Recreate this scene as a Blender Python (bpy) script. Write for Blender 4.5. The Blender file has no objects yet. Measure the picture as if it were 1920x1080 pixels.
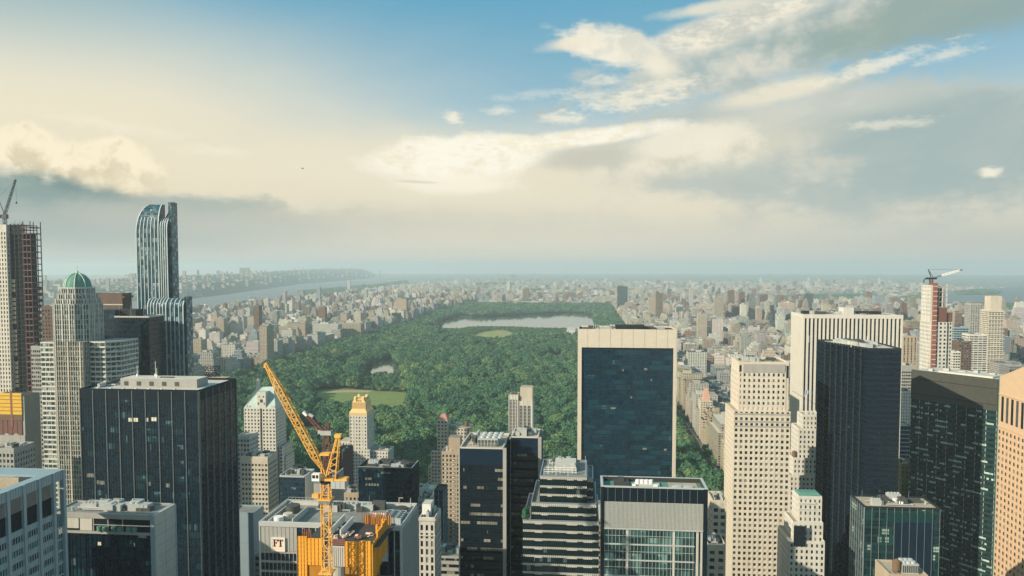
import bpy, math, random
import numpy as np
from mathutils import Vector, noise as mnoise
random.seed(7); rng = np.random.default_rng(7)
SC = bpy.context.scene
COL = SC.collection
R = math.radians
# ------------------------------------------------------------------ camera
FPX, CY, HEAD, CAMZ = 1450.0, 578.0, R(5.5), 240.0
PIT = math.atan(78.0 / FPX)
cam_d = bpy.data.cameras.new('camera'); cam = bpy.data.objects.new('camera', cam_d); COL.objects.link(cam)
cam_d.sensor_width = 36; cam_d.lens = 36 * FPX / 1920; cam_d.shift_y = (CY - 540) / 1920
cam_d.clip_start = 1; cam_d.clip_end = 90000
cam.location = (0, 0, CAMZ); cam.rotation_euler = (math.pi / 2 - PIT, 0, HEAD)
SC.camera = cam
SC.view_settings.view_transform = 'Standard'; SC.view_settings.look = 'None'
SC.view_settings.exposure = 0.36; SC.view_settings.gamma = 1.0
SC.cycles.use_denoising = True
SC.cycles.max_bounces = 6; SC.cycles.diffuse_bounces = 2; SC.cycles.glossy_bounces = 3
SC.cycles.transmission_bounces = 4; SC.cycles.transparent_max_bounces = 6; SC.cycles.volume_bounces = 1
# sight lines: a pixel of the photograph gives a bearing; a known distance then fixes the spot on the map
_ch, _sh, _cp, _sp = math.cos(HEAD), math.sin(HEAD), math.cos(PIT), math.sin(PIT)
def ray(px, py):
    cx, cy = (px - 960) / FPX, (CY - py) / FPX
    fy = _cp + cy * _sp; z = -_sp + cy * _cp
    return (_ch * cx - _sh * fy, _sh * cx + _ch * fy, z)
def S(px, py, Y):            # (x, z) on the east-west plane at northing Y
    d = ray(px, py); t = Y / d[1]
    return d[0] * t, CAMZ + d[2] * t
def SX(px, py, X):           # (y, z) on the north-south plane at easting X
    d = ray(px, py); t = X / d[0]
    return d[1] * t, CAMZ + d[2] * t
def G(px, py, z=0.0):        # a spot on level z
    d = ray(px, py); t = (z - CAMZ) / d[2]
    return d[0] * t, d[1] * t
def proj(x, y, z):
    rx = _ch * x + _sh * y; f0 = -_sh * x + _ch * y; dz = z - CAMZ
    f = f0 * _cp - dz * _sp; u = f0 * _sp + dz * _cp
    return 960 + FPX * rx / f, CY - FPX * u / f
def gz(x, y): return -(x * x + y * y) / 1.48e7
# ------------------------------------------------------------------ shader helper
class NT:
    def __init__(s, tree): s.t = tree
    def n(s, kind, **kw):
        nd = s.t.nodes.new(kind)
        for k, v in kw.items(): setattr(nd, k, v)
        return nd
    def put(s, sock, v):
        if isinstance(v, E): v = v.k
        if isinstance(v, bpy.types.NodeSocket): s.t.links.new(v, sock)
        elif v is not None: sock.default_value = v
    def m(s, op, a, b=None, c=None, clamp=False):
        nd = s.n('ShaderNodeMath', operation=op); nd.use_clamp = clamp
        for i, v in enumerate((a, b, c)):
            if v is not None: s.put(nd.inputs[i], v)
        return E(s, nd.outputs[0])
    def mix(s, f, a, b):
        nd = s.n('ShaderNodeMix', data_type='RGBA')
        s.put(nd.inputs[0], f)
        for i, v in ((6, a), (7, b)):
            if isinstance(v, tuple): v = tuple(v[:3]) + (1.0,)
            s.put(nd.inputs[i], v)
        return nd.outputs[2]
    def mulc(s, a, f):
        nd = s.n('ShaderNodeVectorMath', operation='SCALE'); s.put(nd.inputs[0], a); s.put(nd.inputs[3], f)
        return nd.outputs[0]
    def vec(s, x, y, z=0.0):
        nd = s.n('ShaderNodeCombineXYZ')
        for i, v in enumerate((x, y, z)): s.put(nd.inputs[i], v)
        return nd.outputs[0]
    def sep(s, v):
        nd = s.n('ShaderNodeSeparateXYZ'); s.put(nd.inputs[0], v)
        return [E(s, o) for o in nd.outputs]
    def noise(s, v, scale=1.0, detail=4.0, rough=.55, dist=0.0):
        nd = s.n('ShaderNodeTexNoise'); s.put(nd.inputs['Vector'], v)
        nd.inputs['Scale'].default_value = scale; nd.inputs['Detail'].default_value = detail
        nd.inputs['Roughness'].default_value = rough; nd.inputs['Distortion'].default_value = dist
        return E(s, nd.outputs[0])
    def white(s, v):
        nd = s.n('ShaderNodeTexWhiteNoise', noise_dimensions='3D'); s.put(nd.inputs[0], v)
        return E(s, nd.outputs[0])
    def ss(s, a, b, x):      # smooth step
        nd = s.n('ShaderNodeMapRange', interpolation_type='SMOOTHSTEP'); s.put(nd.inputs[0], x)
        nd.inputs[1].default_value = a; nd.inputs[2].default_value = b
        return E(s, nd.outputs[0])
class E:
    def __init__(s, t, k): s.t, s.k = t, k
    def _o(s, op, b, r=False): return s.t.m(op, b, s) if r else s.t.m(op, s, b)
    def __add__(s, b): return s._o('ADD', b)
    __radd__ = __add__
    def __sub__(s, b): return s._o('SUBTRACT', b)
    def __rsub__(s, b): return s._o('SUBTRACT', b, True)
    def __mul__(s, b): return s._o('MULTIPLY', b)
    __rmul__ = __mul__
    def __truediv__(s, b): return s._o('DIVIDE', b)
    def __lt__(s, b): return s._o('LESS_THAN', b)
    def __gt__(s, b): return s._o('GREATER_THAN', b)
    def fr(s): return s.t.m('FRACT', s)
    def fl(s): return s.t.m('FLOOR', s)
    def ab(s): return s.t.m('ABSOLUTE', s)
    def mx(s, b): return s.t.m('MAXIMUM', s, b)
    def mn(s, b): return s.t.m('MINIMUM', s, b)
    def sat(s): return s.t.m('ADD', s, 0.0, clamp=True)
# ------------------------------------------------------------------ sky and sun
SUN_AZ, SUN_EL = R(-127), R(25)
def make_world():
    w = bpy.data.worlds.new('World'); SC.world = w; w.use_nodes = True
    t = w.node_tree; t.nodes.clear(); q = NT(t)
    out = q.n('ShaderNodeOutputWorld'); bg = q.n('ShaderNodeBackground'); t.links.new(bg.outputs[0], out.inputs[0])
    bg.inputs[1].default_value = 0.10
    sky = q.n('ShaderNodeTexSky', sky_type='NISHITA'); sky.sun_disc = False
    sky.sun_elevation = SUN_EL; sky.sun_rotation = SUN_AZ % (2 * math.pi)
    sky.altitude = 300; sky.air_density = 1.0; sky.dust_density = 1.0; sky.ozone_density = 1.0
    d = q.n('ShaderNodeTexCoord').outputs['Generated']
    x, y, z = q.sep(d)
    K = 1450.0
    U = q.m('ARCTAN2', x, y) * K; V = q.m('ARCSINE', z) * K       # bearing and height above the horizon, in 1/1450 radian
    def uv(px, py):
        v = Vector(ray(px, py)).normalized(); return math.atan2(v.x, v.y) * K, math.asin(v.z) * K
    P = q.vec(U * 0.001, V * 0.001, 0.0)
    PW = q.vec(U * 0.001, V * 0.0024, 0.3)
    n1 = q.noise(PW, 5.0, 7.0, .58); n2 = q.noise(P, 16.0, 6.0, .6); n3 = q.noise(PW, 2.2, 5.0, .5, .4)
    bil = q.noise(P, 26.0, 5.0, .55, .3)
    n4 = q.noise(PW, 42.0, 6.0, .62)
    wob = (n1 - .5) * 1.7 + (n2 - .5) * 1.0 + (n4 - .5) * .45
    def ell(px, py, rx, ry, rot=0.0, soft=.6, amt=1.0, nz=None):
        u0, v0 = uv(px, py); a = R(rot); c, s_ = math.cos(a), math.sin(a)
        du, dv = U - u0, V - v0
        p = (du * c + dv * s_) / rx; r = (dv * c - du * s_) / ry
        rad = q.m('SQRT', p * p + r * r) + (wob if nz is None else nz) * amt
        return 1.0 - q.ss(1.0 - soft, 1.0 + soft * .35, rad)
    c = sky.outputs[0]
    L = lambda r_, g_, b_: (r_ * 8.0, g_ * 8.0, b_ * 8.0)
    # clear air: pale blue overhead, warm veil to the west and low down
    el = V / 25.3
    c = q.mix(0.93, c, q.mix(q.ss(4, 20, el + (n3 - .5) * 3), L(.55, .66, .66), L(.125, .385, .55)))
    west = q.ss(*[uv(a, 200)[0] for a in (1080, 120)], U + (n3 - .5) * 300)
    c = q.mix(west * q.ss(20.5, 9, el) * .97, c, L(.85, .78, .59))
    c = q.mix(q.ss(uv(420, 100)[0], uv(-80, 100)[0], U) * q.ss(12, 20, el) * .75, c, L(.40, .50, .44))
    c = q.mix(q.ss(12.5, 6.5, el + (n3 - .5) * 2) * .9, c, L(.83, .75, .56))
    cream, white, grey, teal = L(.86, .79, .62), L(1.0, .95, .80), L(.47, .51, .46), L(.30, .40, .38)
    east = q.ss(uv(1050, 300)[0], uv(1900, 300)[0], U)
    # broad eastern cloud sheet
    m = ell(1640, 275, 560, 128, -3, .45, .8); c = q.mix(m * .92, c, q.mix(q.ss(.42, .62, n1 + (n2 - .5) * .3), L(.49, .54, .50), L(.64, .63, .54)))
    m = ell(1820, 260, 300, 120, 0, .6, .8); c = q.mix(m * .75, c, L(.34, .45, .45))
    m = ell(1460, 172, 120, 22, 8, .6, .5); c = q.mix(m * .85, c, cream)
    m = ell(1560, 195, 210, 30, 3, .8, .6); c = q.mix(m * .5, c, L(.66, .66, .57))
    m = ell(1300, 285, 240, 40, 6, .7, .8); c = q.mix(m * .8, c, q.mix(q.ss(.4, .6, n2), L(.70, .67, .53), L(.92, .85, .67)))
    # upper eastern cloud: lit top edge, grey belly
    m = ell(1480, 75, 460, 62, 13, .4, .9); c = q.mix(m * .9, c, q.mix(q.ss(.40, .62, n2 * .6 + n1 * .4), L(.42, .50, .48), L(.74, .70, .58)))
    m = ell(1790, 22, 300, 50, 4, .6, .7); c = q.mix(m * .9, c, L(.30, .40, .37))
    m = ell(1330, 62, 240, 30, 14, .5, 1.0); c = q.mix(m * .85, c, q.mix(q.ss(.4, .62, n4 * .5 + n2 * .5), L(.62, .62, .54), L(.95, .88, .70)))
    m = ell(1150, 92, 108, 36, -12, .4, 1.1); c = q.mix(m * .92, c, q.mix(q.ss(.38, .6, n2), L(.74, .72, .61), L(.95, .88, .71)))
    m = ell(1235, 125, 42, 20, -10, .7, .9); c = q.mix(m * .9, c, L(.88, .82, .66))
    m = ell(1065, 82, 60, 13, 8, .8, .7); c = q.mix(m * .8, c, cream)
    m = ell(1330, 14, 90, 12, 6, .8, .8); c = q.mix(m * .8, c, cream)
    # small puffs and streaks
    for a in ((1250, 160, 55, 12, 4, .7), (1180, 192, 75, 12, 6, .7), (1110, 180, 45, 8, 0, .4), (1055, 222, 34, 9, 0, .7), (940, 207, 26, 7, 0, .55),
              (848, 220, 14, 9, -20, .8), (1650, 120, 80, 10, 12, .7), (1775, 102, 40, 7, 8, .5), (1858, 324, 13, 7, 0, .9), (1670, 232, 60, 8, 0, .5), (1130, 152, 28, 7, 0, .5),
              (210, 235, 90, 8, -6, .4), (400, 282, 50, 8, 0, .5), (1000, 178, 60, 7, 5, .3)):
        m = ell(a[0], a[1], a[2] * 1.25, a[3] * 1.3, a[4], .95, 1.0, (n4 - .5) * 2.6 + (n2 - .5) * .8); c = q.mix(m * a[5], c, L(.93, .87, .70))
    # central bright bank
    m = ell(790, 325, 330, 66, 0, .75, .7); c = q.mix(m * .75, c, L(.84, .77, .60))
    m = ell(870, 296, 190, 42, 4, .28, .75); c = q.mix(m * .95, c, q.mix(q.ss(.36, .56, n2 * .6 + n4 * .4), L(.88, .80, .61), white))
    m = ell(1060, 262, 230, 20, 6, .4, .8); c = q.mix(m * .92, c, q.mix(q.ss(.4, .6, n4), L(.92, .85, .66), white))
    m = ell(1120, 296, 130, 26, 4, .6, .8); c = q.mix(m * .75, c, L(.56, .56, .47))
    m = ell(1290, 262, 120, 30, 10, .5, .9); c = q.mix(m * .8, c, L(.90, .84, .67))
    m = ell(845, 345, 120, 20, 0, .6, .8); c = q.mix(m * .85, c, L(.97, .90, .73))
    m = ell(1080, 300, 70, 24, 0, .8, .6); c = q.mix(m * .6, c, L(.60, .58, .48))
    m = ell(782, 341, 46, 3.5, -2, .8, .6); c = q.mix(m * .45, c, L(.52, .51, .43))
    # western heaped clouds above the dark bank
    hb = (bil - .5) * 1.5 + wob * .35
    for a in ((40, 292, 80, 50, 0), (100, 318, 62, 36, -20), (205, 300, 62, 40, 10), (245, 335, 66, 42, 0), (165, 335, 50, 30, 0)):
        m = ell(a[0], a[1], a[2], a[3], a[4], .25, .65, hb); c = q.mix(m * .95, c, q.mix(q.ss(.38, .62, bil + (V - uv(0, 310)[1]) * .0035), L(.74, .64, .45), L(.97, .86, .63)))
    m = ell(470, 360, 330, 30, 0, .9, .8); c = q.mix(m * .6, c, L(.80, .72, .54))
    m = ell(60, 376, 210, 50, -9, .4, .7, hb * .4 + wob * .7); c = q.mix(m * .93, c, q.mix(q.ss(.35, .65, n1), L(.13, .24, .25), L(.26, .36, .34)))
    m = ell(400, 388, 130, 22, 4, .5, .9); c = q.mix(m * .8, c, L(.33, .41, .38))
    m = ell(230, 418, 470, 46, 0, .6, .7); c = q.mix(m * .88, c, L(.26, .36, .35))
    # low haze band
    m = ell(620, 420, 700, 40, 0, .8, .8); c = q.mix(m * .65, c, L(.60, .57, .46))
    low = q.ss(5.5, 1.2, el)
    c = q.mix(low * .85, c, q.mix(q.ss(uv(0, 480)[0], uv(900, 480)[0], U), L(.42, .48, .46), q.mix(east, L(.70, .67, .56), L(.50, .53, .49))))
    c = q.mix(q.ss(2.0, -.5, el) * .75, c, L(.60, .62, .57))
    t.links.new(c, bg.inputs[0])
make_world()
sd = bpy.data.lights.new('sun', 'SUN'); sd.energy = 5.0; sd.angle = R(0.5); sd.color = (1.0, .885, .70)
sun = bpy.data.objects.new('sun', sd); COL.objects.link(sun)
to_sun = Vector((math.sin(SUN_AZ) * math.cos(SUN_EL), math.cos(SUN_AZ) * math.cos(SUN_EL), math.sin(SUN_EL)))
sun.rotation_euler = (-to_sun).to_track_quat('-Z', 'Y').to_euler(); sun.location = (-300, -100, 600)
# ------------------------------------------------------------------ mesh builder
def offset(o):
    v = Vector((0, 0, 0))
    while o is not None: v += o.location; o = o.parent
    return v
class MB:
    def __init__(s): s.v, s.f, s.m, s.uv = [], [], [], []
    def poly(s, pts, m=0, uvs=None):
        b = len(s.v); s.v += [tuple(p) for p in pts]; s.f.append(tuple(range(b, b + len(pts)))); s.m.append(m)
        s.uv += uvs if uvs else [(p[0], p[1]) for p in pts]
    def wall(s, a, b, z0, z1, m=0, u0=0.0, a2=None, b2=None):      # outward normal to the right of a->b
        w = math.hypot(b[0] - a[0], b[1] - a[1]); a2 = a2 or a; b2 = b2 or b
        s.poly([(a[0], a[1], z0), (b[0], b[1], z0), (b2[0], b2[1], z1), (a2[0], a2[1], z1)], m, [(u0, z0), (u0 + w, z0), (u0 + w, z1), (u0, z1)])
    def prism(s, p, z0, z1, m=0, top=None, bottom=False, p2=None):
        p2 = p2 or p; n = len(p); u = 0
        for i in range(n):
            j = (i + 1) % n; s.wall(p[i], p[j], z0, z1, m, u, p2[i], p2[j]); u += math.hypot(p[j][0] - p[i][0], p[j][1] - p[i][1])
        s.poly([(a[0], a[1], z1) for a in p2], m if top is None else top)
        if bottom: s.poly([(a[0], a[1], z0) for a in reversed(p)], m)
    def box(s, x0, x1, y0, y1, z0, z1, m=0, top=None, bottom=True):
        s.prism([(x0, y0), (x1, y0), (x1, y1), (x0, y1)], z0, z1, m, top, bottom)
    def obox(s, p, u, n, u0, u1, n0, n1, z0, z1, m=0):            # box along direction u, outward n
        q = lambda a, b: (p[0] + u[0] * a + n[0] * b, p[1] + u[1] * a + n[1] * b)
        s.prism([q(u0, n1), q(u1, n1), q(u1, n0), q(u0, n0)], z0, z1, m, None, True)
    def cyl(s, x, y, z0, z1, r, n=12, m=0, r2=None, top=None):
        r2 = r if r2 is None else r2
        f = lambda q: [(x + q * math.cos(2 * math.pi * k / n), y + q * math.sin(2 * math.pi * k / n)) for k in range(n)]
        s.prism(f(r), z0, z1, m, top, False, f(r2))
    def bar(s, a, b, w, m=0, n=4):
        a, b = Vector(a), Vector(b); d = (b - a)
        if d.length < 1e-6: return
        d.normalize(); x = d.cross(Vector((0, 0, 1)) if abs(d.z) < .9 else Vector((1, 0, 0))).normalized(); y = d.cross(x)
        r = [(x * math.cos(2 * math.pi * (k + .5) / n) + y * math.sin(2 * math.pi * (k + .5) / n)) * w for k in range(n)]
        for k in range(n):
            j = (k + 1) % n; s.poly([a + r[j], a + r[k], b + r[k], b + r[j]][::-1], m)
        s.poly([a + k for k in r][::-1], m); s.poly([b + k for k in r], m)
    def build(s, name, mats, parent=None, smooth=False, **props):
        me = bpy.data.meshes.new(name)
        base = offset(parent) if parent else Vector(props.pop('loc', (0, 0, 0)))
        co = np.array(s.v, dtype=np.float64).reshape(-1, 3) - np.array(base)
        me.from_pydata(co.tolist(), [], s.f)
        if not isinstance(mats, (list, tuple)): mats = [mats]
        for k in mats: me.materials.append(k)
        me.polygons.foreach_set('material_index', np.array(s.m, dtype=np.int32))
        l = me.uv_layers.new(name='UVMap'); l.data.foreach_set('uv', np.array(s.uv, dtype=np.float32).ravel())
        if smooth: me.polygons.foreach_set('use_smooth', np.ones(len(s.f), dtype=bool))
        o = bpy.data.objects.new(name, me); COL.objects.link(o)
        if parent: o.parent = parent
        else: o.location = base
        for k, v in props.items(): o[k] = v
        return o
def thing(name, label, cat, loc, group=None):
    o = bpy.data.objects.new(name, None); COL.objects.link(o); o.location = loc; o.empty_display_size = 5
    o['label'] = label; o['category'] = cat
    if group: o['group'] = group
    return o
# ------------------------------------------------------------------ materials
def bsdf(m):
    m.use_nodes = True; t = m.node_tree; b = t.nodes['Principled BSDF']; return NT(t), b
def mat(name, col, rough=.75, metal=0.0, var=.25, scale=.12, spec=.3, streak=0.0, emit=0.0):
    m = bpy.data.materials.new(name); q, b = bsdf(m)
    pos = q.n('ShaderNodeNewGeometry').outputs['Position']
    mp = q.n('ShaderNodeMapping'); q.put(mp.inputs[0], pos); mp.inputs['Scale'].default_value = (1, 1, .25 if streak else 1)
    n = q.noise(mp.outputs[0], scale, 6, .62) + (q.noise(mp.outputs[0], scale * 7, 3, .6) - .5) * .5
    c = q.mix(n.sat(), tuple(k * (1 - var) for k in col), tuple(min(1, k * (1 + var)) for k in col))
    q.put(b.inputs['Base Color'], c); b.inputs['Roughness'].default_value = rough; b.inputs['Metallic'].default_value = metal
    b.inputs['Specular IOR Level'].default_value = spec
    if emit: q.put(b.inputs['Emission Color'], c); b.inputs['Emission Strength'].default_value = emit
    return m
def glass(name, col, cw, ch, pb=.1, blind=(.5, .47, .38), sp=0.0, spc=(.03, .04, .045), rough=.07, blk=4.0, tint=None, pt=.15, spec=.6, band=0.0, wav=.028):
    """curtain wall glazing: one pane per cell, some with blinds drawn, wall strip sp at each floor"""
    m = bpy.data.materials.new(name); q, b = bsdf(m)
    u, v, _ = q.sep(q.n('ShaderNodeUVMap').outputs[0])
    cu, cv = (u / cw).fl(), (v / ch).fl(); fv = (v / ch).fr(); fu = (u / cw).fr()
    nrm = q.n('ShaderNodeNewGeometry').outputs['True Normal']; nx, ny, nz = q.sep(nrm)
    sd_ = (nx * 31.0 + ny * 17.0).fl()
    w1 = q.white(q.vec(cu, cv, sd_)); w2 = q.white(q.vec((u / (cw * blk) + q.white(q.vec(cv, 3.0, sd_)) * 3).fl(), cv, sd_ + 5.0)); w3 = q.white(q.vec(cu + 9.0, cv, sd_))
    on = (w1 * .45 + w2 * .55) < pb if not band else ((w1 * .3 + w2 * .7) < pb)
    drawn = fv > (w3 * .9)
    bl = on * drawn if not band else on * (fv > .35)
    edge = (fu - .5).ab() < .46
    base = q.mix((w3 - .5) * .9 + .5, tuple(k * .6 for k in col), tuple(k * 1.5 for k in col))
    if tint: base = q.mix((w2 < pt) * .8, base, tint)
    base = q.mix(bl * edge * (w3 * .5 + .5), base, blind)
    ro = bl * .5 + rough + w1 * .05
    if sp:
        s_ = fv < sp; base = q.mix(s_, base, spc); ro = ro.mx(s_ * .3)
    q.put(b.inputs['Base Color'], base); q.put(b.inputs['Roughness'], ro); b.inputs['Specular IOR Level'].default_value = spec
    # panes never lie perfectly flat: small tilt per pane
    if wav:
        g = q.n('ShaderNodeNewGeometry'); add = q.n('ShaderNodeVectorMath', operation='ADD'); q.put(add.inputs[0], g.outputs['Normal'])
        q.put(add.inputs[1], q.vec((w1 - .5) * wav, (w3 - .5) * wav, (q.white(q.vec(cu, cv, sd_ + 2.0)) - .5) * wav))
        nn = q.n('ShaderNodeVectorMath', operation='NORMALIZE'); q.put(nn.inputs[0], add.outputs[0]); q.put(b.inputs['Normal'], nn.outputs[0])
    return m
M = dict(
    travertine=mat('travertine', (.58, .52, .42), .6, var=.14, scale=.4), limestone=mat('limestone', (.58, .54, .46), .8, var=.22, scale=.15, streak=1),
    pale_stone=mat('pale_stone', (.56, .54, .48), .8, var=.28, scale=.15, streak=1), cream=mat('cream_brick', (.52, .46, .36), .85, var=.32, scale=.2, streak=1),
    tan=mat('tan_brick', (.40, .32, .23), .85, var=.25, scale=.2, streak=1), brown=mat('brown_brick', (.13, .09, .07), .85, var=.3, scale=.2, streak=1),
    pink_granite=mat('pink_granite', (.56, .40, .26), .6, var=.12, scale=.3), white_marble=mat('white_marble', (.60, .57, .50), .5, var=.2, scale=.5, streak=1),
    concrete=mat('concrete', (.34, .33, .30), .85, var=.25, scale=.25, streak=1), pale_concrete=mat('pale_concrete', (.50, .48, .42), .85, var=.2, scale=.25, streak=1),
    grey_metal=mat('grey_metal', (.30, .34, .36), .4, .5, var=.12), pale_metal=mat('pale_metal', (.55, .56, .54), .4, .3, var=.12), dark_metal=mat('dark_metal', (.02, .026, .03), .6, .1, var=.25, spec=.2),
    black_metal=mat('black_metal', (.003, .011, .019), .6, 0, var=.3, spec=.15), silver=mat('silver_fin', (.46, .51, .51), .4, 0, var=.1), bronze=mat('bronze_fin', (.07, .065, .06), .4, .4, var=.3),
    steel_blue=mat('steel_blue_cladding', (.30, .40, .44), .45, .25, var=.12, streak=1), roof_grey=mat('roof_grey', (.22, .22, .20), .9, var=.6, scale=.2), roof_pale=mat('roof_pale', (.52, .49, .43), .9, var=.4, scale=.16),
    roof_dark=mat('roof_dark', (.05, .052, .05), .9, var=.5, scale=.2), roof_tan=mat('roof_tan', (.40, .34, .25), .9, var=.3, scale=.15), plant=mat('rooftop_unit_paint', (.42, .43, .41), .6, .1, var=.2, scale=.4),
    plant_dark=mat('rooftop_unit_dark', (.07, .075, .07), .6, .1, var=.3, scale=.4), copper=mat('copper_green', (.10, .24, .19), .65, var=.3, scale=.35, streak=1), copper_pale=mat('copper_pale', (.42, .52, .45), .6, var=.2, scale=.35, streak=1),
    gold=mat('gilded_brick', (.72, .50, .22), .55, .1, var=.12, scale=.3), pinkroof=mat('pink_tile', (.45, .22, .17), .8, var=.25, scale=.4), rust=mat('rust_red_steel', (.16, .075, .06), .7, var=.35, scale=.4),
    redsteel=mat('red_oxide_paint', (.24, .10, .075), .75, var=.3, scale=.5), netting=mat('orange_netting', (.88, .36, .03), .8, var=.28, scale=.5, streak=1), netting_dark=mat('amber_netting', (.42, .18, .02), .8, var=.3, scale=.5),
    yellownet=mat('yellow_panel', (.66, .42, .05), .7, var=.25, scale=.4), crane=mat('crane_yellow', (.78, .42, .09), .6, var=.15, scale=.6), crane_red=mat('crane_red', (.17, .065, .055), .5, var=.2, scale=.6),
    white=mat('white_paint', (.78, .77, .72), .5, var=.08, scale=.5), winglass=mat('window_glass', (.012, .020, .026), .1, var=.6, scale=.35, spec=.7), winmid=mat('window_mid_tone', (.07, .08, .08), .25, var=.6, scale=.3), winpale=mat('window_with_blind', (.20, .20, .17), .4, var=.5, scale=.3),  # winmid: mid-tone pane for variety, between plain glass and drawn blind
    lit=mat('lit_office', (.55, .51, .38), .6, var=.4, scale=.8, emit=.25), timber=mat('tank_timber', (.16, .10, .06), .85, var=.3, scale=.8), slate=mat('slate', (.10, .10, .10), .8, var=.3, scale=.3),
    signpink=mat('sign_board', (.82, .62, .50), .5, var=.05), ink=mat('sign_ink', (.012, .012, .012), .6, var=.1), flagblue=mat('flag_cloth', (.35, .40, .55), .8, var=.4, scale=1.5), maroon=mat('maroon_netting', (.09, .045, .05), .85, var=.35, scale=.4),
    asphalt=mat('asphalt', (.05, .05, .05), .9, var=.3, scale=.1), linepaint=mat('line_paint', (.7, .7, .66), .7, var=.15), pavement=mat('pavement', (.26, .25, .22), .9, var=.25, scale=.3))
GL = dict(
    navy=glass('navy_curtain_wall', (.003, .018, .032), 1.5, 3.8, .14, (.05, .13, .16), .30, (.002, .010, .018), blk=3, tint=(.012, .05, .06), pt=.16, rough=.12),
    solow=glass('tinted_slope_glazing', (.004, .026, .046), 1.55, 3.9, .055, (.03, .10, .12), .22, (.003, .017, .030), blk=5, tint=(.010, .055, .075), pt=.22, rough=.10),
    trump=glass('bronze_black_glazing', (.003, .013, .026), 1.4, 3.3, .07, (.04, .07, .09), .45, (.003, .012, .022), blk=3, rough=.10),
    office=glass('office_strip_glazing', (.004, .010, .015), 1.5, 3.9, .40, (.26, .25, .19), .36, (.003, .008, .013), blk=3, rough=.12, band=1),
    green=glass('green_glazing', (.006, .030, .034), 1.5, 3.6, .18, (.30, .38, .33), .30, (.010, .040, .038), blk=4, tint=(.012, .065, .062), pt=.25, rough=.1, band=1),
    greendk=glass('deep_green_glazing', (.006, .030, .034), 1.6, 3.7, .12, (.22, .32, .28), .28, (.006, .030, .030), blk=3, rough=.09, band=1),
    teal=glass('teal_glazing', (.012, .05, .06), 1.6, 3.7, .2, (.26, .30, .26), .12, (.02, .05, .055), blk=3, tint=(.03, .16, .16), pt=.35, rough=.1),
    one57=glass('silver_blue_glazing', (.014, .060, .085), 1.3, 3.6, .22, (.26, .34, .36), .1, (.03, .06, .075), blk=2, tint=(.10, .18, .19), pt=.35, rough=.12),
    spire=glass('aqua_glazing', (.025, .055, .055), 1.4, 3.3, .35, (.40, .43, .37), .15, (.06, .08, .075), blk=2, tint=(.12, .20, .18), pt=.3, rough=.15),
    atrium=glass('atrium_glazing', (.012, .045, .045), 1.7, 6.4, .45, (.16, .27, .25), .0, rough=.08, blk=2, tint=(.05, .14, .13), pt=.4, wav=.02),
    ribbon=glass('ribbon_glazing', (.006, .028, .030), 1.5, 3.75, .33, (.42, .56, .50), 0, rough=.1, blk=3, tint=(.012, .07, .065), pt=.2, band=1),
    blue=glass('blue_glazing', (.014, .035, .055), 1.6, 3.6, .2, (.2, .24, .24), .3, (.02, .04, .06), blk=3, rough=.1))
# ------------------------------------------------------------------ building kit
def rect(x0, x1, y0, y1): return [(x0, y0), (x1, y0), (x1, y1), (x0, y1)]
def zvis(y): return max(0.0, S(960, 1110, y)[1])
def edges(p):
    for i in range(len(p)):
        a, b = p[i], p[(i + 1) % len(p)]; L = math.hypot(b[0] - a[0], b[1] - a[1])
        if L < .2: continue
        u = ((b[0] - a[0]) / L, (b[1] - a[1]) / L); n = (u[1], -u[0])
        if n[0] * (a[0] + b[0]) + n[1] * (a[1] + b[1]) < 0: yield i, a, u, n, L
def skin(p, z0, z1, bay, floor, pw, sh, pd, sd, mp, ms, cells=None, par=0.0, only=None, fat=None, wfrac=1.0):
    z0 = max(z0, min(zvis(q[1]) for q in p) if min(q[1] for q in p) > 50 else z0)
    for i, a, u, n, L in edges(p):
        if only is not None and i not in only: continue
        k = max(1, round(L / bay)); bw = L / k; e = i * .004
        if pw:
            for j in range(k + 1):
                w = pw * (fat[1] if fat and j % fat[0] == 0 else 1); d = pd + (.12 if fat and j % fat[0] == 0 else 0)
                mp.obox(a, u, n, max(0, j * bw - w / 2) - (.02 + e if j == 0 else 0), min(L, j * bw + w / 2) + (.01 + e if j == k else 0), -.05, d + e, z0, z1 + .05 + e)
        nf = int((z1 - par - z0) / floor)
        if sh:
            if par > 0: ms.obox(a, u, n, .003, L - .003, -.04, sd + .002 + e, z1 - par, z1 + .02 + e)
            for j in range(nf + 1):
                zt = z1 - par - (j + 1) * floor + sh
                if zt - sh > z0 - floor: ms.obox(a, u, n, .003, L - .003, -.04, sd + e, max(zt - sh, z0 - .5), zt)
        if cells is not None:
            for j in range(nf):
                zt = z1 - par - j * floor; zb = zt - floor + sh
                for q in range(k):
                    uc = (q + .5) * bw
                    cells.append((a[0] + u[0] * uc, a[1] + u[1] * uc, (zt + zb) / 2, u, n, (bw - pw) * wfrac, (zt - zb)))
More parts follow.
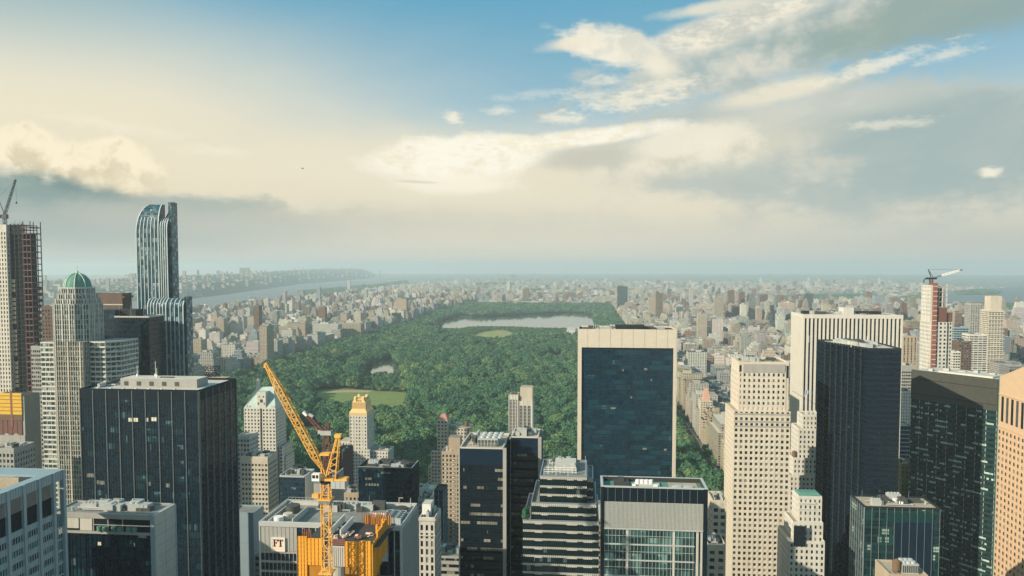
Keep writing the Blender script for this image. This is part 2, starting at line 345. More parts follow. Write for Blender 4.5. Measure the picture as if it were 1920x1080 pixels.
def windows(root, cells, seed=1, name='window'):
    """the hundred that show largest are parts of their own, the others one part"""
    if not cells: return
    rg = random.Random(seed); cells = sorted(cells, key=lambda c: c[0] ** 2 + c[1] ** 2 + (c[2] - CAMZ) ** 2)
    base = offset(root); cache = {}; rest = MB()
    for i, (x, y, z, u, n, w, h) in enumerate(cells):
        pale = rg.choice((0, 0, 0, 0, 1, 2, 2))
        if i < 100:
            key = (round(w, 2), round(h, 2), round(u[0], 2), round(u[1], 2), pale)
            if key not in cache:
                mb = MB(); mb.obox((0, 0), u, n, -w / 2, w / 2, -.06, .03, -h / 2, h / 2)
                o = mb.build(name, (M['winglass'], M['winpale'], M['winmid'])[pale]); o.parent = root; cache[key] = o
            else: o = cache[key].copy(); COL.objects.link(o)
            o.location = Vector((x, y, z)) - base
        else: rest.obox((x, y), u, n, -w / 2, w / 2, -.06, .03, z - h / 2, z + h / 2, pale)
    if rest.v: o = rest.build('window_pane', [M['winglass'], M['winpale'], M['winmid']], root); o['kind'] = 'stuff'
def part(root, name, m, f, **kw):
    mb = MB(); f(mb); return mb.build(name, m, root, **kw)
def parapet(mb, p, z, h=1.1, t=.4, m=0):
    n = len(p); cx = sum(a[0] for a in p) / n; cy = sum(a[1] for a in p) / n
    for i in range(n):
        a, b = p[i], p[(i + 1) % n]; L = math.hypot(b[0] - a[0], b[1] - a[1]); u = ((b[0] - a[0]) / L, (b[1] - a[1]) / L); nn = (u[1], -u[0])
        mb.obox(a, u, nn, -.003 * i, L - t, -t, .06 + .003 * i, z - .3, z + h + .003 * i, m)
def roof_kit(root, x0, x1, y0, y1, z, seed, n=6, pale=True, pipes=True):
    rg = random.Random(seed); W, D = x1 - x0, y1 - y0; n = round(n * 1.5)
    for k in range(n):
        w = rg.uniform(.08, .22) * W; d = rg.uniform(.15, .35) * D; h = rg.uniform(1.2, 3.2)
        x = x0 + rg.uniform(.03, .97) * (W - w); y = y0 + rg.uniform(.05, .95) * (D - d); mb = MB()
        mb.box(x, x + w, y, y + d, z - .1, z + h)
        if rg.random() < .6:
            for q in range(rg.randint(1, 4)): mb.cyl(x + w * (q + .5) / 4, y + d / 2, z + h - .01, z + h + .5, min(w / 9, d / 3), 10)
        mb.build(rg.choice(['air_handler', 'rooftop_unit', 'cooling_unit']), M['plant' if (rg.random() < .6) == pale else 'plant_dark'], root)
    for k in range(5):
        x, y, q = x0 + rg.uniform(.04, .96) * W, y0 + rg.uniform(.06, .94) * D, rg.uniform(.2, .5); part(root, 'roof_vent', M[rg.choice(['pale_metal', 'plant_dark', 'plant'])], lambda mb: (mb.cyl(x, y, z - .1, z + 1.1, q, 8), mb.cyl(x, y, z + 1.08, z + 1.4, q * 1.5, 8)))
    if pipes:
        mb = MB()
        for k in range(5):
            y = y0 + rg.uniform(.1, .9) * D; xa = x0 + rg.uniform(.05, .4) * W; xb = xa + rg.uniform(.2, .5) * W
            mb.bar((xa, y, z + .6), (xb, y, z + .6), .25, 0, 6); mb.bar((xb, y, z + .6), (xb, y + rg.uniform(1, .3 * D), z + .6), .2, 0, 6); mb.bar((xb, y, z - .05), (xb, y, z + .75), .2, 0, 6)
        mb.build('duct', M['plant'], root)
        for k in range(3):
            mb = MB(); x, y = x0 + rg.uniform(.05, .95) * W, y0 + rg.uniform(.1, .9) * D; mb.bar((x, y, z - .1), (x, y, z + rg.uniform(3, 6)), .08); mb.build('mast', M['grey_metal'], root)
def tower(name, label, cat, L, Rr, top, Y, depth, wall, roof, par=1.1, parm=None, z0=0, group=None):
    x0, z = S(L, top, Y); x1, _ = S(Rr, top, Y); root = thing(name, label, cat, ((x0 + x1) / 2, Y + depth / 2, 0), group)
    p = rect(x0, x1, Y, Y + depth)
    part(root, 'wall', [wall, roof], lambda mb: mb.prism(p, z0, z - .2, 0, 1))
    if par: part(root, 'parapet', parm or wall, lambda mb: parapet(mb, p, z - .2, par))
    return root, x0, x1, z, p
def grid_tower(name, label, cat, L, Rr, top, Y, depth, wallm, roof, bay, floor, pw, sh, par=2.5, pd=.3, seed=1, group=None, kit=4):
    root, x0, x1, z, p = tower(name, label, cat, L, Rr, top, Y, depth, wallm, roof, .9, group=group)
    cells, a, b = [], MB(), MB(); skin(p, 0, z - .25, bay, floor, pw, sh, pd, pd - .06, a, b, cells, par)
    a.build('pier_cladding', wallm, root); b.build('spandrel_cladding', wallm, root); windows(root, cells, seed)
    if kit: roof_kit(root, x0 + 1, x1 - 1, Y + 1, Y + depth - 1, z - .2, seed, kit)
    return root, x0, x1, z, p
def tank(root, x, y, z, r=2.0, h=3.5, leg=2.0):
    o = part(root, 'water_tank', M['timber'], lambda mb: (mb.cyl(x, y, z + leg, z + leg + h, r, 12), mb.cyl(x, y, z + leg + h, z + leg + h + r * .6, r * 1.08, 12, 0, .1)))
    for dx in (-.6, .6):
        for dy in (-.6, .6): part(o, 'leg', M['dark_metal'], lambda mb: mb.bar((x + dx * r, y + dy * r, z - .1), (x + dx * r, y + dy * r, z + leg + .05), .12))
    return o
# ------------------------------------------------------------------ the big black tower at the left
def h_black():
    r, x0, x1, z, p = tower('office_tower', 'big black glass office tower with thin silver fins and a pale flat roof with penthouse', 'tower', 150, 372, 731, 345, 39, GL['navy'], M['roof_pale'], 1.0, M['black_metal'])
    a, b, c = MB(), MB(), MB()
    skin(p, 0, z, (x1 - x0) / 45, 3.8, .10, 0, .12, 0, a, b); a.build('dark_mullion', M['black_metal'], r)
    skin(p, 0, z, (x1 - x0) / 9, 3.8, .2, 0, .5, 0, c, b); c.build('silver_fin', M['grey_metal'], r)
    part(r, 'top_band', M['black_metal'], lambda mb: [mb.obox(a_, u, n, .01, L - .01, -.1, .28 + .004 * i, z - 4.2, z + .05) for i, a_, u, n, L in edges(p)])
    px0, px1 = S(228, 715, 358)[0], S(371, 715, 358)[0]
    ph = part(r, 'penthouse', [M['concrete'], M['roof_pale']], lambda mb: mb.box(px0, px1, 357, 368, z - .3, z + 4.0, 0, 1))
    part(ph, 'roof_hatch', M['dark_metal'], lambda mb: mb.box(px0 + 18, px0 + 25, 361, 362.3, z + 3.9, z + 4.4))
    [part(ph, 'vent_grille', M['plant_dark'], lambda mb: mb.box(px0 + 2 + k * 6.5, px0 + 4 + k * 6.5, 356.8, 357.1, z + .6, z + 2.6)) for k in range(5)]
    for dx, dy, h in ((4, 8, 5), (13, 9, 7), (16, 5, 4)): part(ph, 'antenna', M['white'], lambda mb: (mb.bar((px0 + dx, 357 + dy, z + 3.9), (px0 + dx, 357 + dy, z + 4.5 + h), .1), mb.cyl(px0 + dx, 357 + dy, z + 3.9, z + 5.2, .5, 8)))
    for k in range(7):
        x = x0 + 7 + k * 6.4
        part(r, 'window_cleaning_davit', M['white'], lambda mb: (mb.box(x, x + .9, 347, 348.4, z - .3, z + 1.0), mb.bar((x + .4, 347.6, z + .9), (x + .4, 345.2, z + 1.9), .09)))
    roof_kit(r, x0 + 2, px0 - 1, 350, 382, z - .2, 4, 3)
    # lit rooms on the upper floors
    for a_, b_, py in ((241, 247, 787), (249, 259, 787), (273, 278, 787), (284, 294, 786), (181, 186, 904), (187, 196, 905), (163, 176, 891), (278, 283, 907), (311, 318, 910)):
        X0, Z = S(a_, py, 345); X1, _ = S(b_, py, 345)
        part(r, 'lit_window', M['lit'] if py < 800 else M['winpale'], lambda mb: mb.box(X0, X1, 344.93, 345.05, Z - .9, Z + .9))
h_black()
# ------------------------------------------------------------------ blue-grey framed tower, its east face running out of the picture
def h_frame():
    xe, z = S(120, 879, 235); w = 46; y0, y1 = 120, 235; p = rect(xe - w, xe, y0, y1)
    r = thing('framed_office_tower', 'blue-grey steel framed office tower with tall columns and a sunken rooftop plant deck', 'tower', (xe - w / 2, 180, 0))
    part(r, 'wall', [GL['teal'], M['roof_dark']], lambda mb: mb.prism(rect(xe - w, xe - .6, y0, y1 - 5.6), 0, z - 4.5, 0, 1))
    part(r, 'corner_bay', [GL['teal'], M['roof_grey']], lambda mb: mb.prism(rect(xe - w, xe - .6, y1 - 5.6, y1 - .3), 0, z - 15, 0, 1))
    ys = [235 - .6, 229.6] + [229.6 - 6.6 * k for k in range(1, 16)]
    part(r, 'column', M['steel_blue'], lambda mb: [mb.box(xe - .9, xe + .55, y - .55, y + .55, 60, z) for y in ys])
    part(r, 'top_fascia', M['steel_blue'], lambda mb: (mb.box(xe - .7, xe + .25, y0, y1 - 1.2, z - 3.2, z - .03), mb.box(xe - w, xe - .7, y1 - .9, y1 - .1, z - 1.5, z - .05), mb.box(xe - 3.2, xe - .7, y0, y1 - .9, z - .7, z - .06), mb.box(xe - w, xe - 3.2, y1 - 8, y1 - .9, z - .7, z - .08)))
    part(r, 'fascia_trim', M['grey_metal'], lambda mb: [mb.box(xe + .2, xe + .33, ys[k + 1] + 1 + q * 1.1, ys[k + 1] + 1.12 + q * 1.1, z - 3.1, z - .1) for k in range(12) for q in range(5 if k else 4)])
    part(r, 'louvre_panel', M['concrete'], lambda mb: [mb.box(xe - .58, xe - .1, ys[k + 1] + .56, ys[k] - .56, z - 7.6, z - 3.25) for k in range(1, 13)])
    part(r, 'louvre_slat', M['plant_dark'], lambda mb: [mb.box(xe - .12, xe - .02, ys[k + 1] + .7 + q * .42, ys[k + 1] + .82 + q * .42, z - 7.5, z - 3.3) for k in range(1, 13) for q in range(12)])
    part(r, 'plant_opening', M['black_metal'], lambda mb: [mb.box(xe - .59, xe - .4, ys[k + 1] + .56, ys[k] - .56, z - 13.2, z - 7.65) for k in range(1, 13)])
    def span(mb):
        for f in range(14):
            for k in range(1, 13): mb.box(xe - .58, xe - .15, ys[k + 1] + .56, ys[k] - .56, z - 15.2 - f * 3.9, z - 13.3 - f * 3.9)
    part(r, 'spandrel_panel', M['steel_blue'], span)
    part(r, 'mullion', M['silver'], lambda mb: [mb.box(xe - .2, xe - .02, ys[k + 1] + .7 + q * 1.05, ys[k + 1] + .8 + q * 1.05, z - 70, z - 13.4) for k in range(1, 13) for q in range(6)])
    part(r, 'corner_mullion', M['silver'], lambda mb: ([mb.box(xe - .62, xe - .5, 230.3 + q * .9, 230.4 + q * .9, z - 75, z - 15) for q in range(5)], [mb.box(xe - .62, xe - .3, 230, 234, z - 19 - f * 3.9, z - 18.7 - f * 3.9) for f in range(13)]))
    for (k, f) in ((2, 1), (1, 1)):
        for q in (0, 1, 3)[: (3 if k == 1 else 2)]: part(r, 'lit_window', M['lit'], lambda mb: mb.box(xe - .61, xe - .55, ys[k + 1] + .8 + q, ys[k + 1] + 1.6 + q, z - 19.0, z - 17.4))
    [part(r, 'lit_window', M['lit'], lambda mb: mb.box(xe - .6, xe - .5, 230.4 + q * .9, 231.1 + q * .9, z - 21, z - 19.3)) for q in (0, 2, 3)]
    part(r, 'screen_wall', M['roof_tan'], lambda mb: (mb.box(xe - w, xe - 9, y1 - 9, y1 - 8.4, z - 5, z - .8)))
    part(r, 'roof_edge', M['timber'], lambda mb: mb.box(xe - 3.4, xe - 3.0, y0, y1 - 8, z - 5, z - .75))
    roof_kit(r, xe - w + 2, xe - 5, 190, 225, z - 4.6, 12, 10, False)
h_frame()
# ------------------------------------------------------------------ dark slab with a blank concrete end wall
def h_slab():
    r, x0, x1, z, p = tower('slab_office_block', 'dark glass slab with bare concrete end wall and a roof crowded with pipes', 'office block', 96, 285, 961, 262, 14, GL['navy'], M['roof_grey'], .5, M['concrete'])
    part(r, 'end_wall', M['pale_concrete'], lambda mb: mb.box(x1 - .02, x1 + 1.0, 262.2, 275.8, 0, z + .2))
    part(r, 'panel_joint', M['plant_dark'], lambda mb: ([mb.box(x1 + .98, x1 + 1.02, 262.4, 275.6, z - 4 - k * 4, z - 3.93 - k * 4) for k in range(12)], mb.box(x1 + .98, x1 + 1.015, 268.9, 269, z - 50, z - .2)))
    part(r, 'corner_post', M['steel_blue'], lambda mb: (mb.box(x1 - .6, x1 + .9, 261.6, 262.15, 0, z - .1), mb.box(x1 + .2, x1 + 1.2, 275.85, 276.4, 0, z)))
    part(r, 'top_fascia', M['concrete'], lambda mb: mb.box(x0, x1 - .7, 261.5, 262.1, z - 1.5, z + .35))
    part(r, 'plant_floor', M['black_metal'], lambda mb: mb.box(x0, x1 - .7, 261.85, 262.05, z - 6.2, z - 1.55))
    part(r, 'sill_band', M['concrete'], lambda mb: mb.box(x0, x1 - .7, 261.6, 262.1, z - 7.2, z - 6.25))
    xa = S(127, 975, 262)[0]
    part(r, 'louvre_panel', M['pale_concrete'], lambda mb: (mb.box(xa, xa + 4.4, 261.7, 261.9, z - 5.4, z - 1.6), mb.box(xa + 4.9, xa + 9.6, 261.7, 261.9, z - 6.1, z - 1.6)))
    for k in range(3):
        for q in range(2): part(r, 'cooling_drum', M['copper'], lambda mb: mb.cyl(xa + 12.5 + k * 5.6 + q * 2.2, 261.6, z - 6 , z - 4.3, .9, 12))
        part(r, 'steel_post', M['concrete'], lambda mb: mb.box(xa + 10.1 + k * 5.6, xa + 10.4 + k * 5.6, 261.55, 261.9, z - 6.2, z - 1.5))
    part(r, 'steel_rail', M['concrete'], lambda mb: mb.box(xa + 10.3, x1 - .7, 261.4, 261.52, z - 3.9, z - 3.6))
    a, b = MB(), MB(); skin(p, 0, z - 7.3, 1.55, 3.8, .12, 0, .2, 0, a, b, only=(0,)); a.build('dark_mullion', M['black_metal'], r)
    a = MB(); skin(p, 0, z - 7.3, 6.2, 3.8, .4, 0, .35, 0, a, b, only=(0,)); a.build('pier', M['black_metal'], r)
    for px, py, w in ((260, 1005, 3.0), (184, 1019, 1.6), (252, 1021, .6)):
        X, Z = S(px, py, 262); part(r, 'lit_window', M['lit'] if py > 1010 else M['steel_blue'], lambda mb: mb.box(X, X + w, 261.8, 261.95, Z - .6, Z + .6))
    roof_kit(r, x0 + 3, x1 - 1, 263.5, 274.5, z - .2, 21, 9)
h_slab()
# ------------------------------------------------------------------ domed tower
def octo(cx, cy, rx, ry, k=.5): return [(cx - rx * k, cy - ry), (cx + rx * k, cy - ry), (cx + rx, cy - ry * k), (cx + rx, cy + ry * k), (cx + rx * k, cy + ry), (cx - rx * k, cy + ry), (cx - rx, cy + ry * k), (cx - rx, cy - ry * k)]
def h_dome():
    Y = 480; cx, _ = S(146, 560, Y + 14); cy = Y + 14
    r = thing('domed_tower', 'cream stone apartment tower topped by a ribbed green copper dome', 'tower', (cx, cy, 0))
    zs = [S(146, py, Y)[1] for py in (540, 551, 561, 570, 640)]
    f = 480 / FPX
    def tier(poly, z0, z1, nm, bay=1.7, sh=.55):
        part(r, nm, [GL['spire'], M['roof_grey']], lambda mb: mb.prism(poly, z0, z1, 0, 1))
        a, b = MB(), MB(); skin(poly, z0, z1, bay, 3.3, .32, sh, .4, .18, a, b, fat=(3, 2.4), par=.9)
        a.build('pier_cladding', M['pale_stone'], r); b.build('spandrel_cladding', M['concrete'], r)
    tier(octo(cx, cy, 38 * f, 14, .55), 0, zs[3], 'shaft')
    tier(octo(cx, cy, 34 * f, 12.5, .6), zs[3], zs[2], 'upper_shaft'); tier(octo(cx, cy, 30 * f, 11, .6), zs[2], zs[1], 'stepped_shaft'); tier(octo(cx, cy, 26.5 * f, 9.5, .55), zs[1], zs[0], 'lantern')
    def dome(mb):
        n, ms, rr, hh = 24, 8, 8.3, 9.6
        ring = lambda t: [(cx + rr * math.cos(t) * math.cos(2 * math.pi * k / n), cy + rr * math.cos(t) * math.sin(2 * math.pi * k / n), zs[0] + hh * math.sin(t)) for k in range(n)]
        for i in range(ms):
            a, b = ring(i / ms * 1.5), ring((i + 1) / ms * 1.5)
            for k in range(n): mb.poly([a[k], a[(k + 1) % n], b[(k + 1) % n], b[k]])
    d = part(r, 'dome', M['copper'], dome, smooth=True)
    for k in range(8):
        t0 = 2 * math.pi * (k + .5) / 8
        part(d, 'rib', M['copper_pale'], lambda mb: [mb.bar(*[(cx + 8.5 * math.cos(t) * math.cos(t0), cy + 8.5 * math.cos(t) * math.sin(t0), zs[0] + 9.8 * math.sin(t)) for t in (i * .2, i * .2 + .21)], .42) for i in range(8)])
    part(r, 'finial', M['copper_pale'], lambda mb: (mb.cyl(cx, cy, zs[0] + 9.4, zs[0] + 11.2, 1.3, 10, 0, .7), mb.bar((cx, cy, zs[0] + 11), (cx, cy, zs[0] + 15), .14)))
    part(r, 'dome_cornice', M['pale_stone'], lambda mb: mb.prism(octo(cx, cy, 27.5 * f, 9.9, .55), zs[0] - .6, zs[0] + .15, 0, None, True))
    # lower wings
    for L_, R_, top, y, dp, nm in ((76, 108, 641, 486, 26, 'west_wing'), (168, 216, 640, 484, 26, 'east_wing')):
        xa, xb, z = S(L_, top, y)[0], S(R_, top, y)[0], S(L_, top, y)[1]; p = rect(xa, xb, y, y + dp)
        if nm == 'east_wing': p = [(xa, y), (xb - 7, y), (xb, y + 6), (xb, y + dp), (xa, y + dp)]
        o = part(r, 'wing', [GL['spire'], M['roof_grey']], lambda mb: mb.prism(p, 0, z, 0, 1)); a, b = MB(), MB(); skin(p, 0, z, 3.4, 3.3, .3, 1.15, .22, .35, a, b, par=1)
        a.build('pier_cladding', M['pale_stone'], r); b.build('balcony_band', M['pale_stone'], r)
    xa, xb = S(108, 700, 478)[0], S(158, 700, 478)[0]
    p = rect(xa, xb, 477, 500); z = zs[4]
    part(r, 'base_block', [GL['spire'], M['roof_grey']], lambda mb: mb.prism(p, 0, z, 0, 1)); a, b = MB(), MB(); skin(p, 0, z, 1.75, 3.3, .3, .6, .4, .2, a, b, fat=(5, 3)); a.build('pier_cladding', M['cream'], r); b.build('spandrel_cladding', M['concrete'], r)
h_dome()
# ------------------------------------------------------------------ dark towers behind the dome
def h_behind_dome():
    r, x0, x1, z, p = tower('brown_slab_tower', 'dark brown brick slab tower with two pale string courses, just behind the domed tower', 'tower', 168, 229, 551, 560, 12, M['brown'], M['roof_dark'], .6)
    part(r, 'string_course', M['pale_concrete'], lambda mb: [mb.box(x0 - .1, x1 + .4, 559.6, 560.05, S(190, py, 560)[1] - .4, S(190, py, 560)[1] + .4) for py in (571, 580)])
    part(r, 'end_wall', M['brown'], lambda mb: mb.box(x1, x1 + .5, 560.5, 571.5, 100, z + .5)); part(r, 'cornice', M['brown'], lambda mb: mb.box(x1 - .1, x1 + 1.6, 560.1, 572.1, z - 3, z - 1.5))
    r, x0, x1, z, p = tower('black_wedge_tower', 'black glass apartment tower with pale roof rim between the dome and the curved-top skyscraper', 'tower', 214, 279, 594, 530, 20, GL['navy'], M['roof_pale'], .8, M['pale_concrete'])
    a, b = MB(), MB(); skin(p, 0, z, 1.6, 3.3, .1, .3, .12, .08, a, b); a.build('dark_mullion', M['black_metal'], r); b.build('dark_spandrel', M['black_metal'], r)
    part(r, 'shoulder', [GL['navy'], M['roof_dark']], lambda mb: mb.box(S(178, 600, 531)[0], x0, 531, 549, 0, S(200, 581, 531)[1], 0, 1)); part(r, 'penthouse', M['dark_metal'], lambda mb: mb.box(x0 + 1, x0 + 13, 536, 547, z - .3, z + 5))
    for q in (2, 11, 21): part(r, 'mast', M['grey_metal'], lambda mb: mb.bar((x0 + q, 533, z - .3), (x0 + q, 533, z + 8), .12))
    grid_tower('grey_brick_slab', 'grey-brown brick slab seen left of the domed tower against the river', 'apartment block', 78, 106, 575, 640, 20, M['brown'], M['roof_grey'], 2.6, 3.3, 1.4, 1.7, seed=5)
    grid_tower('dark_banded_block', 'dark banded block squeezed between the construction tower and the domed tower', 'office block', 58, 80, 650, 575, 20, M['concrete'], M['roof_pale'], 1.8, 3.4, .4, 1.5, seed=6)
h_behind_dome()
# ------------------------------------------------------------------ curved-top skyscraper
def h_curve():
    r = thing('curved_top_skyscraper', 'tallest glass skyscraper with silver vertical stripes and a roof curving down like a wave', 'skyscraper', (S(300, 500, 600)[0], 602, 0))
    def shape(xa, xb, Y, zf, zt, dp, cnt, nm, z0=0, darktop=True, lean=0.0):
        prof = [(Y, z0, 0), (Y, zf, 0)] + [(Y + dp * (1 - math.cos(t * math.pi / 16)), zf + (zt - zf) * math.sin(t * math.pi / 16), lean * (1 - math.cos(t * math.pi / 16))) for t in range(1, 9)]
        yb = Y + dp + 3; n = len(prof)
        def body(mb):
            u = 0
            for i in range(n - 1):
                (a0, a1, l0), (b0, b1, l1) = prof[i], prof[i + 1]; l = math.hypot(b0 - a0, b1 - a1); w = xb - xa
                mb.poly([(xa + l0, a0, a1), (xb, a0, a1), (xb, b0, b1), (xa + l1, b0, b1)], 0, [(l0, u), (w, u), (w, u + l), (l1, u + l)]); u += l
            mb.poly([(xa + lean, *prof[-1][:2]), (xb, *prof[-1][:2]), (xb, yb, zt), (xa + lean, yb, zt)], 1)
            east = [(xb, p[0], p[1]) for p in prof] + [(xb, yb, zt), (xb, yb, z0)]; mb.poly(east, 2, [(p[1], p[2]) for p in east])
            for i in range(n - 1): mb.poly([(xa + prof[i][2], prof[i][0], prof[i][1]), (xa + prof[i + 1][2], prof[i + 1][0], prof[i + 1][1]), (xa + prof[i + 1][2], yb, prof[i + 1][1]), (xa + prof[i][2], yb, prof[i][1])], 2)
            mb.poly([(xb, yb, z0), (xa, yb, z0), (xa, yb, zf), (xa + lean, yb, zt), (xb, yb, zt)], 2)
        part(r, nm, [GL['one57'], M['roof_dark'], GL['blue']], body)
        def ribs(mb):
            for k in range(cnt + 1):
                w = .6 if k % cnt else .8
                for i in range(n - 1 if (not darktop or k % cnt == 0) else 4):
                    (a0, a1, l0), (b0, b1, l1) = prof[i], prof[i + 1]; l = math.hypot(b0 - a0, b1 - a1); nx, nz = -(b1 - a1) / l * .35, (b0 - a0) / l * .35
                    xo = xa + l0 + (xb - xa - l0) * k / cnt; xp = xa + l1 + (xb - xa - l1) * k / cnt
                    mb.poly([(xo - w / 2, a0 + nx, a1 + nz), (xo + w / 2, a0 + nx, a1 + nz), (xp + w / 2, b0 + nx, b1 + nz), (xp - w / 2, b0 + nx, b1 + nz)])
                    mb.poly([(xo + w / 2, a0 + nx, a1 + nz), (xo + w / 2, a0, a1), (xp + w / 2, b0, b1), (xp + w / 2, b0 + nx, b1 + nz)]); mb.poly([(xo - w / 2, a0, a1), (xo - w / 2, a0 + nx, a1 + nz), (xp - w / 2, b0 + nx, b1 + nz), (xp - w / 2, b0, b1)])
        part(r, 'silver_rib', M['silver'], ribs)
    x = lambda px, Y, py=500: S(px, py, Y)[0]; z = lambda py, Y: S(290, py, Y)[1]
    shape(x(257, 590), x(298, 590), 590, z(437, 590), z(382, 590), 8, 6, 'west_bay', lean=9.5)
    shape(x(298, 590) + .02, x(314, 590), 590.2, z(430, 590), z(408, 590), 6, 4, 'middle_bay', darktop=False)
    part(r, 'east_fin', [GL['one57'], M['dark_metal']], lambda mb: mb.box(x(314, 590) + .02, x(320, 590), 593, 602, 0, z(380, 596), 0, 1))
    part(r, 'fin_panel', M['steel_blue'], lambda mb: [mb.box(x(320, 590), x(320, 590) + .12, 593.6 + (k * 7 % 3) * 2.7, 595.9 + (k * 7 % 3) * 2.7, 130 + k * 3.5, 132.4 + k * 3.5) for k in range(44)])
    part(r, 'roof_truss', M['dark_metal'], lambda mb: (mb.bar((x(298, 590), 597, z(420, 590)), (x(316, 590), 601, z(377, 590)), .6), mb.bar((x(303, 590), 597, z(412, 590)), (x(318, 590), 601, z(383, 590)), .4), mb.bar((x(309, 590), 600, z(408, 590)), (x(309, 590), 600, z(381, 590)), .4)))
    shape(x(275, 560), x(309, 560), 560, z(577, 560), z(560, 560), 6, 6, 'lower_west_bay', darktop=False)
    shape(x(309, 560) + .02, x(341, 560), 560.3, z(577, 560), z(560, 560), 6, 4, 'lower_east_bay', darktop=False)
    part(r, 'lower_east_side', [GL['one57'], M['roof_dark']], lambda mb: mb.box(x(341, 560) + .02, x(345, 560), 562, 571, 0, z(556, 566), 0, 1))
    part(r, 'fin_panel', M['steel_blue'], lambda mb: [mb.box(x(345, 560), x(345, 560) + .12, 562.5 + (k * 7 % 3) * 2.7, 564.8 + (k * 7 % 3) * 2.7, 100 + k * 3.5, 102.4 + k * 3.5) for k in range(34)])
h_curve()
# ------------------------------------------------------------------ limestone tower under construction, far left
def h_construct_left():
    Y = 660; z = S(10, 421, Y)[1]; f = Y / FPX; X = lambda px: S(px, 500, Y)[0]
    r = thing('unfinished_limestone_tower', 'unfinished limestone tower with open dark floors and a reddish hoist scaffold at its edge', 'tower', (X(20), Y + 10, 0))
    p = rect(X(-50), X(14), Y, Y + 24)
    part(r, 'wall', [M['pale_stone'], M['roof_grey']], lambda mb: mb.prism(p, 0, z, 0, 1)); cells, a, b = [], MB(), MB(); skin(p, 0, z - 6, 2.9, 4.0, 1.5, 1.6, .4, .3, a, b, cells, 1)
    a.build('pier_cladding', M['limestone'], r); b.build('spandrel_cladding', M['limestone'], r); windows(r, cells, 3)
    part(r, 'floor_slab', M['dark_metal'], lambda mb: [mb.box(X(14), X(40), Y + 3, Y + 22, z - k * 4.2 - .5, z - k * 4.2) for k in range(56)])
    part(r, 'dark_core', [M['black_metal'], M['roof_grey']], lambda mb: mb.box(X(14.5), X(39), Y + 5, Y + 21, 0, z - 9, 0, 1))
    part(r, 'frame_column', M['dark_metal'], lambda mb: [mb.box(X(q) - .35, X(q) + .35, Y + 3.2, Y + 3.9, 0, z + 1) for q in (17, 24, 31, 38)])
    part(r, 'panel_cladding', M['tan'], lambda mb: [mb.box(X(15), X(22.5), Y + 2.7, Y + 3.1, z - 50 - k * 4.2 - 3, z - 50 - k * 4.2) for k in range(40) if k % 7 != 3])
    part(r, 'hoist_floor', M['rust'], lambda mb: [mb.box(X(40), X(55.5), Y + 2, Y + 16, z - 2 - k * 5.6 - .9, z - 2 - k * 5.6) for k in range(44)])
    part(r, 'hoist_mesh', M['maroon'], lambda mb: [mb.box(X(44) + (k % 3) * .3, X(55), Y + 15, Y + 15.3, z - 60 - k * 5.6, z - 57 - k * 5.6) for k in range(36)])
    part(r, 'hoist_post', M['maroon'], lambda mb: [mb.box(X(q) - .3, X(q) + .3, Y + yy, Y + yy + .6, 0, z + h) for q, h in ((42, 3), (48.5, 0), (55.6, 3)) for yy in (1.9, 15.5)])
    part(r, 'rebar', M['rust'], lambda mb: [mb.bar((X(16 + k * 2.6), Y + 5, z - .2), (X(16 + k * 2.6), Y + 5, z + 1 + (k * 5 % 4)), .12) for k in range(10)])
    # luffing crane on top
    c = thing('dark_luffing_crane', 'dark luffing crane standing on the unfinished limestone tower', 'crane', (X(3), Y + 6, z))
    part(c, 'mast', M['dark_metal'], lambda mb: lattice(mb, (X(3), Y + 6, z - 2), (X(3), Y + 6, S(3, 408, Y)[1]), 2.2, 2.2, .22, 3))
    part(c, 'cab', M['plant_dark'], lambda mb: mb.box(X(-2), X(8), Y + 4.6, Y + 7.4, S(3, 409, Y)[1], S(3, 401, Y)[1])); part(c, 'counterweight', M['dark_metal'], lambda mb: mb.box(X(-16), X(-4), Y + 4.8, Y + 7.2, S(3, 408, Y)[1], S(3, 402, Y)[1]))
    j0, j1 = (X(3), Y + 6, S(3, 402, Y)[1]), (X(26), Y + 6, S(26, 335, Y)[1])
    part(c, 'jib', M['dark_metal'], lambda mb: lattice(mb, j0, j1, 1.8, 1.0, .2, 12)); part(c, 'back_frame', M['dark_metal'], lambda mb: (mb.bar(j0, (X(-8), Y + 6, S(0, 370, Y)[1]), .3), mb.bar((X(-14), Y + 6, S(0, 404, Y)[1]), (X(-8), Y + 6, S(0, 370, Y)[1]), .3)))
    part(c, 'hoist_rope', M['dark_metal'], lambda mb: (mb.bar((X(-8), Y + 6, S(0, 370, Y)[1]), j1, .07), mb.bar(j1, (X(26), Y + 6, S(26, 378, Y)[1]), .07)))
    part(c, 'hook_block', M['dark_metal'], lambda mb: mb.box(X(26) - .5, X(26) + .5, Y + 5.6, Y + 6.4, S(26, 381, Y)[1], S(26, 377, Y)[1]))
def lattice(mb, a, b, w0, w1, t, n, m=0, tip=None):
    a, b = Vector(a), Vector(b); d = (b - a).normalized(); sx = d.cross(Vector((0, 1, 0)))
    sx = sx.normalized() if sx.length > .1 else Vector((1, 0, 0)); sy = d.cross(sx)
    def ring(k):
        f = k / n; w = w0 + (w1 - w0) * f
        if tip is not None: w = w0 * min(1, .25 + f * 6) if f < .13 else (w0 if f < .75 else w0 + (w1 - w0) * (f - .75) / .25)
        c = a + (b - a) * f; return [c + sx * sgx * w / 2 + sy * sgy * w / 2 for sgx, sgy in ((-1, -1), (1, -1), (1, 1), (-1, 1))]
    for k in range(n):
        p, q = ring(k), ring(k + 1)
        for i in range(4):
            j = (i + 1) % 4; mb.bar(p[i], q[i], t, m); mb.bar(p[i], p[j], t * .6, m); mb.bar(p[i] if k % 2 else p[j], q[j] if k % 2 else q[i], t * .6, m)
h_construct_left()
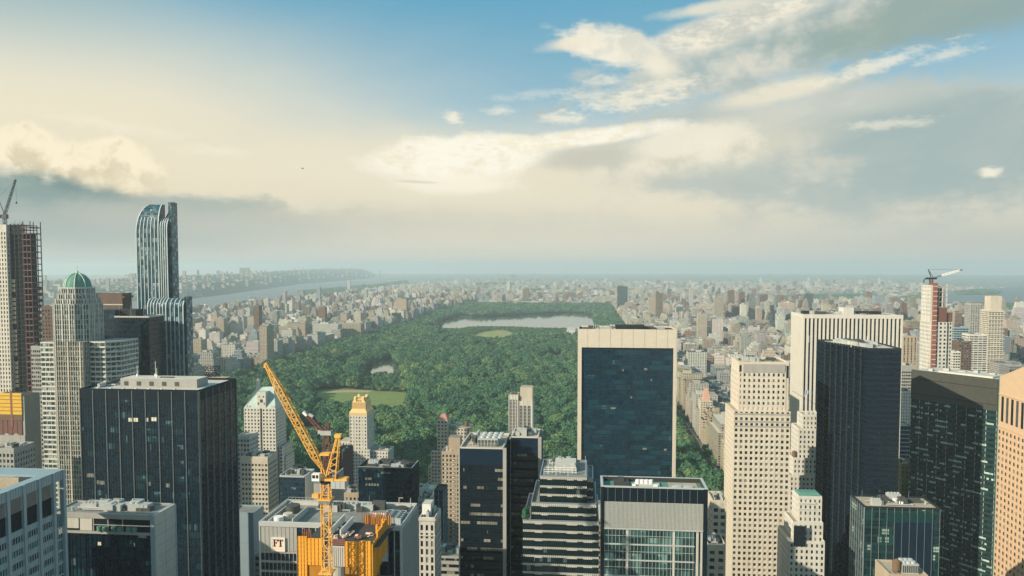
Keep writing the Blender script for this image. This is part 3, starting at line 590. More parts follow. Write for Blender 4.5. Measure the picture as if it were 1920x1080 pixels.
def h_cocoon():
    Y = 500; X = lambda px: S(px, 740, Y)[0]; Z = lambda py: S(20, py, Y)[1]
    r = thing('wrapped_construction_core', 'concrete core wrapped in yellow panels and red netting at the foot of the limestone tower', 'construction core', (X(20), Y + 9, 0))
    part(r, 'wall', [M['concrete'], M['roof_dark']], lambda mb: mb.box(X(-20), X(44), Y + .5, Y + 16, 0, Z(742), 0, 1))
    for a, b in ((-14, 19), (23, 40)):
        o = part(r, 'yellow_panel', M['yellownet'], lambda mb: mb.box(X(a), X(b), Y - .2, Y + .45, Z(777), Z(737))); part(o, 'panel_rail', M['netting_dark'], lambda mb: [mb.box(X(a) - .1, X(b) + .1, Y - .4, Y - .15, Z(742 + 7 * k) - .25, Z(742 + 7 * k) + .25) for k in range(5)])
        part(r, 'dark_skirt', M['timber'], lambda mb: mb.box(X(a), X(b), Y - .1, Y + .46, Z(788), Z(777.2)))
    part(r, 'red_panel', M['redsteel'], lambda mb: mb.box(X(19.2), X(22.8), Y - .3, Y + .44, Z(800), Z(733)))
    part(r, 'red_netting', M['rust'], lambda mb: [mb.box(X(-14 + 9 * k), X(-6 + 9 * k), Y, Y + .43, Z(812 + k % 2 * 3), Z(788.3)) for k in range(6)])
    part(r, 'grey_sheet', M['concrete'], lambda mb: mb.box(X(-14), X(44), Y + .1, Y + .42, Z(834), Z(816)))
    part(r, 'ledge', M['black_metal'], lambda mb: mb.box(X(-14), X(47), Y - 3, Y + .4, Z(846), Z(837))); part(r, 'glazed_base', [GL['teal'], M['roof_dark']], lambda mb: mb.box(X(-14), X(42), Y - .6, Y + .3, 0, Z(848), 0, 1))
    grid_tower('low_grey_block', 'low grey block with square windows below the wrapped construction core', 'office block', -10, 26, 842, 440, 18, M['concrete'], M['roof_tan'], 2.4, 3.6, 1.0, 1.6, seed=9)
h_cocoon()
# ------------------------------------------------------------------ chateau-roofed apartment tower
def h_hampshire():
    Y = 735; X = lambda px: S(px, 800, Y)[0]; Z = lambda py: S(500, py, Y)[1]
    r = thing('steep_roofed_tower', 'white brick apartment tower with steep pale green roof and two tall chimneys', 'apartment tower', (X(492), Y + 15, 0)); cells, a, b = [], MB(), MB()
    def vol(l, rr, top, y, d, nm, bay=3.4):
        p = rect(X(l), X(rr), y, y + d); part(r, nm, [M['white_marble'], M['roof_grey']], lambda mb: mb.prism(p, 0, Z(top), 0, 1)); skin(p, 0, Z(top), bay, 3.5, bay * .52, 1.7, .3, .24, a, b, cells, .8)
    vol(458, 488, 766, Y, 26, 'west_shaft'); vol(492, 517, 766, Y, 26, 'east_shaft'); vol(520, 527, 838, Y + 4, 24, 'shoulder'); vol(527.4, 532, 858, Y + 6, 20, 'lower_shoulder')
    part(r, 'recess', [M['plant_dark'], M['roof_grey']], lambda mb: mb.box(X(488), X(492), Y + 2, Y + 24, 0, Z(768), 0, 1))
    x0, x1, xa, xb, y0, y1 = X(458) - .3, X(517) + .3, X(474), X(506), Y - .3, Y + 26.3; zb, zt = Z(766) + .02, Z(729)
    part(r, 'roof', M['copper_pale'], lambda mb: (mb.prism([(x0, y0), (x1, y0), (x1, y1), (x0, y1)], zb, zt, 0, None, False, [(xa, Y + 11), (xb, Y + 11), (xb, Y + 15), (xa, Y + 15)])))
    o = part(r, 'gable', [M['white_marble'], M['copper_pale']], lambda mb: mb.box(X(483), X(499), Y - .1, Y + 12, zb, Z(735), 0, 1)); windows(o, [(X(q), Y - .12, Z(py), (1, 0), (0, -1), w, h) for q, py, w, h in ((487, 744, 1.2, 1.6), (495, 744, 1.2, 1.6), (491, 752, 3, 3.2), (485.5, 757, 1.5, 2.2), (496.5, 757, 1.5, 2.2))])
    for px in (475.5, 507.5):
        c = part(r, 'chimney', M['pale_stone'], lambda mb: mb.box(X(px - 2.1), X(px + 2.1), Y + 10, Y + 15, zb + 4, Z(717))); part(c, 'chimney_cap', M['limestone'], lambda mb: (mb.box(X(px - 2.6), X(px + 2.6), Y + 9.6, Y + 15.4, Z(717) - .02, Z(716)), mb.cyl(X(px), Y + 12.5, Z(716), Z(713.5), .6, 8)))
    for px in (462, 467, 510, 514): part(r, 'dormer', [M['white_marble'], M['copper_pale']], lambda mb: mb.box(X(px) - 1, X(px) + 1, Y - .1, Y + 3, zb, zb + 2.6, 0, 1))
    a.build('pier_cladding', M['white_marble'], r); b.build('spandrel_cladding', M['white_marble'], r); windows(r, cells, 11)
h_hampshire()
grid_tower('cream_hotel', 'cream grid-faced hotel block directly right of the big black tower', 'hotel', 452, 502, 857, 540, 17, M['cream'], M['roof_tan'], 2.5, 3.6, .95, 1.9, 4.5, seed=12, kit=6)
def h_left_mid():
    r, x0, x1, z, p = tower('stone_penthouse_block', 'small stone block with a band of attic windows, behind the cream grid-faced hotel', 'apartment block', 444, 468, 818, 600, 16, M['pale_stone'], M['roof_tan'], .8); cells, a, b = [], MB(), MB(); skin(p, 0, z - .3, 2.6, 3.8, 1.1, 1.7, .3, .24, a, b, cells, 2.2)
    a.build('pier_cladding', M['pale_stone'], r); b.build('spandrel_cladding', M['pale_stone'], r); windows(r, cells, 13)
    r, x0, x1, z, p = tower('blank_grey_block', 'narrow block showing a blank blue-grey party wall beside the big black tower', 'office block', 430, 475, 962, 420, 14, M['steel_blue'], M['roof_grey'], .8)
    part(r, 'wall_joint', M['grey_metal'], lambda mb: [mb.box(x0, x1, 419.9, 420.02, z - 8 - k * 9, z - 7.9 - k * 9) for k in range(8)])
    r, x0, x1, z, p = tower('dark_teal_block', 'dark teal windowless-looking block with a pale side wall, left of the yellow crane', 'office block', 524, 571, 893, 490, 18, GL['blue'], M['roof_grey'], .9, M['pale_metal'])
    part(r, 'end_wall', M['pale_concrete'], lambda mb: mb.box(x1, x1 + .5, 490.2, 507.8, 0, z + .7)); a, b = MB(), MB(); skin(p, 0, z, 1.5, 3.6, .1, 0, .1, 0, a, b); a.build('dark_mullion', M['dark_metal'], r); roof_kit(r, x0 + 1, x1 - 1, 492, 507, z - .2, 15, 5)
    r, x0, x1, z, p = tower('stone_roof_house', 'little stone rooftop house with a dark fan enclosure, behind the dark teal block', 'rooftop house', 545, 566, 882, 560, 10, M['pale_stone'], M['roof_tan'], .7)
    part(r, 'fan_enclosure', M['plant_dark'], lambda mb: (mb.box(x0 + 1.2, x1 - 1.4, 561, 567, z - .3, z + 3.4))); windows(r, [(x0 + 2.5 + k * 2.4, 559.97, z - 3, (1, 0), (0, -1), .9, 2) for k in range(3)])
    r, x0, x1, z, p = tower('pale_louvred_block', 'low grey block with a pale louvred side wall, right behind the yellow crane', 'office block', 588, 619, 905, 470, 26, M['concrete'], M['roof_dark'], .9, M['grey_metal'])
    part(r, 'louvred_wall', M['pale_metal'], lambda mb: mb.box(x1, x1 + .5, 470.2, 495.8, 0, z + 3)); part(r, 'louvre_slat', M['grey_metal'], lambda mb: [mb.box(x1 + .48, x1 + .62, 471 + k * 1.2, 471.15 + k * 1.2, 60, z + 2.8) for k in range(21)]); roof_kit(r, x0 + 1, x1 - 1, 472, 494, z - .2, 17, 5, False)
    r, x0, x1, z, p = tower('netted_building', 'half-built block shrouded in dark maroon netting behind the yellow crane', 'construction block', 622, 640, 852, 640, 34, M['maroon'], M['roof_dark'], .6)
    part(r, 'scaffold_tube', M['grey_metal'], lambda mb: ([mb.bar((x0 + k * 2.2, 639.6, 0), (x0 + k * 2.2, 639.6, z + 1), .09) for k in range(5)], [mb.bar((x0, 639.6, z - 3 * k), (x1, 639.6, z - 3 * k), .09) for k in range(14)])); roof_kit(r, x0 + .5, x1 - .5, 644, 672, z - .2, 18, 4, False)
    o = part(r, 'orange_post', M['netting'], lambda mb: mb.box(x1 + .3, x1 + .8, 641, 641.5, z - 4, z + 2.5))
h_left_mid()
# ------------------------------------------------------------------ gold-crowned tower
def h_gold():
    Y = 740; X = lambda px: S(px, 800, Y)[0]; Z = lambda py: S(680, py, Y)[1]; cells, a, b = [], MB(), MB()
    r = thing('gold_crowned_tower', 'white stepped apartment tower wearing a golden art deco crown', 'apartment tower', (X(676), Y + 14, 0))
    def vol(l, rr, top, y, d, nm, m='white_marble', bay=3.1):
        p = rect(X(l), X(rr), y, y + d); part(r, nm, [M[m], M['roof_tan']], lambda mb: mb.prism(p, 0, Z(top), 0, 1)); skin(p, 0, Z(top), bay, 3.4, bay * .55, 1.7, .3, .24, a, b, cells, 1.4)
    vol(655.5, 688, 779, Y, 24, 'shaft'); vol(688.2, 726, 846, Y + 2, 22, 'east_wing'); vol(634, 655.3, 830, Y + 3, 20, 'west_wing', 'cream'); vol(656, 694, 842, Y - 2.5, 2.4, 'lower_front')
    x0, x1 = X(655.2), X(688.3); p0 = rect(x0, x1, Y - .3, Y + 24.3)
    def inset(t): return rect(x0 + t, x1 - t, Y - .3 + t, Y + 24.3 - t)
    part(r, 'crown_skirt', M['gold'], lambda mb: (mb.prism(p0, Z(779) + .02, Z(774), 0), mb.prism(p0, Z(774), Z(767), 0, None, False, inset(2.2))))
    part(r, 'crown_drum', M['gold'], lambda mb: (mb.prism(inset(2.3), Z(767), Z(756)), mb.prism(inset(2.3), Z(756), Z(753), 0, None, False, inset(3.2))))
    part(r, 'crown_flute', M['gold'], lambda mb: [mb.box(x0 + 2.3 + k * 1.45, x0 + 2.9 + k * 1.45, Y + 1.7, Y + 2.2, Z(768), Z(755)) for k in range(int((x1 - x0 - 4.6) / 1.45) + 1)])
    for xx in (x0 + 5, x1 - 4.8):
        for yy in (Y + 6, Y + 18): part(r, 'crown_pinnacle', M['gold'], lambda mb: (mb.cyl(xx, yy, Z(754), Z(747), 2.1, 10), mb.cyl(xx, yy, Z(747), Z(744.5), 2.1, 10, 0, .5)))
    part(r, 'crown_window', M['ink'], lambda mb: [mb.box((x0 + x1) / 2 + q - .6, (x0 + x1) / 2 + q + .6, Y + 2.6, Y + 3.2, Z(755) , Z(752)) for q in (-2, 0, 2)])
    part(r, 'crown_core', M['gold'], lambda mb: mb.box(x0 + 4.4, x1 - 4.4, Y + 5, Y + 19, Z(754), Z(749)))
    part(r, 'shaft_shoulder', M['limestone'], lambda mb: [mb.box(X(q), X(q) + .7, Y - .45, Y - .28, Z(850), Z(783)) for q in (655.6, 663.5, 671.5, 679.5, 687)])
    a.build('pier_cladding', M['white_marble'], r); b.build('spandrel_cladding', M['white_marble'], r); windows(r, cells, 21); roof_kit(r, X(694), X(725), Y + 4, Y + 22, Z(846) - .05, 22, 4)
h_gold()
def h_dark_mid():
    r, x0, x1, z, p = tower('dark_roofed_block', 'squat black glass block with cluttered dark roof, below the gold-crowned tower', 'office block', 672, 772, 878, 470, 20, GL['navy'], M['roof_dark'], 1.2, M['dark_metal'])
    a, b = MB(), MB(); skin(p, 0, z, 1.55, 3.7, .1, 0, .14, 0, a, b); a.build('dark_mullion', M['black_metal'], r); a = MB(); skin(p, 0, z, 6.2, 3.7, .3, 0, .3, 0, a, b); a.build('dark_pier', M['dark_metal'], r); roof_kit(r, x0 + 1, x1 - 1, 472, 488, z - .2, 23, 11, False)
    part(r, 'parapet_rail', M['pale_metal'], lambda mb: (mb.box(x0, x1, 469.9, 470.3, z + .95, z + 1.15), mb.box(x1 - .3, x1 + .1, 470.3, 490, z + .95, z + 1.15)))
    for l, rr, py in ((715, 733, 886), (685, 697, 897), (686, 712, 908)):
        X0, Z = S(l, py, 470); X1, _ = S(rr, py, 470); part(r, 'lit_window', M['winpale'], lambda mb: [mb.box(X0 + k * (X1 - X0) / 5, X0 + (k + .7) * (X1 - X0) / 5, 469.8, 469.95, Z - .8, Z + .6) for k in range(5)])
h_dark_mid()
# ------------------------------------------------------------------ office block with the two-letter sign
def h_sign():
    r, x0, x1, z, p = tower('signed_office_block', 'grey office block with a square two-letter sign and a deep roof well of machinery', 'office block', 487, 752, 983, 262, 26, GL['navy'], M['roof_grey'], 1.4, M['pale_metal'])
    xm = S(556, 1000, 262)[0]
    part(r, 'louvre_panel', M['concrete'], lambda mb: mb.box(x0 + .3, xm, 261.75, 262.02, z - 9.3, z - .6)); part(r, 'panel_rib', M['pale_metal'], lambda mb: [mb.box(x0 + .3 + k * 1.5, x0 + .42 + k * 1.5, 261.62, 261.8, z - 60, z - .5) for k in range(9)])
    part(r, 'floor_band', M['concrete'], lambda mb: [mb.box(x0, xm, 261.68, 262.03, z - 10.2 - k * 3.5, z - 9.4 - k * 3.5) for k in range(14)])
    part(r, 'corner_post', M['pale_metal'], lambda mb: (mb.box(x0 - .15, x0 + .3, 261.5, 262.04, 0, z + 1.2), mb.box(x1 - .4, x1 + .3, 261.5, 262.2, 0, z + 1.22), mb.box(x0 - .1, x1 + .1, 261.45, 262.05, z - .5, z + 1.1)))
    a, b = MB(), MB(); skin(p, 0, z, 1.45, 3.5, .2, 0, .45, 0, a, b, only=(1,)); skin([(xm, 262), (x1, 262), (x1, 280), (xm, 280)], 0, z, 2.4, 3.5, .3, 0, .35, 0, a, b, only=(0,)); a.build('white_fin', M['pale_metal'], r)
    # the sign
    sx0, sz1 = S(510, 1008, 261.6); sx1, sz0 = S(534.5, 1033, 261.6); w, h = sx1 - sx0, sz1 - sz0
    sg = part(r, 'sign', M['signpink'], lambda mb: mb.box(sx0, sx1, 261.2, 261.7, sz0, sz1)); part(sg, 'sign_frame', M['white'], lambda mb: (mb.box(sx0 - .1, sx0 + .12, 261.1, 261.72, sz0 - .1, sz1 + .1), mb.box(sx1 - .12, sx1 + .1, 261.1, 261.72, sz0 - .1, sz1 + .1), mb.box(sx0 + .12, sx1 - .12, 261.1, 261.72, sz0 - .1, sz0 + .1), mb.box(sx0 + .12, sx1 - .12, 261.1, 261.72, sz1 - .1, sz1 + .1)))
    def letters(mb):
        b = lambda u0, u1, v0, v1: mb.box(sx0 + w * u0, sx0 + w * u1, 261.05, 261.22, sz0 + h * v0, sz0 + h * v1)
        b(.17, .26, .40, .86); b(.12, .31, .36, .40); b(.12, .47, .86, .90); b(.43, .47, .76, .86); b(.26, .38, .62, .66); b(.36, .39, .57, .62); b(.36, .39, .66, .71)
        b(.64, .73, .40, .86); b(.58, .79, .36, .40); b(.50, .88, .86, .90); b(.50, .54, .76, .86); b(.84, .88, .76, .86)
    part(sg, 'sign_letters', M['ink'], letters)
    # roof well
    part(r, 'roof_wall', M['pale_concrete'], lambda mb: (mb.box(x0 + 2.2, x0 + 2.6, 264, 286, z - .3, z + 1.0), mb.box(x0 + 11.5, x0 + 11.9, 263, 278, z - .3, z + 2.0), mb.box(x0 + 2.6, x1 - 2, 285.6, 286, z - .3, z + 1.3)))
    part(r, 'catwalk', M['pale_metal'], lambda mb: [mb.box(x0 + .6 + k * .001, x0 + 12, 286.6 + k * .4, 286.7 + k * .4, z + .2 + k * .3, z + .3 + k * .3) for k in range(2)] + [mb.bar((x0 + .8, 264 + k * 1.6, z), (x0 + .8, 264 + k * 1.6, z + 2.2), .06) for k in range(14)] + [mb.bar((x0 + .8, 264, z + 2.2 - q), (x0 + .8, 286, z + 2.2 - q), .05) for q in (0, .6)] + [mb.bar((x0 + .8 + k * 1.4, 287, z), (x0 + .8 + k * 1.4, 287, z + 2.4), .06) for k in range(8)] + [mb.bar((x0 + .8, 287, z + 2.4), (x0 + 11, 287, z + 2.4), .06)])
    for xx, yy, rr, h, m in ((6.5, 277, 2.6, 2.6, 'plant_dark'), (7.2, 270, 1.7, 1.7, 'roof_pale'), (5.2, 266.4, 1.7, 1.6, 'white')): part(r, 'round_tank', M[m], lambda mb: mb.cyl(x0 + xx, yy, z - .3, z + h, rr, 18))
    for k, m in ((0, 'pale_metal'), (1, 'steel_blue'), (2, 'pale_metal')):
        u = part(r, 'chiller', M[m], lambda mb: mb.box(x1 - 8.6 + k * 2.5, x1 - 6.4 + k * 2.5, 267, 277, z - .2, z + 1.9)); part(u, 'fan', M['plant_dark'], lambda mb: [mb.cyl(x1 - 7.5 + k * 2.5, 268.6 + q * 2.2, z + 1.85, z + 2.1, .8, 12) for q in range(4)] if k != 1 else mb.box(x1 - 8.2 + 2.5, x1 - 6.8 + 2.5, 268, 276, z + 1.85, z + 2))
    part(r, 'round_vent', M['roof_dark'], lambda mb: mb.cyl(x1 - 5, 282, z - .2, z + 1.2, 2.6, 18))
    part(r, 'davit', M['white'], lambda mb: [(mb.bar((x1 - 7 + q, 287.5, z), (x1 - 7 + q, 287.5, z + 3.2), .09), mb.bar((x1 - 7 + q, 287.5, z + 3.2), (x1 - 6 + q + (-1 if q > 2 else .6), 287.5, z + 3.2), .09)) for q in (0, 4.5)])
    roof_kit(r, x0 + 12, x1 - 10, 278, 285, z - .2, 31, 8)
h_sign()
# ------------------------------------------------------------------ tower rising behind orange netting
def h_formwork():
    Y = 236; X = lambda px: S(px, 1000, Y)[0]; Z = lambda py: S(620, py, Y)[1]; zt = S(620, 1016, 240)[1]
    r = thing('netted_construction_tower', 'tower rising behind bright orange safety netting with a black deck littered with gear', 'construction tower', (X(630), Y + 10, 0)); x0, x1 = X(558), X(695)
    part(r, 'concrete_core', [M['concrete'], M['roof_dark']], lambda mb: mb.box(x0 + 1, x1 - .6, Y + 1, Y + 23, 0, zt, 0, 1)); part(r, 'deck', M['roof_dark'], lambda mb: mb.box(x0 + 3, x1 + 2.4, Y + .8, Y + 23.2, zt - .1, zt + .12))
    def panel(a, b, top, bot, y=Y, nm='safety_netting'):
        o = part(r, nm, M['netting'], lambda mb: mb.box(X(a), X(b), y, y + .5, Z(bot), Z(top))); ribs = MB(); n = max(2, round((X(b) - X(a)) / 1.1)); zz0, zz1 = Z(bot), Z(top)
        for k in range(n + 1): x = X(a) + (X(b) - X(a)) * k / n; ribs.box(x - .07, x + .07, y - .12, y + .02, zz0, zz1 + .1)
        part(o, 'netting_mullion', M['netting_dark'], lambda mb: (mb.v.extend(ribs.v), mb.f.extend(ribs.f), mb.m.extend(ribs.m), mb.uv.extend(ribs.uv)))
        part(o, 'netting_rail', M['crane'], lambda mb: [mb.box(X(a) - .02, X(b) + .02, y - .16, y - .08, zz1 - 1.3 - k * 1.5, zz1 - 1.18 - k * 1.5) for k in range(int((zz1 - zz0) / 1.5))])
    panel(558, 575, 1008, 1110); panel(575.4, 603, 1011, 1061); panel(646, 675.5, 1015, 1062); panel(675.8, 695, 1012, 1110, Y - .3)
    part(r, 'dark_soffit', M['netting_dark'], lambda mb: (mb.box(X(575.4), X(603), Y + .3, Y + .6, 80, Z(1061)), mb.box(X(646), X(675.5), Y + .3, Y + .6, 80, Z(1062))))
    part(r, 'grey_tarp', M['pale_concrete'], lambda mb: mb.box(X(620), X(645.5), Y + .1, Y + .5, Z(1062), Z(1024))); part(r, 'tarp_fold', M['concrete'], lambda mb: [mb.box(X(621 + k * 4), X(621.7 + k * 4), Y, Y + .15, Z(1061), Z(1026)) for k in range(6)])
    part(r, 'grey_bulge', M['concrete'], lambda mb: mb.cyl(X(633), Y + 2.2, 90, Z(1064), 2.3, 16)); part(r, 'barrier_rail', M['redsteel'], lambda mb: [mb.box(X(619), X(646), Y - .02, Y + .12, Z(1020 - k * 4) - .2, Z(1020 - k * 4) + .25) for k in range(3)])
    # east side netting
    xe = X(695)
    def side(y0, y1, top, bot):
        o = part(r, 'safety_netting', M['netting'], lambda mb: mb.box(xe + .1, xe + .6, y0, y1, bot, top)); part(o, 'netting_mullion', M['netting_dark'], lambda mb: [mb.box(xe + .58, xe + .7, y0 + k * 1.1, y0 + .14 + k * 1.1, bot, top + .1) for k in range(int((y1 - y0) / 1.1) + 1)])
    side(Y - .2, Y + 6, zt + 1.2, zt - 14); side(Y + 6.2, Y + 11.5, zt + 3.0, zt - 11); side(Y + 11.7, Y + 17.5, zt + 3.6, zt - 7.5)
    part(r, 'loading_platform', M['timber'], lambda mb: (mb.box(xe + .6, xe + 5, Y + 4, Y + 8, zt - 12.5, zt - 12), mb.box(xe + .6, xe + 5, Y + 3.9, Y + 4.05, zt - 12, zt - 10.6))); part(r, 'stair_shaft', M['black_metal'], lambda mb: mb.box(xe + .7, xe + 3, Y + 8.2, Y + 12, 60, zt - 9))
    # deck edge works
    part(r, 'orange_post', M['redsteel'], lambda mb: [mb.box(x0 + .3 + k * .7, x0 + .55 + k * .7, Y + 3, Y + 3.3, zt - 1, zt + 4.2 + (k % 2) * .4) for k in range(5)]); part(r, 'orange_board', M['netting'], lambda mb: (mb.box(x0 + .2, x0 + 3.2, Y + 3.4, Y + 3.6, zt - 1, zt + 3), ))
    part(r, 'back_shoring', M['redsteel'], lambda mb: [mb.bar((X(643 + k * 4.2), Y + 21, zt), (X(643 + k * 4.2), Y + 21, zt + 4.2 + (k * 3 % 4) * .3), .13) for k in range(15)]); part(r, 'back_board', M['netting'], lambda mb: [mb.box(X(648 + k * 11), X(657 + k * 11), Y + 21.6, Y + 21.9, zt + .1, zt + 3.4 - (k % 2) * .8) for k in range(5)])
    part(r, 'pink_board', M['signpink'], lambda mb: mb.box(X(655), X(690), Y + 22.2, Y + 22.5, zt + .1, zt + 4))
    for q, (a, h) in enumerate(((684, 3.2), (688, 2.2), (692, 4.4), (697, 3.4))): part(r, 'form_panel', M['netting'], lambda mb: mb.box(X(a), X(a + 3.4), Y + 12.5 + q * 1.2, Y + 13 + q * 1.2, zt + .1, zt + h))
    part(r, 'white_hoarding', M['white'], lambda mb: (mb.box(X(622), X(622) + .3, Y + 8, Y + 22, zt, zt + 2.6), mb.box(X(602), X(602) + .3, Y + 8, Y + 24, zt - .2, zt + 2.8))); part(r, 'hoarding_rib', M['roof_grey'], lambda mb: [mb.box(X(602) + .28, X(602) + .4, Y + 8.5 + k, Y + 8.7 + k, zt, zt + 2.7) for k in range(15)])
h_formwork()
def h_gear():
    zt = S(620, 1016, 240)[1] + .12; rg = random.Random(5)
    def put(nm, lab, cat, m, f, x, y):
        mb = MB(); f(mb); o = mb.build(nm, m, None, loc=(x, y, zt)); o['label'] = lab; o['category'] = cat; return o
    X = lambda px, Y: S(px, 1000, Y)[0]
    labs = ['pale pile of formwork boards near the deck front by the crane mast', 'tall pale stack of boards beside the white hoarding on the black deck', 'untidy heap of cream timber in the middle of the black deck', 'small bundle of planks left of the red machine on the black deck', 'scattered boards near the right netting on the black deck', 'grey-white pile of bags at the deck rear before the orange boards']
    for (px, Y, s), lab in zip(((624, 243, 1.3), (627, 250, 1.0), (652, 247, 1.6), (643, 243.5, 1.0), (690, 246.5, 1.2), (640, 252, .9)), labs):
        x = X(px, Y)
        def f(mb):
            for k in range(10): a = rg.uniform(0, 3.1); c, s_ = math.cos(a), math.sin(a); ox, oy = rg.uniform(-s, s), rg.uniform(-s, s); l = rg.uniform(.5, 1.5) * s; mb.obox((x + ox, Y + oy), (c, s_), (s_, -c), -l / 2, l / 2, 0, rg.uniform(.2, .5), zt + k * .07, zt + .12 + k * .11)
        put('board_pile', lab, 'board pile', M[rg.choice(['white', 'roof_pale', 'signpink'])], f, x, Y)
    x, Y = X(672, 243), 243
    r = thing('red_machine', 'small red machine standing on the black deck near the right netting', 'machine', (x, Y, zt)); part(r, 'body', M['redsteel'], lambda mb: mb.box(x - 1.3, x + 1.1, Y - .6, Y + .6, zt + .3, zt + 1.2)); part(r, 'hood', M['signpink'], lambda mb: mb.box(x - 1.0, x - .1, Y - .5, Y + .5, zt + 1.18, zt + 1.5))
    for dx in (-.9, .7):
        for dy in (-.62, .5): part(r, 'wheel', M['ink'], lambda mb: mb.bar((x + dx, Y + dy, zt + .33), (x + dx, Y + dy + .14, zt + .33), .33, 0, 10))
h_gear()
# ------------------------------------------------------------------ yellow luffing crane
def h_crane():
    Y = 230; P = lambda px, py, y=Y: (S(px, py, y)[0], y, S(px, py, y)[1])
    r = thing('luffing_crane', 'tall yellow luffing crane with its lattice jib raised to the left', 'crane', P(611, 1100)); mx, mz = P(611, 905)[0], P(611, 905)[2]
    part(r, 'mast', M['crane'], lambda mb: lattice(mb, (mx, Y, 95), (mx, Y, mz), 2.5, 2.5, .2, 22))
    part(r, 'climbing_frame', M['crane'], lambda mb: [mb.box(mx - 2.1, mx + 2.1, Y - 2.1 - .02 * k, Y + 2.1, z - .2, z + .2) for k, z in enumerate((P(611, 935)[2], P(611, 1072)[2]))]); part(r, 'climbing_collar', M['grey_metal'], lambda mb: mb.box(mx - 1.9, mx + 1.9, Y - 1.9, Y + 1.9, P(611, 941)[2], P(611, 937)[2]))
    part(r, 'work_basket', M['crane'], lambda mb: mb.box(mx - 4.2, mx - 2.2, Y - 1, Y + 1, P(611, 933)[2], P(611, 926)[2])); part(r, 'slewing_ring', M['dark_metal'], lambda mb: mb.cyl(mx, Y, mz - .2, mz + .9, 1.7, 16))
    zp = mz + .9; part(r, 'slewing_platform', M['crane'], lambda mb: (mb.box(mx - 2.2, mx + 2.8, Y - 1.6, Y + 1.6, zp, zp + .7), mb.box(mx + 2.8, mx + 5.6, Y - 1.4, Y + 1.4, zp + .1, zp + .6)))
    cb = part(r, 'cab', M['white'], lambda mb: mb.prism([(mx - 3.6, Y - 2.6), (mx - 1.2, Y - 2.6), (mx - 1.2, Y - .6), (mx - 3.6, Y - .6)], zp + .2, zp + 2.4)); part(cb, 'cab_window', M['winglass'], lambda mb: (mb.box(mx - 3.4, mx - 2.5, Y - 2.66, Y - 2.58, zp + 1.1, zp + 2.1), mb.box(mx - 2.2, mx - 1.5, Y - 2.66, Y - 2.58, zp + 1.1, zp + 2.1), mb.box(mx - 3.66, mx - 3.58, Y - 2.4, Y - .8, zp + 1.0, zp + 2.1)))
    part(r, 'machinery_platform', M['crane'], lambda mb: mb.box(mx + 5.6, mx + 7, Y - 1.4, Y + 1.4, zp + .1, zp + .9)); part(r, 'winch', M['redsteel'], lambda mb: (mb.bar((mx + 3.4, Y - .8, zp + 1.2), (mx + 3.4, Y + .8, zp + 1.2), .6, 0, 12), mb.bar((mx + 1.2, Y - .8, zp + 1.2), (mx + 1.2, Y + .8, zp + 1.2), .5, 0, 12)))
    # counterweight panels
    for k in range(3): part(r, 'counterweight', M['pale_metal'], lambda mb: mb.box(mx + 2.2 + k * 1.5, mx + 3.6 + k * 1.5, Y - 1.9, Y + 1.9, zp - 2.2, zp + .05))
    piv = Vector(P(604, 879)); tip = Vector(P(497.5, 681))
    part(r, 'jib', M['crane'], lambda mb: lattice(mb, piv, tip, 2.0, .6, .17, 26, 0, 1)); part(r, 'jib_head', M['crane'], lambda mb: mb.bar(tip, tip + Vector((-.3, 0, -1.4)), .35))
    part(r, 'jib_foot', M['crane'], lambda mb: [mb.bar((mx - .5, Y + q, zp + .6), tuple(piv + Vector((0, q, 0))), .25) for q in (-1, 1)])
    at = Vector(P(632, 818)); part(r, 'back_frame', M['crane'], lambda mb: ([mb.bar((mx + .2, Y + q, zp + .6), tuple(at + Vector((0, q * .5, 0))), .24) for q in (-1.2, 1.2)], [mb.bar((mx + 3.4, Y + q, zp + .6), tuple(at + Vector((.8, q * .5, .2))), .2) for q in (-1.2, 1.2)],
        [mb.bar(tuple(Vector((mx + .2, Y - 1.2, zp + .6)).lerp(at, t)), tuple(Vector((mx + 3.4, Y - 1.2, zp + .6)).lerp(at + Vector((.8, 0, .2)), t + .12)), .13) for t in (.1, .25, .4, .55, .7)], [mb.bar(tuple(Vector((mx + .2, Y + 1.2, zp + .6)).lerp(at, t + .1)), tuple(Vector((mx + 3.4, Y + 1.2, zp + .6)).lerp(at + Vector((.8, 0, .2)), t)), .13) for t in (.1, .25, .4, .55, .7)], mb.box(at.x - .6, at.x + 1.4, Y - 1, Y + 1, at.z - .3, at.z + .7)))
    part(r, 'walkway', M['crane'], lambda mb: mb.box(P(602, 852)[0], P(619, 852)[0], Y - 1.3, Y + 1.3, P(610, 853)[2], P(610, 849)[2]))
    mid = piv.lerp(tip, .78); blk = Vector(P(583, 778))
    part(r, 'pendant_rope', M['dark_metal'], lambda mb: [mb.bar(tuple(mid + Vector((0, q, 0))), tuple(blk + Vector((0, q * .5, 0))), .07) for q in (-.6, .6)] + [mb.bar(tuple(blk), tuple(at), .08)]); part(r, 'pulley_block', M['pale_metal'], lambda mb: (mb.bar(tuple(blk + Vector((-.6, 0, .2))), tuple(blk + Vector((.7, 0, -.5))), .5, 0, 8)))
    # red crane behind
    Y2 = 300; Q = lambda px, py: (S(px, py, Y2)[0], Y2, S(px, py, Y2)[1])
    c = thing('red_crane', 'rust-red crane with a short boom pointing up left, behind the yellow crane', 'crane', Q(612, 960)); x, _, zt = Q(613, 845)
    part(c, 'mast', M['crane_red'], lambda mb: lattice(mb, (x, Y2, 60), (x, Y2, Q(613, 822)[2]), 2.6, 2.2, .24, 22)); part(c, 'apex', M['crane_red'], lambda mb: lattice(mb, Q(613, 822), Q(614.5, 792), 2.0, .6, .28, 5))
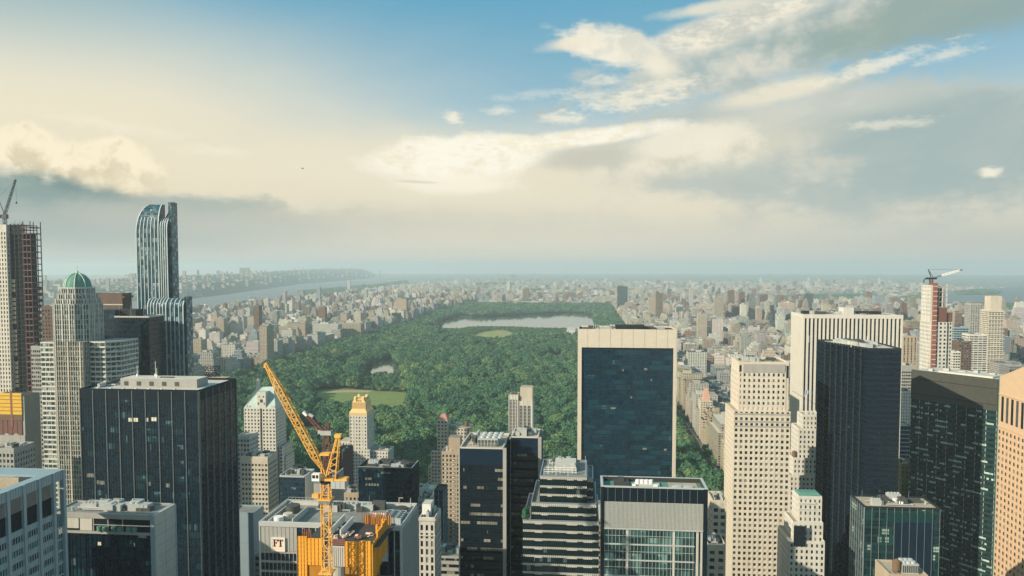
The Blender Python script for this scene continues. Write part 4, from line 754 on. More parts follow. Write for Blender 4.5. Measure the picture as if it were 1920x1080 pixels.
    part(c, 'head', M['plant'], lambda mb: (mb.box(x - 2.2, x + 2.2, Y2 - 1.5, Y2 + 1.5, Q(613, 815)[2], Q(613, 807)[2]), mb.box(x - 3.4, x - 2.2, Y2 - 1, Y2 + 1, Q(613, 813)[2], Q(613, 806)[2]))); part(c, 'boom', M['crane_red'], lambda mb: lattice(mb, Q(608, 812), Q(572, 774), 1.5, 1.0, .22, 9))
    part(c, 'boom_head', M['white'], lambda mb: mb.bar(Q(569, 772), Q(576, 779), .9, 0, 6)); part(c, 'stay_rope', M['dark_metal'], lambda mb: mb.bar(Q(572, 774), Q(614.5, 792), .07))
h_crane()
# ------------------------------------------------------------------ centre: park-side towers
def h_tan():
    Y = 730; X = lambda px: S(px, 800, Y)[0]; Z = lambda py: S(840, py, Y)[1]; cells, a, b = [], MB(), MB()
    r = thing('tan_stepped_tower', 'tan brick stepped apartment tower with small pink hipped roof at the park edge', 'apartment tower', (X(840), Y + 12, 0))
    def vol(l, rr, top, y, d, nm):
        p = rect(X(l), X(rr), y, y + d); part(r, nm, [M['cream'], M['roof_tan']], lambda mb: mb.prism(p, 0, Z(top), 0, 1)); skin(p, 0, Z(top), 2.9, 3.4, 1.5, 1.7, .3, .24, a, b, cells, 1.2)
    vol(820, 839, 788, Y, 15, 'tower_shaft'); vol(839.2, 880, 803, Y + 3, 18, 'east_wing'); vol(809.5, 838, 845, Y - 3, 2.9, 'front_setback'); vol(803, 819.5, 876, Y - 1, 14, 'west_setback'); vol(841, 858, 800, Y + 8, 6, 'attic')
    part(r, 'roof', M['pinkroof'], lambda mb: mb.prism(rect(X(820), X(839), Y, Y + 15), Z(788) + .02, Z(778), 0, None, False, rect(X(826), X(833), Y + 6, Y + 9))); part(r, 'glazed_terrace', M['copper'], lambda mb: mb.box(X(841), X(858), Y + 2.6, Y + 2.95, Z(806), Z(800)))
    tank(r, X(872), Y + 9, Z(803), 1.8, 3, 1.5)
    a.build('pier_cladding', M['cream'], r); b.build('spandrel_cladding', M['cream'], r); windows(r, cells, 31); roof_kit(r, X(842), X(879), Y + 4, Y + 20, Z(803) - .05, 33, 5)
    r, x0, x1, z, p = grid_tower('brown_balcony_tower', 'brown brick tower with pale balcony edges, left of the twin dark office slabs', 'apartment tower', 828, 862, 848, 560, 18, M['tan'], M['roof_tan'], 2.6, 3.2, 1.3, 1.5, 1.5, seed=34, kit=3)
    part(r, 'balcony', M['white'], lambda mb: [mb.box(x0 + q, x0 + q + 1.5, 559.2, 559.7, z - 6 - k * 3.2, z - 5.6 - k * 3.2) for k in range(28) for q in (2.2, 8.4)]); part(r, 'bulkhead', [M['tan'], M['roof_grey']], lambda mb: mb.box(x0 + 4.5, x1 - .5, 564, 574, z - .3, S(850, 823, 560)[1], 0, 1))
    r, x0, x1, z, p = tower('narrow_teal_tower', 'narrow dark teal glass tower squeezed beside the brown balcony tower', 'office tower', 814, 831, 921, 470, 14, GL['blue'], M['roof_dark'], .9, M['dark_metal']); a, b = MB(), MB(); skin(p, 0, z, 3, 3.5, .25, 0, .25, 0, a, b); a.build('mullion', M['steel_blue'], r)
    r, x0, x1, z, p = grid_tower('ornate_stone_block', 'ornate pale stone block with tall arched bays, between the dark blocks', 'office block', 786, 815, 972, 385, 16, M['pale_stone'], M['roof_grey'], 3.2, 4.2, 1.4, 1.3, 3, seed=36, kit=4)
    part(r, 'cornice', M['pale_stone'], lambda mb: (mb.box(x0 - .3, x1 + .5, 384.3, 384.9, z - 1, z + .3), mb.box(x0 - .2, x1 + .4, 384.4, 384.8, z - 9, z - 8.4))); part(r, 'roof_pavilion', [M['white'], M['roof_pale']], lambda mb: mb.box(x0 + .5, x0 + 5, 390, 398, z - .3, z + 6, 0, 1))
    grid_tower('white_attic_block', 'small white block with stepped terraces just above the ornate stone block', 'apartment block', 784, 806, 936, 480, 14, M['white_marble'], M['roof_dark'], 3, 3.4, 1.5, 1.6, 1, seed=37, kit=5)
    r, x0, x1, z, p = tower('green_roofed_block', 'low block with a weathered green copper roof behind the dark square block', 'apartment block', 780, 812, 918, 650, 16, M['pale_stone'], M['copper_pale'], .8, M['copper_pale']); roof_kit(r, x0, x1, 652, 664, z - .2, 38, 3)
    r, x0, x1, z, p = tower('low_banded_block', 'low grey block of horizontal bands at the foot of the brown balcony tower', 'office block', 812, 862, 1044, 420, 20, GL['office'], M['roof_grey'], .9, M['concrete']); a, b = MB(), MB(); skin(p, 0, z, 8, 3.8, 0, 1.9, 0, .35, a, b); b.build('spandrel_band', M['concrete'], r); roof_kit(r, x0, x1, 422, 438, z - .2, 39, 5)
    grid_tower('mid_block_loft', 'plain tan loft block deep between the signed block and the dark square block', 'office block', 640, 676, 925, 545, 20, M['tan'], M['roof_tan'], 3, 3.8, 1.4, 1.8, seed=41, kit=5)
h_tan()
def h_arched():
    Y = 735; X = lambda px: S(px, 780, Y)[0]; Z = lambda py: S(975, py, Y)[1]
    r = thing('arched_strip_tower', 'pale hotel tower with dark arched vertical window strips, alone against the park trees', 'hotel tower', (X(976), Y + 10, 0))
    part(r, 'wall', [M['pale_stone'], M['roof_tan']], lambda mb: (mb.box(X(954), X(971.5), Y, Y + 18, 0, Z(741), 0, 1))); part(r, 'east_wall', [M['pale_stone'], M['roof_tan']], lambda mb: mb.box(X(971.6), X(999), Y + .6, Y + 18.2, 0, Z(752), 0, 1)); part(r, 'penthouse', [M['cream'], M['roof_tan']], lambda mb: mb.box(X(975), X(998), Y + 2, Y + 16, Z(753), Z(727), 0, 1))
    for l, rr, t, y in ((955.6, 959.6, 751, Y), (961.4, 965.2, 751, Y), (966.6, 969.6, 751, Y), (974.5, 979.6, 763, Y + .6), (982, 987, 763, Y + .6), (989.6, 994.6, 763, Y + .6)):
        xc, w = (X(l) + X(rr)) / 2, (X(rr) - X(l)) / 2
        s = part(r, 'window_strip', M['winglass'], lambda mb: mb.poly([(xc - w, y - .05, 0), (xc + w, y - .05, 0)] + [(xc + w * math.cos(k * math.pi / 8), y - .05, Z(t) + w * math.sin(k * math.pi / 8)) for k in range(9)]))
        part(s, 'spandrel_trim', M['grey_metal'], lambda mb: [mb.box(xc - w + .05, xc + w - .05, y - .14, y - .04, Z(t) - 1.6 - k * 3.3, Z(t) - .9 - k * 3.3) for k in range(34)]); part(s, 'mullion', M['pale_stone'], lambda mb: [mb.box(xc + q - .1, xc + q + .1, y - .2, y - .04, 0, Z(t) + .8) for q in (-w / 3, w / 3)])
    part(r, 'corner_pier', M['white_marble'], lambda mb: [mb.box(X(q) - .35, X(q) + .35, Y - .25 + d, Y + .03 + d, 0, Z(t)) for q, d, t in ((954.3, 0, 741), (960.5, 0, 741), (966, 0, 741), (971, 0, 741), (973, .6, 752), (980.8, .6, 752), (988.3, .6, 752), (997.5, .6, 752))]); part(r, 'vent_grille', M['plant_dark'], lambda mb: mb.box(X(957), X(968), Y + 5, Y + 10, Z(741) - .1, Z(741) + 1.2))
h_arched()
def h_twin():
    r = thing('twin_slab_tower', 'pair of joined dark office slabs with speckled window rows and rooftop cooling towers', 'office tower', (S(930, 900, 345)[0], 350, 0))
    xa, za = S(862, 841, 330); xb, _ = S(943, 841, 330); xc, _ = S(958, 822, 348); xd, zb = S(1009, 822, 348)
    for (x0, x1, y, d, z, nm) in ((xa, xb, 330, 30, za, 'west_slab'), (xc, xd, 348, 18, zb, 'east_slab')):
        part(r, nm, [GL['office'], M['roof_tan']], lambda mb: mb.box(x0, x1, y, y + d, 0, z - .2, 0, 1)); p = rect(x0, x1, y, y + d); part(r, 'parapet', M['pale_concrete'], lambda mb: parapet(mb, p, z - .2, .9, .5))
        part(r, 'blank_band', M['blue_black'], lambda mb: mb.box(x0, x1, y - .25, y + .02, z - 7.2, z + .1)); part(r, 'corner_pier', M['concrete'], lambda mb: (mb.box(x1 - .02, x1 + 1.5, y - .3, y + 1.2, 0, z + .5), mb.box(x0 - .6, x0 + .02, y - .3, y + .8, 0, z + .5), mb.box(x1 - .03, x1 + 1.4, y + d - 1.4, y + d, 0, z + .4)))
        a, b = MB(), MB(); skin(p, 0, z - 7.2, 4.6, 3.9, .14, 0, .12, 0, a, b); a.build('dark_mullion', M['black_metal'], r)
        b2 = MB(); skin(p, 0, z - 7.2, 4.6, 3.9, 0, 1.2, 0, .06, MB(), b2); b2.build('dark_spandrel', M['black_metal'], r)
    part(r, 'link', [M['black_metal'], M['roof_tan']], lambda mb: mb.box(xb + 1.5, xc - .6, 345, 364, 0, zb - .3, 0, 1))
    o = part(r, 'cooling_tower', M['plant'], lambda mb: mb.box(xa + 7, xb - 3, 336, 349, za - .3, za + 3.2)); part(o, 'cooling_fan', M['pale_metal'], lambda mb: [mb.cyl(xa + 9 + k * 2.6, 338.5 + q * 4, za + 3.1, za + 3.9, 1.0, 14) for k in range(4) for q in range(3)]); part(o, 'vent_grille', M['plant_dark'], lambda mb: [mb.box(xa + 7.2 + k * 1.5, xa + 8.3 + k * 1.5, 335.9, 336.05, za, za + 2.6) for k in range(6)])
    part(r, 'steel_frame', M['pale_metal'], lambda mb: ([mb.bar((xa + 5 + k * 1.3, 334 + k * .1, za - .2), (xa + 5 + k * 1.3, 334 + k * .1, za + 1.6), .08) for k in range(9)], [mb.bar((xa + 5, 334, za + q), (xa + 15.4, 334.8, za + q), .08) for q in (.8, 1.6)])); roof_kit(r, xa + 1, xa + 7, 334, 358, za - .2, 51, 4); roof_kit(r, xc, xd, 352, 364, zb - .2, 52, 6)
M['blue_black'] = mat('blue_black_panel', (.008, .022, .040), .3, .1, var=.2)
h_twin()
# ------------------------------------------------------------------ terraced tower with cream bands
def h_terrace():
    r = thing('terraced_office_tower', 'terraced dark teal office tower ringed by cream spandrel bands with a roof of white pipework', 'office tower', (S(1050, 980, 300)[0], 316, 0)); s = MB(); m = MB(); Y = 300
    X = lambda px, y: S(px, 950, y)[0]; Z = lambda py, y: S(1050, py, y)[1]; fl = 3.36
    def tier(l, rr, top, y, dp, n, nm, bots):
        x0, x1, z = X(l, y), X(rr, y), Z(top, y); p = rect(x0, x1, y, y + dp); part(r, nm, [GL['greendk'], M['roof_grey']], lambda mb: mb.prism(p, 0, z - .1, 0, 1)); part(r, 'parapet', M['grey_metal'], lambda mb: parapet(mb, p, z - .1, .8, .35))
        for i, a, u, nn, L in edges(p):
            for k in range(n):
                zz = z - k * fl; s.obox(a, u, nn, .01, L - .01, -.05, .22 + .004 * i, zz - .8, zz + (.12 if k == 0 else 0))
                rg = random.Random(k * 7 + i)
                for c0, c1 in ((.16, .26), (.58, .72), (.8, .92)): s.obox(a, u, nn, L * c0, L * c1, -.05, .34 + .004 * i, zz - 1.05, zz - .45)
            q = int(L / .8)
            for k in range(q + 1): m.obox(a, u, nn, k * L / q - .03, k * L / q + .03, -.05, .37 + .002 * i, z - n * fl, z + .05)
        return x0, x1, z
    x0, x1, z = tier(1012, 1100, 895, 303, 26, 6, 'top_tier', 0); tier(996, 1118, 946, 301, 32, 3, 'middle_tier', 0); xa, xb, zc = tier(980, 1123, 979, Y, 36, 26, 'lower_tier', 0); tier(1100.5, 1112, 898, 308, 20, 5, 'side_tier', 0)
    s.build('spandrel_band', M['pale_concrete'], r); m.build('mullion', M['dark_metal'], r)
    h = part(r, 'roof_house', [M['plant'], M['roof_pale']], lambda mb: mb.box(x0 + 5.5, x1 - 4.5, 312, 324, z - .2, z + 2.6, 0, 1)); part(h, 'roof_box', M['pale_metal'], lambda mb: mb.box(x0 + 12, x0 + 13.6, 313, 314.4, z + 2.5, z + 3.4))
    part(r, 'pipe_frame', M['white'], lambda mb: ([mb.bar((x0 + 1.5 + k * 1.6, 306 + (k % 3) * 1.5, z), (x0 + 1.5 + k * 1.6, 306 + (k % 3) * 1.5, z + 2.6 + (k % 2)), .12) for k in range(9)], [mb.bar((x0 + 1.5, 306 + q * 1.5, z + 1.4 + q * .5), (x0 + 14.5, 306 + q * 1.5, z + 1.4 + q * .5), .12) for q in range(3)])); part(r, 'steel_screen', M['pale_metal'], lambda mb: [mb.bar((x1 - .6, 306 + k * 1.4, z), (x1 - .6, 306 + k * 1.4, z + 3.2), .1) for k in range(15)] + [mb.bar((x1 - .6, 306, z + 3.1), (x1 - .6, 326, z + 3.1), .1)])
    roof_kit(r, x0 + 2, x1 - 2, 322, 328, z - .2, 61, 5)
    return X(986, 301), zc
tx, tz = h_terrace()
# ------------------------------------------------------------------ travertine-framed dark slab
def h_solow():
    Y = 600; r, x0, x1, z, p = tower('travertine_framed_skyscraper', 'wide skyscraper of dark blue glass framed by pale travertine bands', 'skyscraper', 1085, 1268, 619, Y, 34, GL['solow'], M['roof_dark'], 1.2, M['travertine'])
    zb = S(1200, 652, Y)[1]; f = Y / FPX
    part(r, 'stone_fascia', M['travertine'], lambda mb: mb.box(x0 - .05, x1 + .05, Y - 1.4, Y + .1, zb, z + 1.0)); part(r, 'stone_joint', M['bronze'], lambda mb: [mb.box(x0 + 7 + k * 8.7, x0 + 7.12 + k * 8.7, Y - 1.45, Y - 1.38, zb, z + .95) for k in range(8)])
    part(r, 'stone_jamb', M['travertine'], lambda mb: (mb.box(x0 - .06, x0 + 2.4, Y - 1.38, Y + .1, 0, zb - .02), mb.box(x1 - 2.0, x1 + .06, Y - 1.38, Y + .1, 0, zb - .02))); part(r, 'stone_flank', M['travertine'], lambda mb: (mb.box(x1 + .07, x1 + .6, Y - 1.3, Y + 33, 0, z + .9), mb.box(x0 - .6, x0 - .07, Y - 1.3, Y + 33, 0, z + .9)))
    a, b = MB(), MB(); skin([(x0 + 3, Y), (x1 - 2.4, Y), (x1 - 2.4, Y + 5), (x0 + 3, Y + 5)], 0, zb, (x1 - x0) / 8.3, 3.9, .22, .16, .12, .08, a, b, only=(0,)); a.build('mullion', M['dark_metal'], r); b.build('spandrel_trim', M['black_metal'], r)
    for px, py, w in ((1208, 692, 2.2), (1167, 694, 1.0), (1182, 745, 1.4), (1145, 765, 4), (1205, 841, 3), (1245, 843, 2), (1220, 712, 1.0)):
        X, Z = S(px, py, Y); part(r, 'lit_window', M['winpale'], lambda mb: mb.box(X, X + w, Y - .06, Y + .01, Z - .8, Z + .7))
    roof_kit(r, x0 + 4, x1 - 4, Y + 6, Y + 30, z - .2, 71, 6); part(r, 'roof_screen', M['dark_metal'], lambda mb: mb.box(S(1155, 616, Y)[0], S(1210, 616, Y)[0], Y + 8, Y + 20, z - .2, z + 3.4))
    for q in (1113, 1117, 1121): part(r, 'antenna', M['white'], lambda mb: mb.bar((S(q, 616, Y)[0], Y + 6, z - .2), (S(q, 616, Y)[0], Y + 6, z + 4), .13))
h_solow()
# ------------------------------------------------------------------ glass box with a louvred crown
def h_box():
    Y = 300; r, x0, x1, z, p = tower('louvred_glass_tower', 'dark framed glass tower with a pale louvred crown and an open roof well with fans', 'office tower', 1127, 1327, 918, Y, 15, GL['atrium'], M['copper'], 0); Z = lambda py: S(1200, py, Y)[1]; X = lambda px: S(px, 950, Y)[0]
    r_ = rect(x0, x1, Y, Y + 15); part(r, 'roof_rim', M['bronze'], lambda mb: parapet(mb, r_, z - .2, 1.6, 1.2)); part(r, 'rim_coping', M['pale_metal'], lambda mb: parapet(mb, rect(x0 - .05, x1 + .05, Y - .05, Y + 15.05), z + 1.35, .16, .9))
    part(r, 'dark_fascia', M['black_metal'], lambda mb: mb.box(x0 + 1.2, x1 - 1.2, Y - .4, Y + .02, Z(941), z + .9)); part(r, 'fascia_fin', M['grey_metal'], lambda mb: [mb.box(x0 + 2.6 + k * 2.86, x0 + 2.7 + k * 2.86, Y - .55, Y - .38, Z(941), z + .8) for k in range(14)]); part(r, 'corner_post', M['black_metal'], lambda mb: (mb.box(x0, x0 + 1.3, Y - .6, Y + .05, 0, z + 1.2), mb.box(x1 - 1.6, x1, Y - .6, Y + .05, 0, z + 1.2)))
    part(r, 'louvre_screen', M['pale_concrete'], lambda mb: mb.box(x0 + 1.35, x1 - 1.65, Y - .3, Y + .03, Z(990), Z(941.5))); part(r, 'louvre_slat', M['pale_metal'], lambda mb: [mb.box(x0 + 1.5 + k * .5, x0 + 1.68 + k * .5, Y - .52, Y - .28, Z(990), Z(941.6)) for k in range(int((x1 - x0 - 3.3) / .5))]); part(r, 'louvre_trim', M['plant'], lambda mb: [mb.box(x0 + 1.4, x1 - 1.7, Y - .42, Y - .29, Z(946 + k * 5) - .07, Z(946 + k * 5) + .07) for k in range(9)] + [mb.box(x0 + 1.3, x1 - 1.6, Y - .6, Y + .02, Z(993), Z(990.2))])
    xl = X(1303); part(r, 'mullion', M['pale_metal'], lambda mb: [mb.box(x0 + 1.5 + k * 1.42, x0 + 1.6 + k * 1.42, Y - .3, Y + .02, 60, Z(993)) for k in range(27)]); part(r, 'floor_edge', M['pale_metal'], lambda mb: [mb.box(x0 + 1.3, x1 - 1.7 if k > 1 else xl, Y - .4, Y + .02, Z(1021 + k * 29.5) - .25, Z(1021 + k * 29.5) + .25) for k in range(6)] + [mb.box(x0 + 1.3, xl, Y - .25, Y + .02, Z(1005 + k * 29.5) - .05, Z(1005 + k * 29.5) + .05) for k in range(6)])
    part(r, 'open_bay', M['black_metal'], lambda mb: mb.box(xl, x1 - 1.7, Y - .2, Y + .04, Z(1052), Z(993))); part(r, 'concrete_column', M['pale_concrete'], lambda mb: [mb.box(X(q), X(q) + w, Y - .24, Y + .03, 60, Z(t)) for q, w, t in ((1174, 1.0, 994), (1262, .8, 994), (1306, .9, 994), (1314, .8, 994))])
    o = part(r, 'plant_deck', M['roof_pale'], lambda mb: mb.box(X(1185), X(1240), Y + 3, Y + 11, z - .2, z + .4))
    for k in range(4): part(o, 'cooling_fan', M['white'], lambda mb: mb.cyl(X(1198 + k * 8.5), Y + 9, z + .35, z + 1.9, .85, 16))
    for k in (0, 1): part(o, 'vent_box', M['white'], lambda mb: mb.box(X(1186 + k * 42), X(1193 + k * 42), Y + 4, Y + 6, z + .35, z + 1.1))
    part(r, 'tan_deck', M['roof_tan'], lambda mb: mb.box(X(1258), X(1313), Y + 2, Y + 13, z - .2, z - .05))
    for q in (1272, 1294): part(r, 'flat_fan', M['pale_metal'], lambda mb: (mb.cyl(X(q), Y + 6, z - .1, z + .5, 1.9, 20, 0, 1.9), mb.cyl(X(q), Y + 6, z + .45, z + .55, 1.3, 20)))
    part(r, 'dark_machine', M['roof_dark'], lambda mb: (mb.box(X(1152), X(1180), Y + 4, Y + 10, z - .2, z + 1.7), mb.box(X(1160), X(1172), Y + 6, Y + 12, z + 1.65, z + 2.2)))
h_box()
# ------------------------------------------------------------------ limestone grid tower
def h_lime():
    Y = 500; X = lambda px: S(px, 800, Y)[0]; Z = lambda py: S(1420, py, Y)[1]; cells, a, b = [], MB(), MB()
    r = thing('limestone_grid_tower', 'cream limestone tower gridded with small square dark windows and white panels between them', 'office tower', (X(1430), Y + 14, 0)); dp = 26
    up = rect(X(1384), X(1477), Y, Y + dp); lo = rect(X(1375), X(1481), Y - .8, Y + dp + 2)
    part(r, 'upper_wall', [M['cream_stone'], M['roof_tan']], lambda mb: mb.prism(up, Z(770), Z(681), 0, 1)); part(r, 'lower_wall', [M['cream_stone'], M['roof_tan']], lambda mb: mb.prism(lo, 0, Z(770), 0, 1))
    pz = Z(681); part(r, 'parapet', M['cream_stone'], lambda mb: parapet(mb, up, pz - .1, 1.0, .5)); part(r, 'parapet_band', M['concrete'], lambda mb: mb.box(X(1392), X(1470), Y - .45, Y - .3, Z(699), pz - .6))
    skin(rect(X(1390), X(1472), Y - .02, Y + dp), Z(770), pz - 5.6, 3.15, 3.62, 1.75, 1.8, .3, .24, a, b, cells, .9); skin(rect(X(1384), X(1390), Y - .01, Y + dp), Z(770), pz - 5.6, 2.9, 3.62, 1.4, 1.8, .3, .24, a, b, cells, .9)
    part(r, 'dark_slot', M['winglass'], lambda mb: (mb.box(X(1384.5), X(1388.6), Y - .1, Y + .02, Z(708), Z(685)), mb.box(X(1472.5), X(1476.5), Y - .1, Y + .02, Z(708), Z(685))))
    skin(lo, 0, Z(770), 3.05, 3.62, 1.5, 1.75, .32, .26, a, b, cells, .6)
    xs = [X(1390) + (X(1472) - X(1390)) * k / 9 for k in range(10)]
    o = part(r, 'white_panel', M['white_marble'], lambda mb: [mb.box(xs[k] - .78, xs[k] + .78, Y - .42, Y - .3, pz - 5.6 - 3.62 * j - 3.0 + .9, pz - 5.6 - 3.62 * j - 1.2 + .9) for k in range(2, 8) for j in range(7)] + [mb.box(X(1394) + 3.05 * k - .7, X(1394) + 3.05 * k + .7, Y - 1.24, Y - 1.1, Z(770) - 16.6 - 3.62 * j - 1.8, Z(770) - 16.6 - 3.62 * j) for k in range(2, 8) for j in range(34)])
    part(r, 'belt_course', M['concrete'], lambda mb: [mb.box(X(1375), X(1481), Y - 1.28, Y - .8, Z(py) - .5, Z(py) + .5) for py in (776, 790, 799)])
    a.build('pier_cladding', M['cream_stone'], r); b.build('spandrel_cladding', M['cream_stone'], r); windows(r, cells, 41); roof_kit(r, X(1388), X(1474), Y + 3, Y + 22, pz - .1, 73, 5)
M['cream_stone'] = mat('cream_limestone', (.58, .52, .42), .8, var=.22, scale=.3, streak=1)
h_lime()
# ------------------------------------------------------------------ white-piered slab
def h_piers():
    Y = 680; r, x0, x1, z, p = tower('white_piered_skyscraper', 'broad white marble skyscraper striped with continuous dark vertical window bands', 'skyscraper', 1507, 1691, 591, Y, 36, GL['navy'], M['roof_grey'], .4, M['white_marble'])
    a, b = MB(), MB(); n = 27
    for i, a0, u, nn, L in edges(p):
        k = round(L / 3.35); bw = L / k
        for j in range(k + 1):
            c = j * bw; w = .85; q = lambda s_, d: (a0[0] + u[0] * (c + s_) + nn[0] * d, a0[1] + u[1] * (c + s_) + nn[1] * d)
            a.prism([q(-w, -.1), q(-w * .9, .9 + i * .01), q(w * .9, .9 + i * .01), q(w, -.1)], 0, z - 2.4)
    a.build('pier', M['white_marble'], r); part(r, 'crown_band', M['white_marble'], lambda mb: [mb.obox(a0, u, nn, -.9, L + .9, -.1, 1.0 + i * .01, z - 2.6, z + .8 + i * .01) for i, a0, u, nn, L in edges(p)])
    part(r, 'penthouse', [M['pale_stone'], M['roof_pale']], lambda mb: mb.box(S(1581, 580, Y + 10)[0], S(1601, 580, Y + 10)[0], Y + 10, Y + 22, z - .2, S(1590, 577, Y + 10)[1], 0, 1)); part(r, 'roof_screen', M['dark_metal'], lambda mb: mb.box(x0 + 6, x1 - 8, Y + 24, Y + 32, z - .2, z + 2.2)); roof_kit(r, x0 + 4, x1 - 4, Y + 4, Y + 30, z - .2, 75, 5)
    # flag on its pole in front of the pier slab
    f = thing('flag', 'pale flag streaming from a slanting pole in front of the white pier skyscraper', 'flag', (S(1508, 742, 640)[0], 640, S(1508, 742, 640)[1]))
    P = lambda px, py: (S(px, py, 640)[0], 640, S(px, py, 640)[1]); part(f, 'pole', M['white'], lambda mb: mb.bar(P(1507, 745), P(1514, 726), .12)); pa, pb = P(1508.5, 740), P(1514, 727)
    part(f, 'cloth', M['flagblue'], lambda mb: [mb.poly([(pa[0] + k, 640 + .4 * math.sin(k), pa[2] + .25 * k), (pa[0] + k + 1, 640 + .4 * math.sin(k + 1), pa[2] + .25 * (k + 1)), (pb[0] + k * .7, 640 + .4 * math.sin(k + .7), pb[2] + .2 * k) if k == 0 else (pa[0] + k + 1, 640.1 + .4 * math.sin(k + 1), pa[2] + 3.2 + .2 * (k + 1)), (pa[0] + k + .2, 640.1 + .4 * math.sin(k), pa[2] + 3 + .2 * k)]) for k in range(3)])
    mx, my, mz = P(1508, 746); part(f, 'pole_base', M['dark_metal'], lambda mb: (mb.box(mx - .8, mx + .4, 639.6, 640.4, mz - 1, mz + .5), mb.bar((mx, 640, mz), (mx, 676, mz - .2), .15)))
h_piers()
# ------------------------------------------------------------------ setback limestone pair
def h_setback():
    def stack(name, label, Y, tiers, seed, m):
        X = lambda px: S(px, 900, Y)[0]; Z = lambda py: S(1510, py, Y)[1]; cells, a, b = [], MB(), MB(); r = thing(name, label, 'office tower', (X(1515), Y + 10, 0))
        for k, (l, rr, top, dy, d) in enumerate(tiers):
            p = rect(X(l), X(rr), Y + dy, Y + dy + d); part(r, 'tier', [M[m], M['roof_tan']], lambda mb: mb.prism(p, 0, Z(top) - .1, 0, 1)); part(r, 'parapet', M[m], lambda mb: parapet(mb, p, Z(top) - .1, .8, .35)); skin(p, 0, Z(top) - .2, 2.9, 3.6, 1.6, 1.7, .3, .24, a, b, cells, 1.0)
        a.build('pier_cladding', M[m], r); b.build('spandrel_cladding', M[m], r); windows(r, cells, seed); return r, X, Z
    r, X, Z = stack('setback_limestone_tower', 'narrow pale limestone tower stepping back in tiers in front of the white pier skyscraper', 575, ((1509, 1544, 783, 9, 14), (1500, 1546, 808, 6, 20), (1489, 1547, 862, 3, 25), (1481, 1548, 893, 0, 30)), 81, 'pale_stone')
    part(r, 'turret', M['pale_stone'], lambda mb: [(mb.box(X(q), X(q + 4), 585, 588, Z(784), Z(778)), mb.box(X(q + 1), X(q + 3), 585.5, 587.5, Z(778.2), Z(774))) for q in (1516, 1524, 1532)]); tank(r, X(1494), 583, Z(862), 1.6, 3, 1)
    r, X, Z = stack('arcaded_limestone_block', 'lower limestone block with pedimented upper floors between the grid tower and the black zigzag tower', 455, ((1504, 1548, 938, 6, 14), (1492, 1548, 984, 3, 20), (1482, 1549, 1016, 0, 26)), 82, 'pale_stone')
    part(r, 'cornice', M['pale_stone'], lambda mb: (mb.box(X(1503), X(1536), 460.2, 460.8, Z(950), Z(947)), mb.box(X(1503), X(1536), 460.3, 460.8, Z(961), Z(959)))); part(r, 'copper_roof', M['copper'], lambda mb: mb.prism(rect(X(1504), X(1548), 461, 475), Z(938), Z(932), 0, None, False, rect(X(1508), X(1544), 465, 471))); part(r, 'glazed_bay', M['winglass'], lambda mb: mb.box(X(1490), X(1512), 454.2, 454.95, 90, Z(1024)))
h_setback()
# ------------------------------------------------------------------ black zigzag tower
def h_zigzag():
    Y = 490; X = lambda px, y=Y: S(px, 660, y)[0]; z = S(1660, 655, Y)[1]; xr = X(1690); n = 7
    xs = [X(1547, 530) + (X(1627) - X(1547, 530)) * k / n for k in range(n + 1)]; ys = [530 - (530 - Y) * k / n for k in range(n + 1)]
    p = []
    for k in range(n): p += [(xs[k], ys[k]), (xs[k + 1], ys[k])]
    p += [(xs[n], Y), (xr, Y), (xr, 545), (xs[0], 545)]
    r = thing('zigzag_black_tower', 'black glass skyscraper with a sawtooth corner of stepped vertical edges', 'skyscraper', (X(1630), 515, 0)); part(r, 'wall', [GL['trump'], M['roof_pale']], lambda mb: mb.prism(p, 0, z - .2, 0, 1)); part(r, 'parapet', M['dark_metal'], lambda mb: parapet(mb, p, z - .2, .9, .3))
    a, b = MB(), MB(); skin(p, 0, z - .25, 1.45, 3.3, .1, .8, .12, .07, a, b); a.build('dark_mullion', M['black_metal'], r); b.build('spandrel_trim', M['bronze_dark'], r)
    part(r, 'edge_fin', M['bronze'], lambda mb: [mb.box(xs[k] - .28, xs[k] + .12, ys[k] - .35, ys[k] + .1, 0, z + .3) for k in range(n)]); roof_kit(r, xs[3], xr - 1, Y + 6, 542, z - .2, 91, 7); part(r, 'roof_house', [M['pale_concrete'], M['roof_pale']], lambda mb: mb.box(xs[6], xr - 6, 512, 530, z - .3, z + 2.2, 0, 1))
    for q in (1553, 1672): part(r, 'mast', M['white'], lambda mb: mb.bar((X(q), 532, z - .2), (X(q), 532, z + 4.5), .12))
    # low dark block beside it
    r, x0, x1, z, p = tower('dark_rear_block', 'dark blue block behind, between the black zigzag tower and the granite-banded tower', 'office block', 1684, 1712, 800, 700, 20, GL['blue'], M['roof_tan'], .8); a, b = MB(), MB(); skin(p, 0, z, 3, 3.6, .2, .9, .2, .15, a, b); a.build('mullion', M['dark_metal'], r); b.build('spandrel_band', M['steel_blue'], r)
M['bronze_dark'] = mat('bronze_spandrel', (.003, .012, .021), .6, 0, var=.25, spec=.15)
h_zigzag()
